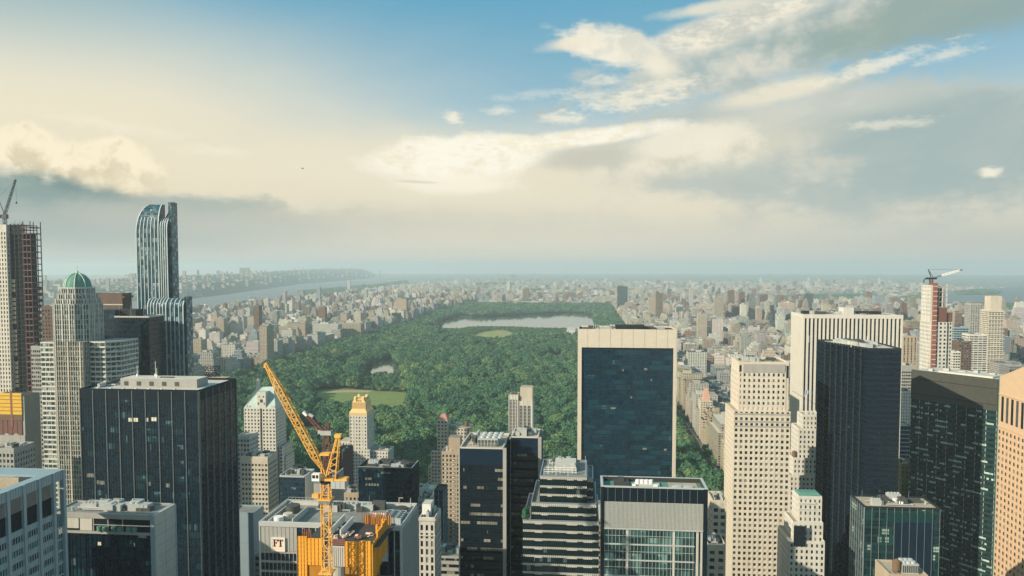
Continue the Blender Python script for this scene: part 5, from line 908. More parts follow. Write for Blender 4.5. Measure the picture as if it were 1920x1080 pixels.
# ------------------------------------------------------------------ granite banded tower
def h_granite():
    def at(px, d): cx = (px - 960) / FPX; return (_ch * cx * d - _sh * d, _sh * cx * d + _ch * d)
    A, B = at(1714, 562), at(1877, 512); z = S(1714, 694, A[1])[1]; u = Vector((B[0] - A[0], B[1] - A[1])); L = u.length; u /= L; n = Vector((u.y, -u.x)); C = (B[0] - n.x * 34, B[1] - n.y * 34); D = (A[0] - n.x * 34, A[1] - n.y * 34)
    p = [A, B, C, D]; r = thing('granite_banded_tower', 'polished dark granite tower with green ribbon windows and a tall blank stone top', 'office tower', ((A[0] + C[0]) / 2, (A[1] + C[1]) / 2, 0))
    part(r, 'wall', [GL['ribbon'], M['roof_pale']], lambda mb: mb.prism(p, 0, z - .2, 0, 1)); a, b = MB(), MB(); skin(p, 0, z - 21, 6.5, 3.75, .3, 1.5, .05, .16, a, b); a.build('mullion', M['pale_metal'], r); b.build('granite_band', M['granite_dark'], r)
    part(r, 'stone_top', M['granite'], lambda mb: [mb.obox(a0, u_, nn, -.1, L_ + .1, -.1, .3 + i * .004, z - 21, z + .6) for i, a0, u_, nn, L_ in edges(p)]); part(r, 'stone_joint', M['ink'], lambda mb: [mb.obox(a0, u_, nn, 0, L_, .25, .32 + i * .004, z - 6.2 - k * 11, z - 5.7 - k * 11) for i, a0, u_, nn, L_ in edges(p) for k in (0, 1)])
    part(r, 'roof_deck', M['pale_concrete'], lambda mb: mb.prism([(A[0] + u.x * 16 - n.x * 6, A[1] + u.y * 16 - n.y * 6), (B[0] - u.x * 6 - n.x * 6, B[1] - u.y * 6 - n.y * 6), (B[0] - u.x * 6 - n.x * 16, B[1] - u.y * 6 - n.y * 16), (A[0] + u.x * 16 - n.x * 16, A[1] + u.y * 16 - n.y * 16)], z - .3, z + 1.0))
    for k in range(5):
        c = (A[0] + u.x * (8 + k * 9) - n.x * (10 + k * 3), A[1] + u.y * (8 + k * 9) - n.y * (10 + k * 3)); part(r, 'rooftop_unit', M['plant'], lambda mb: mb.obox(c, tuple(u), tuple(n), 0, 3 + k % 3, 0, 2.5, z - .3, z + 1.6 + k % 2))
M['granite_dark'] = mat('dark_green_granite', (.020, .034, .032), .4, var=.4, scale=.35)
M['granite'] = mat('polished_granite', (.060, .062, .052), .35, var=.4, scale=.35)
h_granite()
# ------------------------------------------------------------------ gabled pink granite tower
def h_gable():
    yn, ys = 460.0, 396.0; x, zn = S(1875, 708, yn); ze = zn; ym = (yn + ys) / 2; zp = S(1931, 688, ym)[1] + 1.5; w = 28
    r = thing('gabled_granite_tower', 'sunlit pink granite tower with a broad gable roof cut by a round notch', 'office tower', (x + 14, ym, 0)); prof = [(yn, ze), (ym + 4.2, zp - 1.6)] + [(ym + 4.2 * math.cos(t), zp - 1.6 - 4.2 * math.sin(t)) for t in (.5, 1.0, 1.57, 2.1, 2.6)] + [(ym - 4.2, zp - 1.6), (ys, ze)]
    def body(mb):
        f = [(yn, 0)] + [(ys, 0)][:0]
        pts = [(a, b) for a, b in prof]; west = [(x, yn, 0)] + [(x, a, b) for a, b in pts] + [(x, ys, 0)]; east = [(x + w, a[1], a[2]) for a in west]
        mb.poly(west[::-1], 0, [(p[1], p[2]) for p in west[::-1]]); mb.poly(east, 0, [(p[1], p[2]) for p in east])
        for i in range(len(west) - 1): mb.poly([west[i], west[i + 1], east[i + 1], east[i]], 0 if i in (0, len(west) - 2) else 1)
    part(r, 'wall', [M['pink_granite'], M['pink_granite']], body); cells, slots = [], []
    u, n = (0, -1), (-1, 0); zs = S(1877, 743, yn - 3)[1]; za = S(1877, 790, yn - 3)[1]
    k = 0; y = yn - 2.2
    while y > ys + 3: slots.append((x - .02, y - 1.5, (zs + za) / 2, u, n, 2.4, zs - za)); y -= 5.0
    for j in range(32):
        zc = za - 6 - j * 3.75; y = yn - 1.4
        while y > ys + 2:
            for d in (0, 1.35): cells.append((x - .02, y - d, zc, u, n, 1.05, 1.9))
            y -= 3.9
    windows(r, slots, 90, 'tall_slot'); windows(r, cells, 91)
    part(r, 'pier', M['pink_granite'], lambda mb: [mb.box(x - .35, x + .02, yn - 3.75 - k * 3.9, yn - 3.15 - k * 3.9, 0, za - 3.6) for k in range(16)]); part(r, 'string_course', M['pink_granite'], lambda mb: (mb.box(x - .42, x + .02, ys, yn, za - 3.4, za - 2.6), mb.box(x - .5, x + .02, ys, yn, zs + .8, zs + 1.4)))
    part(r, 'eave', M['copper'], lambda mb: mb.box(x - .2, x + w, yn, yn + .6, 0, ze - .4)); part(r, 'roof_coping', M['pink_granite'], lambda mb: (mb.bar((x + .3, yn, ze + .3), (x + .3, ym + 4.2, zp - 1.3), .5), mb.bar((x + .3, ym - 4.2, zp - 1.3), (x + .3, ys, ze + .3), .5)))
    c = part(r, 'chimney', M['pinkroof'], lambda mb: mb.cyl(x + 12, yn - 5, ze, ze + 10, 1.6, 10)); part(c, 'chimney_cap', M['ink'], lambda mb: mb.cyl(x + 12, yn - 5, ze + 9.9, ze + 11, 1.75, 10))
h_gable()
# ------------------------------------------------------------------ small green glass tower
def h_green():
    Y = 345; r, x0, x1, z, p = tower('green_glass_block', 'low green glass block with silver fins and lit office rows under a tan flat roof', 'office block', 1621, 1763, 951, Y, 17, GL['green'], M['roof_tan'], .7, M['dark_metal'])
    a, b = MB(), MB(); skin(p, 0, z, 3.0, 3.6, .12, .3, .35, .1, a, b); a.build('silver_fin', M['grey_metal'], r); b.build('spandrel_trim', M['dark_metal'], r); xm = S(1677, 960, Y)[0]
    part(r, 'dark_screen', M['blue_black'], lambda mb: mb.box(xm, x1 - 2.6, Y - .22, Y + .02, 60, z - 6.2)); part(r, 'attic_screen', M['teal_panel'], lambda mb: mb.box(S(1659, 960, Y)[0], x1 - 2.6, Y - .26, Y + .02, z - 6.1, z - 2.2))
    roof_kit(r, x0 + 1, x1 - 1, Y + 2, Y + 15, z - .2, 95, 5); part(r, 'white_dish', M['white'], lambda mb: (mb.cyl(S(1693, 940, Y)[0], Y + 9, z - .2, z + 1.6, .9, 14, 0, 1.3), mb.cyl(S(1703, 940, Y)[0], Y + 7, z - .2, z + 1.1, 1.0, 14)))
    Y = 285; r, x0, x1, z, p = tower('roof_plant_block', 'tan rooftop at the bottom edge carrying a wooden water tank and large fan units', 'office block', 1668, 1740, 1078, Y, 14, M['tan'], M['roof_tan'], .6); tank(r, S(1681, 1060, Y + 3)[0], Y + 3, z - .3, 1.45, 3.2, 1.2)
    o = part(r, 'fan_unit', M['plant'], lambda mb: mb.box(S(1696, 1060, Y)[0], S(1728, 1060, Y)[0], Y + 2, Y + 7, z - .3, z + 3.4)); part(o, 'fan', M['pale_metal'], lambda mb: [mb.cyl(S(1701 + 9 * k, 1060, Y)[0], Y + 3.4 + q * 2.4, z + 3.3, z + 4.1, .85, 14) for k in range(3) for q in range(2)]); part(o, 'vent_grille', M['plant_dark'], lambda mb: [mb.box(S(1697 + 4 * k, 1060, Y)[0], S(1699.4 + 4 * k, 1060, Y)[0], Y + 1.9, Y + 2.05, z + .3, z + 2.9) for k in range(8)])
M['teal_panel'] = mat('teal_panel', (.008, .045, .045), .35, .1, var=.25)
h_green()
# ------------------------------------------------------------------ slender tower with a red hoist, and its crane
def h_redhoist():
    Y = 830; X = lambda px: S(px, 600, Y)[0]; Z = lambda py: S(1760, py, Y)[1]; cells, a, b = [], MB(), MB()
    r = thing('red_hoist_tower', 'slender unfinished limestone tower with a red hoist strip and bare concrete top', 'apartment tower', (X(1760), Y + 10, 0)); p = rect(X(1745), X(1776), Y, Y + 24)
    part(r, 'wall', [M['pale_stone'], M['roof_pale']], lambda mb: mb.prism(p, 0, Z(604), 0, 1)); p2 = rect(X(1776.1), X(1787), Y + 2, Y + 22); part(r, 'east_shoulder', [M['pale_stone'], M['roof_pale']], lambda mb: mb.prism(p2, 0, Z(604), 0, 1))
    skin(p, 0, Z(604), 3.6, 4.1, 1.9, 1.9, .35, .28, a, b, cells, .5); skin(p2, 0, Z(604), 3.2, 4.1, 1.2, 1.7, .35, .28, a, b, cells, .5)
    wx = X(1745); part(r, 'west_wall', [M['pale_stone'], M['roof_pale']], lambda mb: mb.box(wx + .01, wx + 6, Y + .5, Y + 23, Z(604), Z(535), 0, 1)); skin(rect(wx, wx + 6, Y + .4, Y + 23.2), Z(604), Z(536), 3.8, 4.1, 2.4, 2.4, .3, .24, a, b, cells, .5, only=(3,))
    part(r, 'bare_slab', M['concrete'], lambda mb: [mb.box(wx + 6, X(1775), Y + .2, Y + 22, Z(604 - 9.5 * k) - .5, Z(604 - 9.5 * k) + .2) for k in range(8)]); part(r, 'bare_column', M['pale_concrete'], lambda mb: [mb.box(X(q) - .5, X(q) + .5, Y + .4, Y + 1.6, Z(604), Z(t)) for q, t in ((1754, 533), (1760, 540), (1767, 537), (1774.5, 533))]); part(r, 'dark_core', M['blue_black'], lambda mb: mb.box(wx + 6.5, X(1773), Y + 5, Y + 20, Z(604), Z(541)))
    part(r, 'red_netting', M['rust'], lambda mb: [mb.box(X(1756), X(1775), Y - .1, Y + .15, Z(604) + .3, Z(576) - .3), mb.box(X(1775.5), X(1787), Y + 1.6, Y + 1.9, Z(604) + .3, Z(586))][0:2])
    hs = part(r, 'hoist', M['redsteel'], lambda mb: (mb.box(X(1747), X(1754.5), Y - 2.2, Y - .4, 0, Z(530)))); part(hs, 'hoist_tie', M['signpink'], lambda mb: [mb.box(X(1746.6), X(1754.9), Y - 2.3, Y - 2.15, Z(530) - 4 - k * 5, Z(530) - 3.5 - k * 5) for k in range(34)])
    a.build('pier_cladding', M['pale_stone'], r); b.build('spandrel_cladding', M['pale_stone'], r); windows(r, cells, 95)
    c = thing('white_jib_crane', 'tower crane with a white jib swung right, atop the slender red hoist tower', 'crane', (X(1748), Y + 8, Z(535))); y = Y + 8; P = lambda px, py: (X(px), y, Z(py))
    part(c, 'mast', M['crane_red'], lambda mb: lattice(mb, P(1750.5, 606), P(1750.5, 524), 2.6, 2.6, .35, 14)); part(c, 'slewing_platform', M['dark_metal'], lambda mb: (mb.box(X(1741), X(1760), y - 1.4, y + 1.4, Z(524), Z(520.5)), mb.bar(P(1742, 521), P(1737, 525), .5), mb.bar(P(1737, 525), P(1736, 530), .5)))
    part(c, 'apex_frame', M['dark_metal'], lambda mb: (mb.bar(P(1750, 520), P(1744, 505), .45), mb.bar(P(1754, 520), P(1744, 505), .25))); part(c, 'jib', M['white'], lambda mb: lattice(mb, P(1770, 516.5), P(1803, 507), 1.5, 1.2, .45, 9)); part(c, 'jib_tip', M['dark_metal'], lambda mb: mb.bar(P(1803, 507), P(1809, 506), .6)); part(c, 'jib_root', M['grey_metal'], lambda mb: lattice(mb, P(1756, 521), P(1770, 516.5), 1.4, 1.4, .25, 4)); part(c, 'stay_rope', M['dark_metal'], lambda mb: mb.bar(P(1744, 505), P(1806, 506), .14))
h_redhoist()
# ------------------------------------------------------------------ right-hand middle distance
grid_tower('tiered_tan_tower', 'tall tan tower with stepped top and ringed balconies, right of the red hoist tower', 'apartment tower', 1854, 1882, 582, 1500, 30, M['cream'], M['roof_tan'], 5, 3.6, 1.6, 1.5, 2, seed=101, kit=0)
def h_tier_top():
    Y = 1503; r, x0, x1, z, p = tower('tan_tower_crown', 'narrower tan upper storeys crowning the tall tiered tower', 'tower crown', 1858, 1879, 556, Y, 22, M['cream'], M['roof_tan'], .8); o = [q for q in bpy.data.objects if q.name == 'tiered_tan_tower'][0]; base = r.location.copy()
    for ch in list(r.children): ch.parent = o; ch.location = base - o.location
    bpy.data.objects.remove(r)
    part(o, 'balcony_ring', M['pale_stone'], lambda mb: [mb.box(S(1853, 600, 1500)[0] - .5, S(1883, 600, 1500)[0] + .5, 1498.2, 1499.6, zz, zz + 1.1) for zz in [20 + k * 7.2 for k in range(20)]])
h_tier_top()
grid_tower('grey_turreted_tower', 'slim grey tower with balconies just left of the tall tiered tan tower', 'apartment tower', 1820, 1842, 570, 1750, 26, M['concrete'], M['roof_grey'], 5, 3.5, 2.2, 1.4, 2, seed=102, kit=0)
grid_tower('pale_balcony_slab', 'broad pale balcony slab in front of the slim grey tower', 'apartment tower', 1818, 1851, 628, 1150, 22, M['pale_stone'], M['roof_pale'], 6, 3.2, .6, 1.5, 1.5, seed=103, kit=2)
grid_tower('blue_banded_slab', 'blue-grey banded slab to the right of the slender red hoist tower', 'office tower', 1789, 1816, 614, 1250, 20, M['steel_blue'], M['roof_grey'], 4, 3.6, .4, 1.7, 1.5, seed=104, kit=2)
grid_tower('plum_brick_block', 'dark plum brick block beneath the blue-grey banded slab', 'apartment block', 1798, 1822, 641, 1050, 20, M['brown'], M['roof_dark'], 3, 3.3, 1.4, 1.6, 1, seed=105, kit=2)
grid_tower('white_terrace_block', 'white terraced block low to the right of the slender red hoist tower', 'apartment block', 1787, 1801, 660, 960, 18, M['white_marble'], M['roof_pale'], 3, 3.2, .5, 1.5, 1, seed=106, kit=2)
grid_tower('tan_striped_slab', 'tan slab with dark vertical slots right of the white pier skyscraper', 'apartment tower', 1693, 1720, 630, 1080, 20, M['tan'], M['roof_tan'], 5, 3.4, 3, .6, 2, seed=107, kit=2)
grid_tower('grey_grid_office', 'flat grey grid-faced office between the white pier skyscraper and the granite-banded tower', 'office block', 1690, 1716, 686, 900, 22, M['concrete'], M['roof_pale'], 2.4, 3.6, .3, 1.7, 6, seed=108, kit=3)
grid_tower('white_apartment_house', 'white apartment house with tiny dark windows below the flat grey grid-faced office', 'apartment block', 1688, 1713, 735, 800, 22, M['white_marble'], M['roof_tan'], 2.8, 3.2, 1.7, 1.8, 1, seed=109, kit=4)
grid_tower('cream_corner_block', 'cream corner block with wide windows squeezed left of the limestone grid tower', 'office block', 1336, 1362, 940, 430, 18, M['cream'], M['roof_tan'], 3.6, 3.9, 1.5, 1.8, 3.5, seed=110, kit=4)
grid_tower('low_cream_block', 'low cream block in front of the cream corner block', 'office block', 1327, 1360, 1022, 395, 16, M['cream'], M['roof_dark'], 3.6, 3.9, 1.9, 2.0, 2.5, seed=111, kit=4)
grid_tower('yellow_green_block', 'low block painted yellow-green deep between the black zigzag tower and the granite-banded tower', 'apartment block', 1690, 1712, 872, 600, 18, mat('lime_paint', (.22, .23, .11), .8, var=.2), M['pinkroof'], 3, 3.4, 1.6, 1.8, 1, seed=112, kit=3)
# ================================================================== the land: ground, park, water, hills
def inpoly(pts, poly):
    x, y = pts[:, 0], pts[:, 1]; r = np.zeros(len(pts), bool); n = len(poly)
    for i in range(n):
        (ax, ay), (bx, by) = poly[i], poly[(i + 1) % n]
        c = ((ay > y) != (by > y)); t = np.where(c, (y - ay) / np.where(by == ay, 1e-9, by - ay), 0); r ^= c & (x < ax + t * (bx - ax))
    return r
def ground_mat():
    m = bpy.data.materials.new('city_ground'); q, b = bsdf(m); P = q.n('ShaderNodeNewGeometry').outputs['Position']; x, y, z = q.sep(P)
    n1 = q.noise(P, .0016, 6, .6); n2 = q.noise(P, .012, 5, .65); v = q.n('ShaderNodeTexVoronoi'); q.put(v.inputs['Vector'], P); v.inputs['Scale'].default_value = .03
    far = q.ss(4500, 7000, y)
    c = q.mix(q.ss(.3, .7, n2), (.06, .06, .058), (.15, .145, .13)); cell = q.sep(v.outputs['Color'])[0]
    f = q.mix(q.ss(.35, .75, cell), (.05, .085, .06), (.34, .33, .29)); f = q.mix(q.ss(.5, .62, n1), f, (.035, .075, .045))
    q.put(b.inputs['Base Color'], q.mix(far, c, f)); b.inputs['Roughness'].default_value = .95; return m
def sheet(name, pts, z, m, sub=0):
    mb = MB(); mb.poly([(p[0], p[1], z) for p in pts]); return mb.build(name, m, None, kind='structure')
mb = MB()
rs = [0, 400, 1000, 2200, 4500, 9000, 16000, 26000]; na = 48
for i in range(len(rs) - 1):
    for k in range(na):
        a0, a1 = 2 * math.pi * k / na, 2 * math.pi * (k + 1) / na; f = lambda r, a: (r * math.cos(a), r * math.sin(a), 0)
        if i == 0: mb.poly([(0, 0, 0), f(rs[1], a0), f(rs[1], a1)])
        else: mb.poly([f(rs[i], a0), f(rs[i + 1], a0), f(rs[i + 1], a1), f(rs[i], a1)])
mb.build('ground', ground_mat(), None, kind='structure')
PX0, PX1, PY0, PY1 = -735.0, 132.0, 772.0, 4720.0
sheet('park_ground', rect(PX0, PX1, PY0, PY1), .15, mat('park_soil', (.075, .105, .035), .95, var=.5, scale=.03))
def water_mat(name, col, rough, bump, sc):
    m = bpy.data.materials.new(name); q, b = bsdf(m); b.inputs['Base Color'].default_value = (*col, 1); b.inputs['Roughness'].default_value = rough; b.inputs['IOR'].default_value = 1.9
    P = q.n('ShaderNodeNewGeometry').outputs['Position']; bp = q.n('ShaderNodeBump'); bp.inputs['Strength'].default_value = bump; bp.inputs['Distance'].default_value = 1.0
    q.put(bp.inputs['Height'], q.noise(P, sc, 4, .6)); q.put(b.inputs['Normal'], bp.outputs[0]); return m
WT = water_mat('pond_water', (.03, .045, .045), .06, .05, .15); RV = water_mat('river_water', (.05, .065, .065), .38, .3, .03)
px = lambda L, z=0.0: [G(a, b, z) for a, b in L]
TREEZ = 13.0
lawn_m = mat('lawn_grass', (.165, .215, .060), .95, var=.3, scale=.04); dry_m = mat('dry_lawn', (.26, .27, .095), .95, var=.3, scale=.03); dirt = mat('infield_dirt', (.38, .30, .20), .95, var=.2, scale=.05)
LAWN = px([(586, 738), (600, 731), (650, 729), (700, 733), (745, 735), (772, 738), (776, 748), (765, 766), (735, 780), (670, 782), (610, 776), (586, 760)])
GREAT = px([(884, 631), (900, 623), (925, 620), (950, 620.5), (962, 624), (958, 638), (935, 645), (900, 645), (886, 640)])
LAKE = px([(686, 690), (694, 682), (712, 675), (726, 672), (740, 676), (750, 684), (752, 698), (736, 707), (712, 703), (698, 708), (686, 700)])
RESV = px([(822, 602), (840, 597), (880, 594), (950, 591.5), (1010, 588.5), (1060, 586.5), (1095, 587), (1115, 591), (1119, 606), (1112, 616), (1080, 619), (1000, 618), (968, 616), (890, 615.5), (870, 618), (826, 614)])
FIELD = px([(536, 812), (560, 800), (600, 798), (618, 806), (612, 826), (580, 836), (545, 830)]); POND2 = px([(818, 643), (832, 641), (850, 643), (846, 648), (826, 649)])
FIELD2 = px([(782, 846), (806, 838), (822, 842), (820, 872), (796, 876)]); GLADE = px([(676, 800), (700, 790), (716, 798), (708, 816), (686, 820)])
sheet('lawn', LAWN, .30, lawn_m); sheet('dry_lawn', GREAT, .30, dry_m); sheet('lake_water', LAKE, .32, WT); sheet('reservoir_water', RESV, .34, WT); sheet('ball_field', FIELD, .30, lawn_m); sheet('glade', GLADE, .31, lawn_m); sheet('ball_field', FIELD2, .30, lawn_m)
sheet('infield', px([(702, 732.5), (660, 731), (625, 733), (612, 737), (650, 736), (690, 736)]), .36, dirt); sheet('infield', px([(540, 806), (560, 800.5), (590, 800.5), (590, 805), (560, 808)]), .36, dirt); sheet('infield', px([(920, 618), (936, 617.5), (952, 620), (935, 621.5)]), .36, dirt); sheet('infield', px([(790, 846), (806, 842), (814, 850), (800, 856)]), .36, dirt); sheet('pond_water', POND2, .33, WT)
HUD = px([(-700, 760), (-300, 690), (0, 648), (80, 629), (200, 606), (355, 585), (480, 564), (600, 547), (680, 531), (740, 520), (760, 517), (700, 517), (670, 521), (640, 526), (560, 533), (460, 547), (355, 561), (200, 567), (60, 573), (-200, 590), (-700, 650)])
sheet('river_water', HUD, .4, RV); EAST1 = px([(1518, 552), (1560, 550), (1645, 549.5), (1652, 555), (1580, 556.5), (1525, 557)]); EAST2 = px([(1755, 562), (1775, 547), (1840, 541), (1935, 538), (1990, 540), (1990, 572), (1900, 570), (1800, 572), (1762, 570)])
sheet('strait_water', EAST1, .4, RV); sheet('strait_water', EAST2, .4, RV)
# streets and avenues of the grid
AVE = [143, 305, 455, 590, 780, 1000, 1230, 1430]; WAV = [-750, -1025, -1290, -1560, -1830]
def roads():
    for a in AVE[:6] + WAV[:2] + [-120, -410]:
        y0 = 40 if a > -500 else 500
        y1 = 745 if a in (-120, -410) else 5200
        sheet('avenue', rect(a - 9, a + 9, y0, y1), .50 + .01 * (a % 7), M['asphalt'])
        mb = MB()
        for k in (-4.5, 0, 4.5):
            for s in range(int((min(y1, 1500) - y0) / 12)): mb.poly([(a + k - .08, y0 + s * 12, .6 + .01 * (a % 7)), (a + k + .08, y0 + s * 12, .6 + .01 * (a % 7)), (a + k + .08, y0 + s * 12 + 4, .6 + .01 * (a % 7)), (a + k - .08, y0 + s * 12 + 4, .6 + .01 * (a % 7))])
        mb.build('lane_marking', M['linepaint'], None, kind='structure')
        for sgn in (-1, 1):
            mb = MB(); mb.box(a + sgn * 11.2 - 2.2, a + sgn * 11.2 + 2.2, y0, y1, -.05, .55 + .14); mb.build('pavement', M['pavement'], None, kind='structure')
    for k in range(-8, 8):
        y = 750 + 80.5 * k
        sheet('street', rect(-900 if k <= 0 else 169.5, 1000, y - 6, y + 6), .46, M['asphalt'])
roads()
# wooded cliffs beyond the river
def hills():
    cols = list(range(-260, 712, 9)); mb = MB(); rows = []
    base = lambda p: np.interp(p, [-260, 60, 200, 355, 460, 560, 640, 700], [596, 573, 567, 561, 547, 533, 527, 521])
    top = lambda p: np.interp(p, [-260, 60, 200, 340, 420, 470, 520, 600, 670, 690, 706], [530, 528, 524, 517, 514, 512, 508, 504, 503.5, 507, 517])
    for p in cols:
        bx, by = G(p, base(p)); d0 = math.hypot(bx, by); r = []
        for k, (t, hh) in enumerate(((0, 0), (.05, .3), (.12, .62), (.22, .8), (.34, .93), (.5, 1.0), (.7, .94), (1.0, .5))):
            d = d0 * (1 + t * .75); jit = mnoise.noise((p * .03, t * 6, 2.0)) * 1.0; ux, uy = bx / d0, by / d0
            yt = base(p) + (top(p) - base(p)) * hh; fc = (-_sh * ux + _ch * uy) * d; zz = max(0.0, CAMZ - (yt - 500) / FPX * fc) if k else -1
            if k and zz < 1: zz = 1 + k * .5
            r.append((ux * d, uy * d, max(-1, min(zz, 235) + (jit * 8 if 0 < k < 7 else 0)) if k < 7 else -2))
        rows.append(r)
    for i in range(len(rows) - 1):
        for k in range(7): mb.poly([rows[i][k], rows[i + 1][k], rows[i + 1][k + 1], rows[i][k + 1]])
    m = bpy.data.materials.new('hillside_woods'); q, b = bsdf(m); P = q.n('ShaderNodeNewGeometry').outputs['Position']; v = q.n('ShaderNodeTexVoronoi'); q.put(v.inputs['Vector'], P); v.inputs['Scale'].default_value = .03
    cell = q.sep(v.outputs['Color'])[0]; n = q.noise(P, .003, 5, .6)
    c = q.mix(q.ss(.3, .7, q.noise(P, .02, 5, .65)), (.018, .045, .03), (.045, .085, .05)); q.put(b.inputs['Base Color'], q.mix(q.ss(.72, .86, cell) * q.ss(.45, .6, n), c, (.34, .32, .28))); b.inputs['Roughness'].default_value = .95
    mb.build('hills', m, None, smooth=True, kind='structure'); return rows
HILL = hills()
# ================================================================== trees
def foliage(name, a, b_, c_):
    m = bpy.data.materials.new(name); q, b = bsdf(m); oi = q.n('ShaderNodeObjectInfo'); P = q.n('ShaderNodeNewGeometry').outputs['Position']
    rnd = E(q, oi.outputs['Random']); n = q.noise(P, .012, 4, .6); n2 = q.noise(P, .55, 3, .6)
    c = q.mix(q.ss(.15, .85, rnd * .6 + n * .5), a, b_); c = q.mix(q.ss(.55, .84, rnd * .5 + n * .5) * .9, c, c_); c = q.mix(n2 * .5, c, tuple(k * 1.5 for k in a))
    q.put(b.inputs['Base Color'], c); b.inputs['Roughness'].default_value = .8; b.inputs['Specular IOR Level'].default_value = .15; return m
FOL = foliage('park_foliage', (.034, .100, .060), (.088, .172, .070), (.20, .245, .090)); BARK = mat('bark', (.09, .07, .05), .9, var=.3, scale=1)
def ico(sub):
    import bmesh
    bm = bmesh.new(); bmesh.ops.create_icosphere(bm, subdivisions=sub, radius=1); v = np.array([q.co[:] for q in bm.verts]); f = [[w.index for w in q.verts] for q in bm.faces]; bm.free(); return v, np.array(f)
ICO1, ICO2 = ico(1), ico(2)
def crown_mesh(name, seed, clumps, leaves, ls, icos, hz=.8):
    g = np.random.default_rng(seed); V, F = [], []; nv = 0
    def add(v, f):
        nonlocal nv
        V.append(v); F.extend((f + nv).tolist()); nv += len(v)
    cs = []
    for k in range(clumps):
        ph = k * 2.39996 + g.uniform(-.4, .4); zz = 1 - (k + .5) / clumps * 1.35; rr = math.sqrt(max(0, 1 - zz * zz)); R_ = g.uniform(.48, .74); cs.append((np.array([rr * math.cos(ph) * R_, rr * math.sin(ph) * R_, zz * R_ * hz]), g.uniform(.26, .44)))
    cs.append((np.zeros(3), .55))
    for c, r in cs:
        v, f = icos; w = v * (r * (1 + .22 * np.sin(v[:, :1] * 5 + seed) * np.cos(v[:, 1:2] * 4 + c[0] * 9) + g.uniform(-.12, .12, (len(v), 1)))); w[:, 2] *= .85; add(w + c, f)
        d = g.normal(size=(leaves, 3)); d[:, 2] = np.abs(d[:, 2]) * .8 + d[:, 2] * .3; d /= np.linalg.norm(d, axis=1, keepdims=True); pos = c + d * r * g.uniform(.88, 1.22, (leaves, 1))
        nn = d + g.normal(size=(leaves, 3)) * .55; nn /= np.linalg.norm(nn, axis=1, keepdims=True); t = np.cross(nn, g.normal(size=(leaves, 3))); t /= np.linalg.norm(t, axis=1, keepdims=True); s = np.cross(nn, t); sz = ls * g.uniform(.6, 1.4, (leaves, 1))
        q = np.stack([pos - t * sz - s * sz * .6, pos + t * sz * .8 - s * sz * .5, pos + t * sz + s * sz * .7, pos - t * sz * .7 + s * sz * .6], 1).reshape(-1, 3); add(q, np.arange(leaves * 4).reshape(-1, 4))
    me = bpy.data.meshes.new(name); me.from_pydata(np.concatenate(V).tolist(), [], F); me.materials.append(FOL); return me
NEAR = [crown_mesh('crown', 11 + k, 20 + k % 3 * 3, 60, .085, ICO2, .72 + .12 * (k % 3)) for k in range(6)]
FAR = [crown_mesh('crown', 31 + k, 11, 16, .15, ICO1, .75) for k in range(4)]
protoc = bpy.data.collections.new('crown_kinds'); protof = bpy.data.collections.new('far_crown_kinds')
for i, me in enumerate(NEAR): o = bpy.data.objects.new(f'crown_{i}', me); protoc.objects.link(o)
for i, me in enumerate(FAR): o = bpy.data.objects.new(f'far_crown_{i}', me); protof.objects.link(o)
def scatter(name, label, cat, P, scl, coll, n):
    me = bpy.data.meshes.new(name); me.from_pydata(P.tolist(), [], []); k = len(P)
    for nm, ty, val in (('scl', 'FLOAT', scl), ('rot', 'FLOAT', rng.uniform(0, 6.28, k))): at = me.attributes.new(nm, ty, 'POINT'); at.data.foreach_set('value', np.asarray(val, np.float32))
    at = me.attributes.new('pick', 'INT', 'POINT'); at.data.foreach_set('value', rng.integers(0, n, k).astype(np.int32))
    o = bpy.data.objects.new(name, me); COL.objects.link(o); o['kind'] = 'stuff'; o['label'] = label; o['category'] = cat
    ng = bpy.data.node_groups.new(name, 'GeometryNodeTree'); ng.interface.new_socket('Geometry', in_out='INPUT', socket_type='NodeSocketGeometry'); ng.interface.new_socket('Geometry', in_out='OUTPUT', socket_type='NodeSocketGeometry')
    N = ng.nodes.new; gi, go, ip, ci = N('NodeGroupInput'), N('NodeGroupOutput'), N('GeometryNodeInstanceOnPoints'), N('GeometryNodeCollectionInfo'); lk = ng.links.new
    ci.inputs['Collection'].default_value = coll; ci.inputs['Separate Children'].default_value = True; ci.inputs['Reset Children'].default_value = True
    def attr(nm, ty): a = N('GeometryNodeInputNamedAttribute'); a.data_type = ty; a.inputs[0].default_value = nm; return a.outputs['Attribute']
    ip.inputs['Pick Instance'].default_value = True; cx = N('ShaderNodeCombineXYZ'); lk(attr('rot', 'FLOAT'), cx.inputs[2])
    lk(gi.outputs[0], ip.inputs['Points']); lk(ci.outputs[0], ip.inputs['Instance']); lk(attr('pick', 'INT'), ip.inputs['Instance Index']); lk(cx.outputs[0], ip.inputs['Rotation']); lk(attr('scl', 'FLOAT'), ip.inputs['Scale']); lk(ip.outputs[0], go.inputs[0])
    md = o.modifiers.new('scatter', 'NODES'); md.node_group = ng; return o
def jgrid(x0, x1, y0, y1, s): 
    X, Y = np.meshgrid(np.arange(x0, x1, s), np.arange(y0, y1, s)); P = np.stack([X.ravel(), Y.ravel()], 1); return P + rng.uniform(-.48, .48, P.shape) * s
def nfield(P, s, o=0.0): return np.array([mnoise.noise((a * s, b * s, o)) for a, b in P])
P = jgrid(PX0 + 6, PX1 - 2, PY0 + 14, PY1 - 10, 11.0)
keep = np.ones(len(P), bool)
for pol in (LAWN, GREAT, LAKE, RESV, FIELD, FIELD2, GLADE, POND2): keep &= ~inpoly(P, pol)
nf = nfield(P, .006); keep &= nf > -.43
drv = np.abs(P[:, 0] - (-300 + 240 * np.sin(P[:, 1] * .0016))) < 4; keep &= ~drv
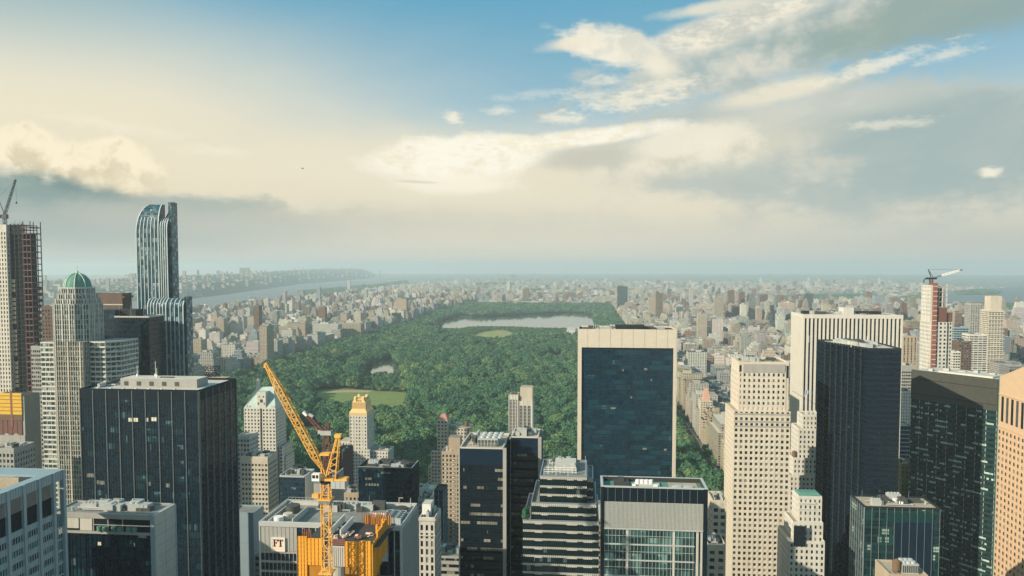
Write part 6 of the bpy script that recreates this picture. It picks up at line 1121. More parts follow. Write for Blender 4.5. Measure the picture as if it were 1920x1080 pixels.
keep &= ~((P[:, 0] > 60) & (P[:, 1] > 2560) & (P[:, 1] < 2860))
P = P[keep]; nf = nf[keep]
scl = (5.6 + 3.5 * nf + rng.gamma(1.6, 1.0, len(P)) * 2.7).clip(3.4, 16)
for pol in (px([(822, 606), (1122, 606), (1122, 636), (822, 634)]), px([(676, 690), (760, 690), (764, 736), (672, 736)])): s_ = inpoly(P, pol); scl[s_] = np.minimum(scl[s_], 4.8)
TP = np.column_stack([P, 2.0 + scl * .62 + rng.uniform(-1, 2.0, len(P))])
# ================================================================== the city beyond
PALC = [('cream', (.56, .48, .36)), ('white', (.66, .63, .56)), ('tan', (.40, .32, .23)), ('grey', (.34, .34, .32)), ('brown', (.17, .12, .09)), ('red-brown', (.24, .13, .09)), ('pale grey', (.50, .49, .45)), ('sand', (.50, .42, .29)), ('dark glass', (.05, .08, .09)), ('buff', (.46, .39, .29)), ('blue-grey', (.27, .33, .36))]
PROB = np.array([.14, .20, .08, .11, .08, .05, .17, .06, .04, .04, .03]); PROB = PROB / PROB.sum()
ROOFC = [('grey roof', (.20, .20, .19)), ('pale roof', (.50, .48, .42)), ('dark roof', (.08, .08, .08)), ('tan roof', (.36, .31, .23)), ('white roof', (.62, .61, .57)), ('green roof deck', (.10, .20, .12))]
cg = np.random.default_rng(21); CITY = []
def bld(x0, x1, y0, y1, h, low=False, ci=None, must=None, tiers=None, z=0.0):
    c = int(cg.choice(len(PALC), p=PROB)) if ci is None else ci; rf = int(cg.choice(6, p=[.3, .25, .13, .15, .14, .03])); col = np.array(PALC[c][1]) * cg.uniform(.66, 1.2) * (1 + cg.uniform(-.06, .06, 3)); seed = cg.uniform(.15, 1.0); W, D = x1 - x0, y1 - y0; bx = []
    k = tiers if tiers is not None else (1 if low else int(cg.choice([1, 2, 3], p=[.45, .35, .2])))
    rc = np.array(ROOFC[rf][1]) * cg.uniform(.7, 1.15); zt = z; ins = 0.0; spl = [1.0] if k == 1 else ([.8, 1.0] if k == 2 else [.68, .86, 1.0])
    for f in spl: bx.append((x0 + ins, x1 - ins, y0 + ins, y1 - ins, zt, z + h * f, col, seed, rc)); zt = z + h * f - .05; ins += min(W, D) * cg.uniform(.08, .16)
    ins -= min(W, D) * .1; t = z + h; a0, a1, b0, b1 = x0 + ins, x1 - ins, y0 + ins, y1 - ins; roof = 'plain'
    if a1 - a0 > 5 and b1 - b0 > 5:
        w = (a1 - a0) * cg.uniform(.25, .5); d = (b1 - b0) * cg.uniform(.25, .5); xx = a0 + cg.uniform(.05, .95) * (a1 - a0 - w); yy = b0 + cg.uniform(.05, .95) * (b1 - b0 - d); bx.append((xx, xx + w, yy, yy + d, t - .1, t + cg.uniform(2.2, 5.5) * (.6 if low else 1), col * cg.uniform(.7, 1.1), 0, rc * .9)); roof = 'penthouse'
        for q in range(int(cg.integers(0, 3 if low else 5))):
            xx, yy = cg.uniform(a0, a1 - 2.5), cg.uniform(b0, b1 - 2.5); s = cg.uniform(1.0, 3.0); bx.append((xx, xx + s, yy, yy + s, t - .1, t + cg.uniform(.8, 2.6), np.array((.35, .34, .31)) * cg.uniform(.4, 1.7), 0, np.array((.35, .34, .31))))
    CITY.append(dict(b=bx, x=(x0 + x1) / 2, y=(y0 + y1) / 2, r=(x0, x1, y0, y1), h=z + h, hh=h, z=z, c=c, rf=rf, must=must, k=k, tank=(not low and h > 22 and cg.random() < .45), top=(a0, a1, b0, b1)))
HEROBOX = []
bpy.context.view_layer.update()
for o in list(SC.objects):
    if o.parent is None and o.type == 'EMPTY':
        pts = [c.matrix_world @ Vector(v) for c in o.children if c.type == 'MESH' for v in c.bound_box]
        if pts: HEROBOX.append((min(p.x for p in pts), max(p.x for p in pts), min(p.y for p in pts), max(p.y for p in pts), max(p.z for p in pts)))
def clear(x0, x1, y0, y1, m=2.0): return not any(x0 < b[1] + m and x1 > b[0] - m and y0 < b[3] + m and y1 > b[2] - m for b in HEROBOX)
def block(x0, x1, y0, y1, ave, mid, ptower, tall, guard=None, front=None):
    def put(a0, a1, b0, b1, h, low, ci=None):
        if not clear(a0, a1, b0, b1): return
        if guard:
            p, q = proj((a0 + a1) / 2, b0, h)
            if q < guard(p): h = 8 + cg.uniform(0, 6); low = True
        bld(a0, a1, b0, b1, h, low, ci=ci)
    W = x1 - x0; ad = min(32, W * .28); ends = [(x0, x0 + ad, ave[0]), (x1 - ad, x1, ave[1])]
    for a0, a1, (lo, hi) in ends:
        n = int(cg.integers(1, 4)); ys = np.linspace(y0, y1, n + 1)
        for k in range(n):
            h = cg.uniform(lo, hi); h = h * .45 if cg.random() < .22 else h; put(a0 + cg.uniform(0, 1), a1, ys[k] + .2, ys[k + 1] - .2, h, h < 20, int(cg.choice(front)) if front and a0 == (x0 if front[0] else x1 - ad) else None)
    for row in (0, 1):
        b0, b1 = (y0, (y0 + y1) / 2 - cg.uniform(3, 7)) if row == 0 else ((y0 + y1) / 2 + cg.uniform(3, 7), y1); x = x0 + ad + .5
        while x < x1 - ad - 7:
            t = cg.random() < ptower; w = cg.uniform(18, 34) if t else cg.uniform(7, 17); w = min(w, x1 - ad - x - .4)
            if w < 5: break
            h = cg.uniform(*tall) if t else cg.uniform(*mid); put(x, x + w - .1, b0 + (0 if t else cg.uniform(0, 3)), b1, h, not t); x += w
def east():
    for k in range(58):
        y0, y1 = 805 + 80.5 * (k - .5) - 34 + 40, 805 + 80.5 * (k - .5) + 34 + 40
        for i in range(7):
            x0, x1 = AVE[i] + 14, AVE[i + 1] - 14
            n = y0 > 3700
            if i == 0: ave = ((46, 66) if y0 < 2600 else (34, 58), (18, 40))
            elif i == 1: ave = ((18, 45), (36, 56))
            elif i == 2: ave = ((36, 56), (16, 38))
            elif i == 3: ave = ((16, 45), (28, 80))
            else: ave = ((18, 85), (18, 85))
            if n: ave = ((12, 40), (12, 40))
            pt, tl = (.07, (30, 55)) if i < 3 else (.10, (40, 105))
            if n: pt, tl = .05, (25, 60)
            block(x0, x1, y0, y1, ave, (11, 20) if not n else (10, 17), pt, tl, None, (1, 9, 6, 7, 9) if i == 0 else None)
    for k in range(45): bld(*(lambda x, y, w, d: (x, x + w, y, y + d))(cg.uniform(640, 1450), cg.uniform(1500, 3900), cg.uniform(18, 30), cg.uniform(18, 30)), cg.uniform(80, 130), ci=int(cg.choice([0, 2, 3, 4, 5, 8])))
def west():
    for k in range(60):
        y0, y1 = 805 + 80.5 * (k - .5) + 6, 805 + 80.5 * (k - .5) + 74
        for i in range(4):
            x1, x0 = WAV[i] - 14, WAV[i + 1] + 14; near = y0 < 1500
            if x0 < -1900: continue
            ave = ((20, 45), (34, 58)) if i == 0 else ((18, 55), (18, 55)); 
            if near: ave = ((30, 85), (40, 70))
            block(x0, x1, y0, y1, ave, (12, 22) if not near else (15, 40), .10 if not near else .25, (32, 75) if not near else (50, 110))
    for k in range(50):
        y = 1200 + k * 80; x = -1900 - max(0, 0) - 25
        bld(x, x + 40, y, y + 60, cg.uniform(35, 55))
def guardf(p): return 1078 if p < 425 or p > 1385 else 955 if (430 < p < 880 or 1255 < p < 1375) else (905 if 880 <= p <= 1255 else 880)
def midtown():
    xs = [-1000, -690, -410, -120, 143, 305, 455, 590, 780, 1000]
    for k in range(9):
        y0, y1 = 25 + 80.5 * k + 8, 25 + 80.5 * (k + 1) - 6
        for i in range(len(xs) - 1): block(xs[i] + 14, xs[i + 1] - 14, y0, y1, ((25, 70), (25, 70)), (14, 40), .25, (40, 90), guardf)
east(); west(); midtown()
def harlem(n, xr, yr, hl, pt, ht):
    for q in range(n):
        x, y = cg.uniform(*xr), cg.uniform(*yr); t = cg.random() < pt; w, d = (cg.uniform(16, 45), cg.uniform(14, 22)) if t else (cg.uniform(14, 60), cg.uniform(12, 28)); p = np.array([[x, y]])
        if inpoly(p, HUD)[0] or inpoly(p, EAST1)[0] or inpoly(p, EAST2)[0] or any(inpoly(p, w_)[0] for w_ in GREENS): continue
        if PX0 - 20 < x < PX1 + 20 and y < PY1 + 25: continue
        bld(x, x + w, y, y + d, cg.uniform(*(ht if t else hl)), not t)
GREENS = [px([(1490, 556), (1640, 556), (1650, 566), (1495, 566)]), px([(1790, 549), (1830, 545), (1875, 548), (1870, 552), (1800, 553)]), px([(1868, 575), (1935, 573), (1940, 592), (1870, 590)]), px([(985, 545), (1030, 543), (1035, 549), (990, 550)]), px([(880, 533), (960, 531), (965, 536), (885, 537)]), px([(560, 548), (700, 536), (760, 527), (765, 530), (690, 541), (570, 554)]), px([(1690, 560), (1760, 556), (1765, 566), (1700, 568)])]
harlem(3200, (-1900, 2000), (4750, 7600), (9, 22), .13, (30, 65)); harlem(2600, (-2300, 4200), (7200, 12500), (9, 24), .12, (30, 75)); harlem(1700, (1500, 6500), (2600, 9500), (7, 18), .08, (25, 60)); harlem(1200, (1450, 2600), (1600, 4200), (10, 40), .2, (50, 95))
# towers one can pick out, fixed by bearing and base line
def pick(l, r, top, basey, dp, ci, lab, tiers=1):
    yb = G((l + r) / 2, basey, 12.0)[1]; x0, z = S(l, top, yb); x1, _ = S(r, top, yb)
    CITY[:] = [b for b in CITY if not (b['r'][0] < x1 + 3 and b['r'][1] > x0 - 3 and b['r'][2] < yb + dp + 3 and b['r'][3] > yb - 3)]
    bld(x0, x1, yb, yb + dp, z, ci=ci, must=lab, tiers=tiers)
PICKS = [(467, 483, 613, 684, 40, 2, 'left one of a pair of tan towers behind the yellow jib tip'), (486, 500, 612, 684, 40, 2, 'right one of a pair of tan towers behind the yellow jib tip'), (538, 572, 606, 633, 45, 9, 'buff apartment block with tiered top above the park treetops, left of the long white block'),
 (586, 634, 608, 633, 40, 1, 'long low white apartment block along the park edge'), (637, 676, 607, 630, 45, 0, 'big cream apartment block on the park edge right of the long white block'), (638, 650, 588, 620, 25, 0, 'cream tower rising from the big park-edge block, left of two'), (663, 676, 586, 620, 25, 0, 'cream tower rising from the big park-edge block, right of two'),
 (718, 741, 580, 600, 40, 1, 'white domed-looking block where the park edge bends behind the trees'), (742, 762, 560, 597, 40, 7, 'sand coloured tower tallest along the far western park edge'), (476, 485, 573, 640, 25, 5, 'slim red-brown tower standing over the western rooftops'), (597, 609, 576, 615, 25, 5, 'slim red-brown tower above the long white park block'),
 (529, 535, 546, 580, 25, 6, 'pale grey tower with pointed cap near the river bank'), (561, 569, 545, 570, 25, 10, 'blue-grey slab tower near the river, left of two'), (593, 600, 539, 568, 25, 10, 'blue-grey slab tower near the river, right of two and taller'), (651, 656, 526, 548, 25, 6, 'tall pale tower by the river in front of the bridge'),
 (1158, 1177, 537, 582, 60, 8, 'dark glass hospital tower east of the reservoir'), (1230, 1243, 550, 596, 30, 4, 'dark brown tower beside the eastern park avenue, taller than its neighbours'), (1216, 1229, 556, 594, 30, 7, 'sand coloured tower just left of the dark brown tower'), (1340, 1357, 557, 600, 30, 0, 'cream slab tower above the limestone grid tower'), (1309, 1326, 590, 640, 30, 0, 'cream setback tower left of the white gridded block'), (1336, 1356, 598, 640, 30, 1, 'white gridded block above the limestone grid tower roof'),
 (1290, 1325, 660, 700, 30, 1, 'broad white block with many small windows right of the travertine-framed skyscraper'), (1341, 1358, 665, 700, 25, 1, 'white block with chequered window rows left of the limestone grid tower'), (1403, 1412, 552, 590, 25, 8, 'dark slab tower left of the group beside the brick-red tower'), (1425, 1440, 553, 590, 30, 5, 'brick-red tower in the cluster of eastern towers'), (1412, 1424, 560, 592, 30, 3, 'grey tower with white cap between the dark slab and the brick-red tower'), (1455, 1478, 553, 588, 35, 3, 'grey slab tower right of the brick-red tower'), (1440, 1452, 572, 605, 30, 2, 'tan tower below the brick-red tower'), (1462, 1490, 568, 604, 30, 9, 'buff slab group just left of the white pier skyscraper'), (1640, 1660, 554, 590, 30, 10, 'blue-grey tower above the right end of the white pier skyscraper'), (1672, 1688, 558, 592, 30, 2, 'tan tower above the right corner of the white pier skyscraper'), (1511, 1525, 550, 585, 30, 8, 'teal tower above the left end of the white pier skyscraper'), (1700, 1722, 580, 620, 30, 6, 'pale grey slab left of the slender red hoist tower'), (980, 992, 541, 562, 30, 4, 'dark slab standing beyond the reservoir woods'), (957, 967, 515, 532, 40, 3, 'lone grey tower on the hazy skyline beyond the park'), (1293, 1300, 540, 575, 25, 6, 'pale slim tower east of the park among low roofs')]
for a in PICKS: pick(*a)
# ------------------------------------------------------------------ which of them show largest (rough depth-sorted cover)
SWx, SHx = 640, 360; sf = SWx / 1920
def srect(x0, x1, y0, y1, h):
    P_ = [proj(a, b, c) for a in (x0, x1) for b in (y0, y1) for c in (0, h)]; return min(p[0] for p in P_), max(p[0] for p in P_), min(p[1] for p in P_), max(p[1] for p in P_)
items = [(b[2], srect(*b[:4], b[4]), None) for b in HEROBOX if b[2] > 20] + [(c['r'][2], srect(*c['r'], c['h']), i) for i, c in enumerate(CITY) if c['r'][2] > 20]
items.sort(key=lambda t: t[0]); cover = np.zeros((SHx, SWx), bool); SHOW = np.zeros(len(CITY)); COVER_HERO = np.zeros((SHx, SWx), bool)
for d, (a, b, t, u), i in items:
    a, b, t, u = max(0, int(a * sf)), min(SWx, int(b * sf) + 1), max(0, int(t * sf)), min(SHx, int(u * sf) + 1)
    if a >= b or t >= u: continue
    w = cover[t:u, a:b]
    if i is not None: SHOW[i] = (~w).sum()
    else: COVER_HERO[t:u, a:b] = True
    w[:] = True
order = [i for i in np.argsort(-SHOW + np.array([-1e6 if c['must'] else 0 for c in CITY])) if SHOW[i] > 0 or CITY[i]['must']]
ONE = set(int(i) for i in order[:290])
# ------------------------------------------------------------------ shared wall material: windows by bay and storey, colour per face
def city_mat():
    m = bpy.data.materials.new('masonry_with_windows'); q, b = bsdf(m); at = q.n('ShaderNodeAttribute'); at.attribute_name = 'tint'; col = at.outputs['Color']; al = E(q, at.outputs['Alpha'])
    u, v, _ = q.sep(q.n('ShaderNodeUVMap').outputs[0]); bay = 2.4 + (al * 13).fr() * 2.6; fl = 3.0 + (al * 29).fr() * .6; ww = .20 + (al * 7).fr() * .16; wh = .20 + (al * 19).fr() * .14
    fu, fv = (u / bay).fr(), (v / fl).fr(); win = ((fu - .5).ab() < ww) * ((fv - .5).ab() < wh) * (al > .05); r = q.white(q.vec((u / bay).fl(), (v / fl).fl(), al * 100)); P = q.n('ShaderNodeNewGeometry').outputs['Position']
    dirt_ = q.noise(P, .12, 5, .6); c = q.mix(dirt_ * .6, col, q.mulc(col, .62)); band = ((v / (fl * 9.0)).fr() < .025) * (al > .05); c = q.mix(band * .5, c, q.mulc(col, 1.35))
    c = q.mix(win, c, q.mix(r * r * r, (.018, .024, .028), (.22, .21, .18))); q.put(b.inputs['Base Color'], c); q.put(b.inputs['Roughness'], .85 - win * .6); b.inputs['Specular IOR Level'].default_value = .35; return m
CM = city_mat()
def boxes_mesh(name, B):
    """many boxes as one mesh: sides carry metre UVs, colour and window seed"""
    n = len(B); A = np.array([b[:6] for b in B], float); C = np.array([b[6] for b in B]); Sd = np.array([b[7] for b in B], float); Rf = np.array([b[8] for b in B]); x0, x1, y0, y1, z0, z1 = A.T
    V = np.stack([np.stack(t, 1) for t in ((x0, y0, z0), (x1, y0, z0), (x1, y1, z0), (x0, y1, z0), (x0, y0, z1), (x1, y0, z1), (x1, y1, z1), (x0, y1, z1))], 1).reshape(-1, 3)
    base = np.array([[0, 1, 5, 4], [1, 2, 6, 5], [2, 3, 7, 6], [3, 0, 4, 7], [4, 5, 6, 7]]); F = (base[None] + (np.arange(n) * 8)[:, None, None]).reshape(-1, 4)
    me = bpy.data.meshes.new(name); me.vertices.add(len(V)); me.vertices.foreach_set('co', V.ravel()); me.loops.add(F.size); me.loops.foreach_set('vertex_index', F.ravel().astype(np.int32)); me.polygons.add(len(F)); me.polygons.foreach_set('loop_start', np.arange(0, F.size, 4, dtype=np.int32)); me.polygons.foreach_set('use_smooth', np.zeros(len(F), bool)); me.update(calc_edges=True)
    W, D = x1 - x0, y1 - y0; Z = np.zeros(n); uv = np.zeros((n, 5, 4, 2))
    for f, w in ((0, W), (1, D), (2, W), (3, D)): uv[:, f, 0], uv[:, f, 1], uv[:, f, 2], uv[:, f, 3] = np.stack([Z, z0], 1), np.stack([w, z0], 1), np.stack([w, z1], 1), np.stack([Z, z1], 1)
    l = me.uv_layers.new(name='UVMap'); l.data.foreach_set('uv', uv.astype(np.float32).ravel()); ct = np.zeros((n, 5, 4)); ct[:, :4, :3] = C[:, None]; ct[:, :4, 3] = Sd[:, None]; ct[:, 4, :3] = Rf; ct[:, 4, 3] = 0
    at = me.attributes.new('tint', 'FLOAT_COLOR', 'FACE'); at.data.foreach_set('color', ct.astype(np.float32).ravel()); me.materials.append(CM); return me
rest = [b for i, c in enumerate(CITY) if i not in ONE for b in c['b']]
o = bpy.data.objects.new('distant_buildings', boxes_mesh('distant_buildings', rest)); COL.objects.link(o); o['kind'] = 'stuff'; o['label'] = 'carpet of smaller city buildings on both sides of the park'; o['category'] = 'buildings'
LM = [(1176, 640, 'travertine-framed skyscraper'), (1420, 690, 'limestone grid tower'), (1590, 600, 'white pier skyscraper'), (1762, 560, 'red hoist tower'), (1868, 590, 'tiered tan tower'), (300, 560, 'curved-top skyscraper'), (480, 640, 'tan twin towers'), (610, 620, 'long white park block'), (656, 610, 'big cream park block'), (752, 575, 'sand park-edge tower'), (970, 600, 'reservoir'), (1167, 560, 'dark hospital tower'), (1236, 575, 'dark brown tower'), (1432, 570, 'brick-red tower'), (1307, 675, 'broad white block'), (1346, 615, 'white gridded block'), (146, 560, 'domed tower'), (535, 565, 'pointed-cap tower'), (597, 555, 'taller riverside slab'), (1795, 850, 'granite-banded tower'), (1615, 850, 'black zigzag tower'), (620, 960, 'yellow crane'), (815, 1000, 'ornate stone block'), (1348, 990, 'cream corner block'), (500, 900, 'cream hotel')]
labs = {}
for i in sorted(ONE):
    c = CITY[i]; X0, X1, T, U = srect(*c['r'], c['h']); cxp, cyp = (X0 + X1) / 2, T + 6; c['px'] = (cxp, cyp)
    if c['must']: continue
    w = c['r'][1] - c['r'][0]; form = 'tower' if c['hh'] > 62 else ('slab' if c['hh'] > 34 and w > 26 else ('setback block' if c['k'] > 1 else ('walk-up' if c['hh'] < 16 else 'block'))); roof = 'with water tank' if c['tank'] else 'with ' + ROOFC[c['rf']][0]
    lm = min(LM, key=lambda l: (l[0] - cxp) ** 2 + 3 * (l[1] - cyp) ** 2); dx, dy = cxp - lm[0], cyp - lm[1]; far_ = 'just' if math.hypot(dx, dy) < 40 else ('a little' if math.hypot(dx, dy) < 90 else 'well')
    way = ('above' if dy < -14 else 'below' if dy > 14 else '') ; side = ('left of' if dx < -14 else 'right of' if dx > 14 else '')
    rel = f'{far_} {way} and {side} the {lm[2]}' if way and side else f'{far_} {way or side or "in front of"} the {lm[2]}'
    labs.setdefault(f'{PALC[c["c"]][0]} {form} {roof}, {rel}', []).append(i)
ORD = ['leftmost', 'second from left', 'third from left', 'fourth from left', 'fifth from left', 'sixth from left']
LABEL = {}
for l, ii in labs.items():
    ii.sort(key=lambda i: CITY[i]['px'][0])
    for k, i in enumerate(ii): LABEL[i] = l if len(ii) == 1 else f'{l}, {ORD[min(k, 5)]}'
def tank_mesh():
    mb = MB(); mb.cyl(0, 0, 1.6, 5.0, 1.9, 10); mb.cyl(0, 0, 5.0, 6.2, 2.05, 10, 0, .1)
    for a in (-1.1, 1.1):
        for b in (-1.1, 1.1): mb.bar((a, b, -.1), (a, b, 1.7), .14)
    o = mb.build('water_tank', M['timber']); me = o.data; bpy.data.objects.remove(o); return me
TM = tank_mesh()
for i in sorted(ONE):
    c = CITY[i]; t = thing('apartment_building', c['must'] or LABEL[i], 'building', (c['x'], c['y'], 0), 'city buildings around the park'); nw = 1 + sum(1 for b in c['b'][1:] if b[7] > 0)
    def sub(nm, bs): me = boxes_mesh(nm, [(b[0] - c['x'], b[1] - c['x'], b[2] - c['y'], b[3] - c['y'], *b[4:]) for b in bs]); o = bpy.data.objects.new(nm, me); COL.objects.link(o); o.parent = t
    for k in range(nw): sub('wall' if k == 0 else 'upper_wall', [c['b'][k]])
    for b in c['b'][nw:]: sub('penthouse' if (b[1] - b[0]) > 3.2 else 'roof_vent', [b])
    if c['tank']:
        o = bpy.data.objects.new('water_tank', TM); COL.objects.link(o); o.parent = t; a0, a1, b0, b1 = c['top']; o.location = (cg.uniform(a0 + 2, a1 - 2) - c['x'] if a1 - a0 > 5 else 0, cg.uniform(b0 + 2, b1 - 2) - c['y'] if b1 - b0 > 5 else 0, c['h'])
# pink-roofed avenue tower right of the big framed slab
def h_pink():
    Y = 1085; X = lambda p: S(p, 800, Y)[0]; Z = lambda p: S(1320, p, Y)[1]
    r, x0, x1, z, p = grid_tower('peaked_avenue_tower', 'cream hotel tower with a steep salmon pink roof on the park avenue', 'hotel tower', 1314, 1336, 752, Y, 20, M['cream'], M['roof_tan'], 3.2, 3.4, 1.6, 1.7, 1, seed=120, kit=0)
    part(r, 'roof', M['pinkroof_pale'], lambda mb: mb.prism(rect(X(1318), X(1332), Y + 1, Y + 18), z - .2, Z(729), 0, None, False, rect(X(1323), X(1328), Y + 8, Y + 11)))
    Y = 1130; r, x0, x1, z, p = grid_tower('slate_peaked_tower', 'pale tower with a small pointed slate roof right of the salmon pink roof', 'apartment tower', 1345, 1358, 755, Y, 18, M['pale_stone'], M['roof_grey'], 3.2, 3.4, 1.6, 1.7, 1, seed=121, kit=0); part(r, 'roof', M['slate'], lambda mb: mb.prism(rect(x0 + 1, x1 - 1, Y + 1, Y + 15), z - .2, z + 14, 0, None, False, rect((x0 + x1) / 2 - .3, (x0 + x1) / 2 + .3, Y + 7, Y + 8)))
M['pinkroof_pale'] = mat('salmon_tile', (.52, .30, .22), .8, var=.2, scale=.5)
h_pink()
# ------------------------------------------------------------------ hillside houses across the river (past counting)
hb = []
for q in range(900):
    r0 = HILL[int(cg.integers(0, len(HILL) - 1))]; k = int(cg.integers(1, 6)); a, b = r0[k], r0[k + 1]; f = cg.random(); x, y, z = (a[j] + (b[j] - a[j]) * f for j in range(3)); t = cg.random() < .10; w = cg.uniform(15, 40); h = cg.uniform(25, 60) if t else cg.uniform(7, 14)
    hb.append((x, x + w, y, y + 15, z - 12, z + h, np.array(PALC[int(cg.choice([0, 1, 3, 6]))][1]) * cg.uniform(.6, 1), .5, np.array((.3, .3, .28))))
o = bpy.data.objects.new('hillside_houses', boxes_mesh('hillside_houses', hb)); COL.objects.link(o); o['kind'] = 'stuff'; o['label'] = 'specks of houses along the hazy ridge across the river'; o['category'] = 'houses'
def ridge_tower(l, r, top, base, lab):
    Y = 8600; x0, z = S(l, top, Y); x1, _ = S(r, top, Y); zb = S(l, base, Y)[1]; t = thing('ridge_tower', lab, 'apartment tower', ((x0 + x1) / 2, Y, zb)); part(t, 'wall', M['concrete'], lambda mb: mb.box(x0, x1, Y, Y + 30, zb - 60, z)); part(t, 'window_band', M['plant_dark'], lambda mb: [mb.box(x0 + 1, x1 - 1, Y - .3, Y, zb + k * 9, zb + k * 9 + 4) for k in range(10)])
ridge_tower(449, 456.6, 502.5, 516, 'hazy slab tower on the far ridge, left of an adjoining pair'); ridge_tower(458, 466, 502, 516, 'hazy slab tower on the far ridge, right of an adjoining pair')
# ------------------------------------------------------------------ bridges, boats, museum, bird
def bridge():
    Y = 12800; X = lambda p: S(p, 520, Y)[0]; Z = lambda p: S(713, p, Y)[1]; r = thing('suspension_bridge', 'hazy suspension bridge with a tall steel tower far up the river', 'bridge', (X(713), Y, 0))
    for q, (t, b) in {713: (507, 533), 655: (507, 533)}.items():
        if q == 713: part(r, 'tower', M['grey_metal'], lambda mb: ([mb.box(X(q) + d - 3.4, X(q) + d + 3.4, Y - 4, Y + 4, -2, Z(t)) for d in (-9, 9)], [mb.box(X(q) - 12, X(q) + 12, Y - 3.9, Y + 3.9, Z(t) - 10 - k, Z(t) - 1 - k) for k in (0, 75)]))
    part(r, 'deck', M['grey_metal'], lambda mb: mb.box(X(655), X(748), Y - 8, Y + 8, Z(526.5), Z(525.3)))
    for s in (-1, 1):
        o = part(r, 'main_cable', M['grey_metal'], lambda mb: [mb.bar((X(713 - 58 * a), Y + s * 7, Z(507) + (Z(524.5) - Z(507)) * (1 - (1 - a / .55) ** 2 if a < .55 else 1 - ((a - .55) / .55) ** 2)), (X(713 - 58 * (a + .1)), Y + s * 7, Z(507) + (Z(524.5) - Z(507)) * (1 - (1 - (a + .1) / .55) ** 2 if a + .1 < .55 else 1 - ((a + .1 - .55) / .55) ** 2)), 1.2) for a in np.arange(0, 1.0, .1)] + [mb.bar((X(713), Y + s * 7, Z(507)), (X(745), Y + s * 7, Z(525)), 1.2)])
    y0 = G(1850, 575)[1]; r = thing('rail_viaduct', 'long rail viaduct on slender piers in front of the eastern strait', 'viaduct', (S(1850, 570, y0)[0], y0, 0)); xa, z = S(1782, 566.5, y0); xb, _ = S(1985, 566.5, y0); part(r, 'deck', M['brown'], lambda mb: mb.box(xa, xb, y0 - 5, y0 + 5, z - 6, z))
    for k in range(22): part(r, 'pier', M['concrete'], lambda mb: mb.box(xa + k * (xb - xa) / 22, xa + k * (xb - xa) / 22 + 5, y0 - 4, y0 + 4, -1, z - 5.95))
bridge()
def boats():
    for l, r, y, lab in ((464, 482, 558.6, 'long dark barge low in the wide river'), (543, 548, 548.4, 'small reddish vessel far upstream of the barge')):
        x0, y0 = G(l, y); x1, _ = S(r, y, y0); L = x1 - x0; w = L * .2; t = thing('river_boat', lab, 'boat', ((x0 + x1) / 2, y0, .4)); part(t, 'hull', M['rust' if L < 40 else 'plant_dark'], lambda mb: mb.prism([(x0, y0 - w / 2), (x1 - L * .12, y0 - w / 2), (x1, y0), (x1 - L * .12, y0 + w / 2), (x0, y0 + w / 2)], .3, .4 + L * .05)); part(t, 'wheelhouse', M['white'], lambda mb: mb.box(x0 + L * .06, x0 + L * .16, y0 - w * .3, y0 + w * .3, .4 + L * .049, .4 + L * .11))
boats()
def museum():
    Y0 = G(1070, 632)[1]; X = lambda p: S(p, 625, Y0)[0]; t = thing('museum_building', 'sprawling low white museum with glass roofs inside the park edge', 'museum', (X(1074), Y0, 0)); part(t, 'wall', [M['white_marble'], M['roof_pale']], lambda mb: mb.box(X(1062), X(1150), Y0, Y0 + 170, 0, 21, 0, 1))
    for k in range(4): part(t, 'wing', [M['pale_stone'], M['roof_pale']], lambda mb: mb.box(X(1058 + k * 4), X(1067 + k * 4), Y0 - 14 - k % 2 * 12, Y0 + 20 + k * 30, 0, 16 + k * 3, 0, 1)); part(t, 'skylight', M['pale_metal'], lambda mb: mb.prism(rect(X(1064 + k * 6), X(1069 + k * 6), Y0 + 30 + k * 20, Y0 + 60 + k * 20), 21, 25, 0, None, False, rect(X(1066 + k * 6), X(1067 + k * 6), Y0 + 36 + k * 20, Y0 + 54 + k * 20)))
museum()
def bird():
    Y = 110; x, z = S(567.5, 316, Y); t = thing('bird', 'tiny dark bird gliding in the pale western sky', 'bird', (x, Y, z)); mb = MB(); rows = [(-.16, .015), (-.1, .04), (0, .05), (.08, .045), (.13, .03), (.17, .008)]
    for i in range(5):
        (a, r0), (b, r1) = rows[i], rows[i + 1]
        for k in range(6): f = lambda u, r, k: (x + u, Y + r * math.cos(k * math.pi / 3), z + r * math.sin(k * math.pi / 3)); mb.poly([f(a, r0, k), f(a, r0, k + 1), f(b, r1, k + 1), f(b, r1, k)])
    for s in (-1, 1): mb.poly([(x - .03, Y + s * .03, z + .02), (x + .08, Y + s * .03, z + .02), (x + .06, Y + s * .2, z + .1), (x - .1, Y + s * .38, z + .06), (x - .02, Y + s * .2, z + .09)]); mb.poly([(x - .03, Y + s * .03, z + .005), (x + .08, Y + s * .03, z + .005), (x + .06, Y + s * .2, z + .085), (x - .1, Y + s * .38, z + .045), (x - .02, Y + s * .2, z + .075)][::-1])
    mb.build('body', M['ink'], t)
bird()
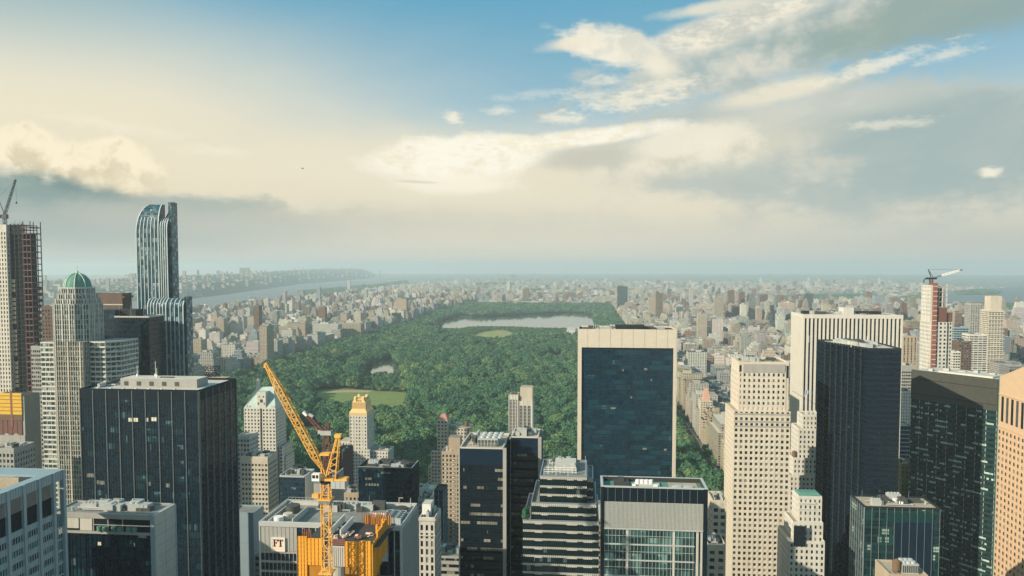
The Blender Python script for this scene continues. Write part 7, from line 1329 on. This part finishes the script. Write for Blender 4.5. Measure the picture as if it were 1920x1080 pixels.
# mirrored rooftop letters, seen from behind
def roofsign():
    Y = 735; r, x0, x1, z, p = grid_tower('sign_topped_hotel', 'tan hotel carrying rooftop letters seen from behind, over the black tower roof', 'hotel', 366, 416, 712, Y, 20, M['tan'], M['roof_tan'], 3, 3.4, 1.5, 1.7, 1, seed=130, kit=0)
    zb, zt = S(390, 708, Y)[1], S(390, 687, Y)[1]
    for txt, f0, f1 in (('ESSEX', .52, 1.0), ('HOUSE', 0.0, .46)):
        cu = bpy.data.curves.new('letters', 'FONT'); cu.body = txt; cu.size = 1; cu.extrude = .03; cu.offset = .012; to = bpy.data.objects.new('letters', cu); COL.objects.link(to); bpy.context.view_layer.update(); me = bpy.data.meshes.new_from_object(to); bpy.data.objects.remove(to)
        co = np.zeros(len(me.vertices) * 3); me.vertices.foreach_get('co', co); co = co.reshape(-1, 3); w = co[:, 0].max(); h = co[:, 1].max(); X0, X1 = S(378, 700, Y)[0], S(407, 700, Y)[0]; n = np.empty_like(co)
        n[:, 0] = X1 - co[:, 0] / w * (X1 - X0); n[:, 1] = Y + 6 + co[:, 2] * 10; n[:, 2] = zb + (zt - zb) * (f0 + co[:, 1] / h * (f1 - f0)); n -= np.array(offset(r)); me.vertices.foreach_set('co', n.ravel()); me.update(); me.materials.clear(); me.materials.append(M['ink']); o = bpy.data.objects.new('sign_letters', me); COL.objects.link(o); o.parent = r
    part(r, 'sign_frame', M['dark_metal'], lambda mb: [mb.bar((S(378 + k * 7, 700, Y)[0], Y + 6.6, z - .3), (S(378 + k * 7, 700, Y)[0], Y + 6.6, zt), .1) for k in range(5)] + [mb.bar((S(378, 700, Y)[0], Y + 6.6, q), (S(407, 700, Y)[0], Y + 6.6, q), .08) for q in (zb, (zb + zt) / 2, zt)])
roofsign()
# ------------------------------------------------------------------ trees: the nearest as things, the rest of the wood as one
pp = np.array([proj(*t) for t in TP]); vis = np.array([0 <= a < 1920 and 500 < b < 1080 and not COVER_HERO[int(min(SHx - 1, b * sf)), int(min(SWx - 1, a * sf))] for a, b in pp])
idx = np.where(vis)[0]; size = scl[idx] / TP[idx, 1]; near = idx[np.argsort(-size)[:300]]; isn = np.zeros(len(TP), bool); isn[near] = True
def trunk_mesh():
    mb = MB(); mb.cyl(0, 0, -1.25, -.2, .07, 7, 0, .045)
    for k in range(4): a = k * 1.57 + .4; mb.bar((0, 0, -.5 + k * .08), (.35 * math.cos(a), .35 * math.sin(a), -.02 + k * .05), .022, 0, 5)
    o = mb.build('trunk', BARK); me = o.data; bpy.data.objects.remove(o); return me
TRK = trunk_mesh()
def tlabel(a, b):
    z = 'before the far lake' if b < 735 else 'around the big oval lawn' if b < 790 else 'below the big oval lawn' if b < 840 else 'at the foot of the park'
    s = 'left of the yellow crane' if a < 600 else 'between the yellow crane and gold-crowned tower' if a < 655 else 'between the gold-crowned and tan stepped towers' if a < 803 else 'between the tan and arched towers' if a < 953 else 'right of the arched tower' if a < 1090 else 'beside the avenue right of the travertine slab'
    return f'broadleaf tree {z}, {s}'
for i in near:
    t = thing('broadleaf_tree', tlabel(*pp[i]), 'tree', (TP[i, 0], TP[i, 1], .1), 'trees in the near part of the park'); s = float(scl[i])
    o = bpy.data.objects.new('crown', NEAR[int(rng.integers(0, 6))]); COL.objects.link(o); o.parent = t; o.location = (0, 0, TP[i, 2]); o.scale = (s, s, s * rng.uniform(.85, 1.1)); o.rotation_euler = (0, 0, rng.uniform(0, 6.28))
    k = bpy.data.objects.new('trunk', TRK); COL.objects.link(k); k.parent = t; k.location = (0, 0, TP[i, 2]); k.scale = (s, s, TP[i, 2] / 1.2)
r_ = ~isn; nr = r_ & (TP[:, 1] < 2300); fr = r_ & (TP[:, 1] >= 2300)
scatter('park_woods', 'dense green canopy filling the middle of the park', 'woods', TP[nr], scl[nr], protoc, 6); scatter('far_park_woods', 'blue-green canopy of the far park around the reservoir', 'woods', TP[fr], scl[fr], protof, 4)
L = []
for g_ in GREENS:
    a = np.array(g_); q = jgrid(a[:, 0].min(), a[:, 0].max(), a[:, 1].min(), a[:, 1].max(), 22); L.append(q[inpoly(q, g_)])
q = np.concatenate(L); s = rng.uniform(9, 17, len(q)); scatter('far_woods', 'dark green woods on the far islands and river banks', 'woods', np.column_stack([q, s * .5]), s, protof, 4)
q = []
for a in AVE[:6] + WAV[:3]:
    for y in np.arange(800, 4800, 13):
        for sgn in (-1, 1):
            if rng.random() < (.95 if a == AVE[0] and sgn < 0 else .45): q.append((a + sgn * 11 + rng.uniform(-1, 1), y + rng.uniform(-3, 3)))
for k in range(48):
    for i in range(6):
        x = AVE[i] + 30
        while x < AVE[i + 1] - 30:
            if rng.random() < .4: q.append((x, 805 + 80.5 * k - 4 + rng.uniform(-1, 1)))
            if rng.random() < .35: q.append((x, 845 + 80.5 * k + rng.uniform(-3, 3)))
            x += rng.uniform(9, 16)
q = np.array(q); s = rng.uniform(3, 5.6, len(q)); s[q[:, 0] < 140] *= np.where(q[q[:, 0] < 140][:, 0] > 120, 1.9, 1.0); scatter('street_trees', 'small street trees lining the side streets and yards', 'street trees', np.column_stack([q, 2.5 + s * .6]), s, protof, 4)
t_ = thing('terrace_shrub', 'bright green shrub spilling over the terraced office tower ledge', 'shrub', (tx, 300.2, tz)); o = bpy.data.objects.new('foliage', NEAR[2]); COL.objects.link(o); o.parent = t_; o.scale = (1.6, 1.3, 3.2); o.location = (0, 0, 2.4); k = bpy.data.objects.new('trunk', TRK); COL.objects.link(k); k.parent = t_; k.scale = (1.6, 1.6, 2.0); k.location = (0, 0, 2.4)
# ------------------------------------------------------------------ traffic on the avenue beside the park
def cars():
    def proto(col):
        body = MB(); body.prism([(-.9, -2.25), (.9, -2.25), (.9, 2.25), (-.9, 2.25)], .35, .95, 0, None, True, [(-.86, -2.15), (.86, -2.15), (.86, 2.15), (-.86, 2.15)])
        cab = MB(); cab.prism([(-.82, -1.3), (.82, -1.3), (.82, 1.0), (-.82, 1.0)], .94, 1.45, 1, 0, False, [(-.66, -.85), (.66, -.85), (.66, .45), (-.66, .45)]); wh = MB(); wh.bar((-.1, 0, 0), (.1, 0, 0), .34, 0, 10)
        o = [body.build('body', col), cab.build('cabin', [col, M['winglass']]), wh.build('wheel', M['ink'])]; m = [k.data for k in o]; [bpy.data.objects.remove(k) for k in o]; return m
    kinds = [('yellow taxi', proto(M['crane'])), ('white car', proto(M['white'])), ('black car', proto(M['black_metal'])), ('grey car', proto(M['grey_metal']))]
    for k in range(44):
        nm, (bo, ca, wh) = kinds[k % 4]; lane = (-6.6, -2.2, 2.2, 6.6)[(k * 7) % 4]; y = 770 + k * 11.5 + rng.uniform(-3, 3)
        t = thing('car', f'{nm} on the tree-lined avenue along the park edge', 'car', (AVE[0] + lane, y, .56), f'{nm}s on the park avenue')
        for n_, me, lo in [('body', bo, (0, 0, 0)), ('cabin', ca, (0, 0, 0))] + [('wheel', wh, (sx * .82, sy * 1.4, .34)) for sx in (-1, 1) for sy in (-1, 1)]: o = bpy.data.objects.new(n_, me); COL.objects.link(o); o.parent = t; o.location = lo
cars()
# ================================================================== air
def haze():
    m = bpy.data.materials.new('haze'); m.use_nodes = True; t = m.node_tree; t.nodes.clear(); o = t.nodes.new('ShaderNodeOutputMaterial'); v = t.nodes.new('ShaderNodeVolumePrincipled'); v.inputs['Color'].default_value = (.78, .91, .96, 1); v.inputs['Density'].default_value = HAZE_D; v.inputs['Anisotropy'].default_value = .2; t.links.new(v.outputs[0], o.inputs['Volume'])
    mb = MB(); mb.box(-27000, 27000, -27000, 27000, -62, 345); h = mb.build('haze', m, None, kind='stuff'); h['label'] = 'pale bluish summer haze hanging over the whole city'; h['category'] = 'haze'
HAZE_D = 8.6e-5
haze()
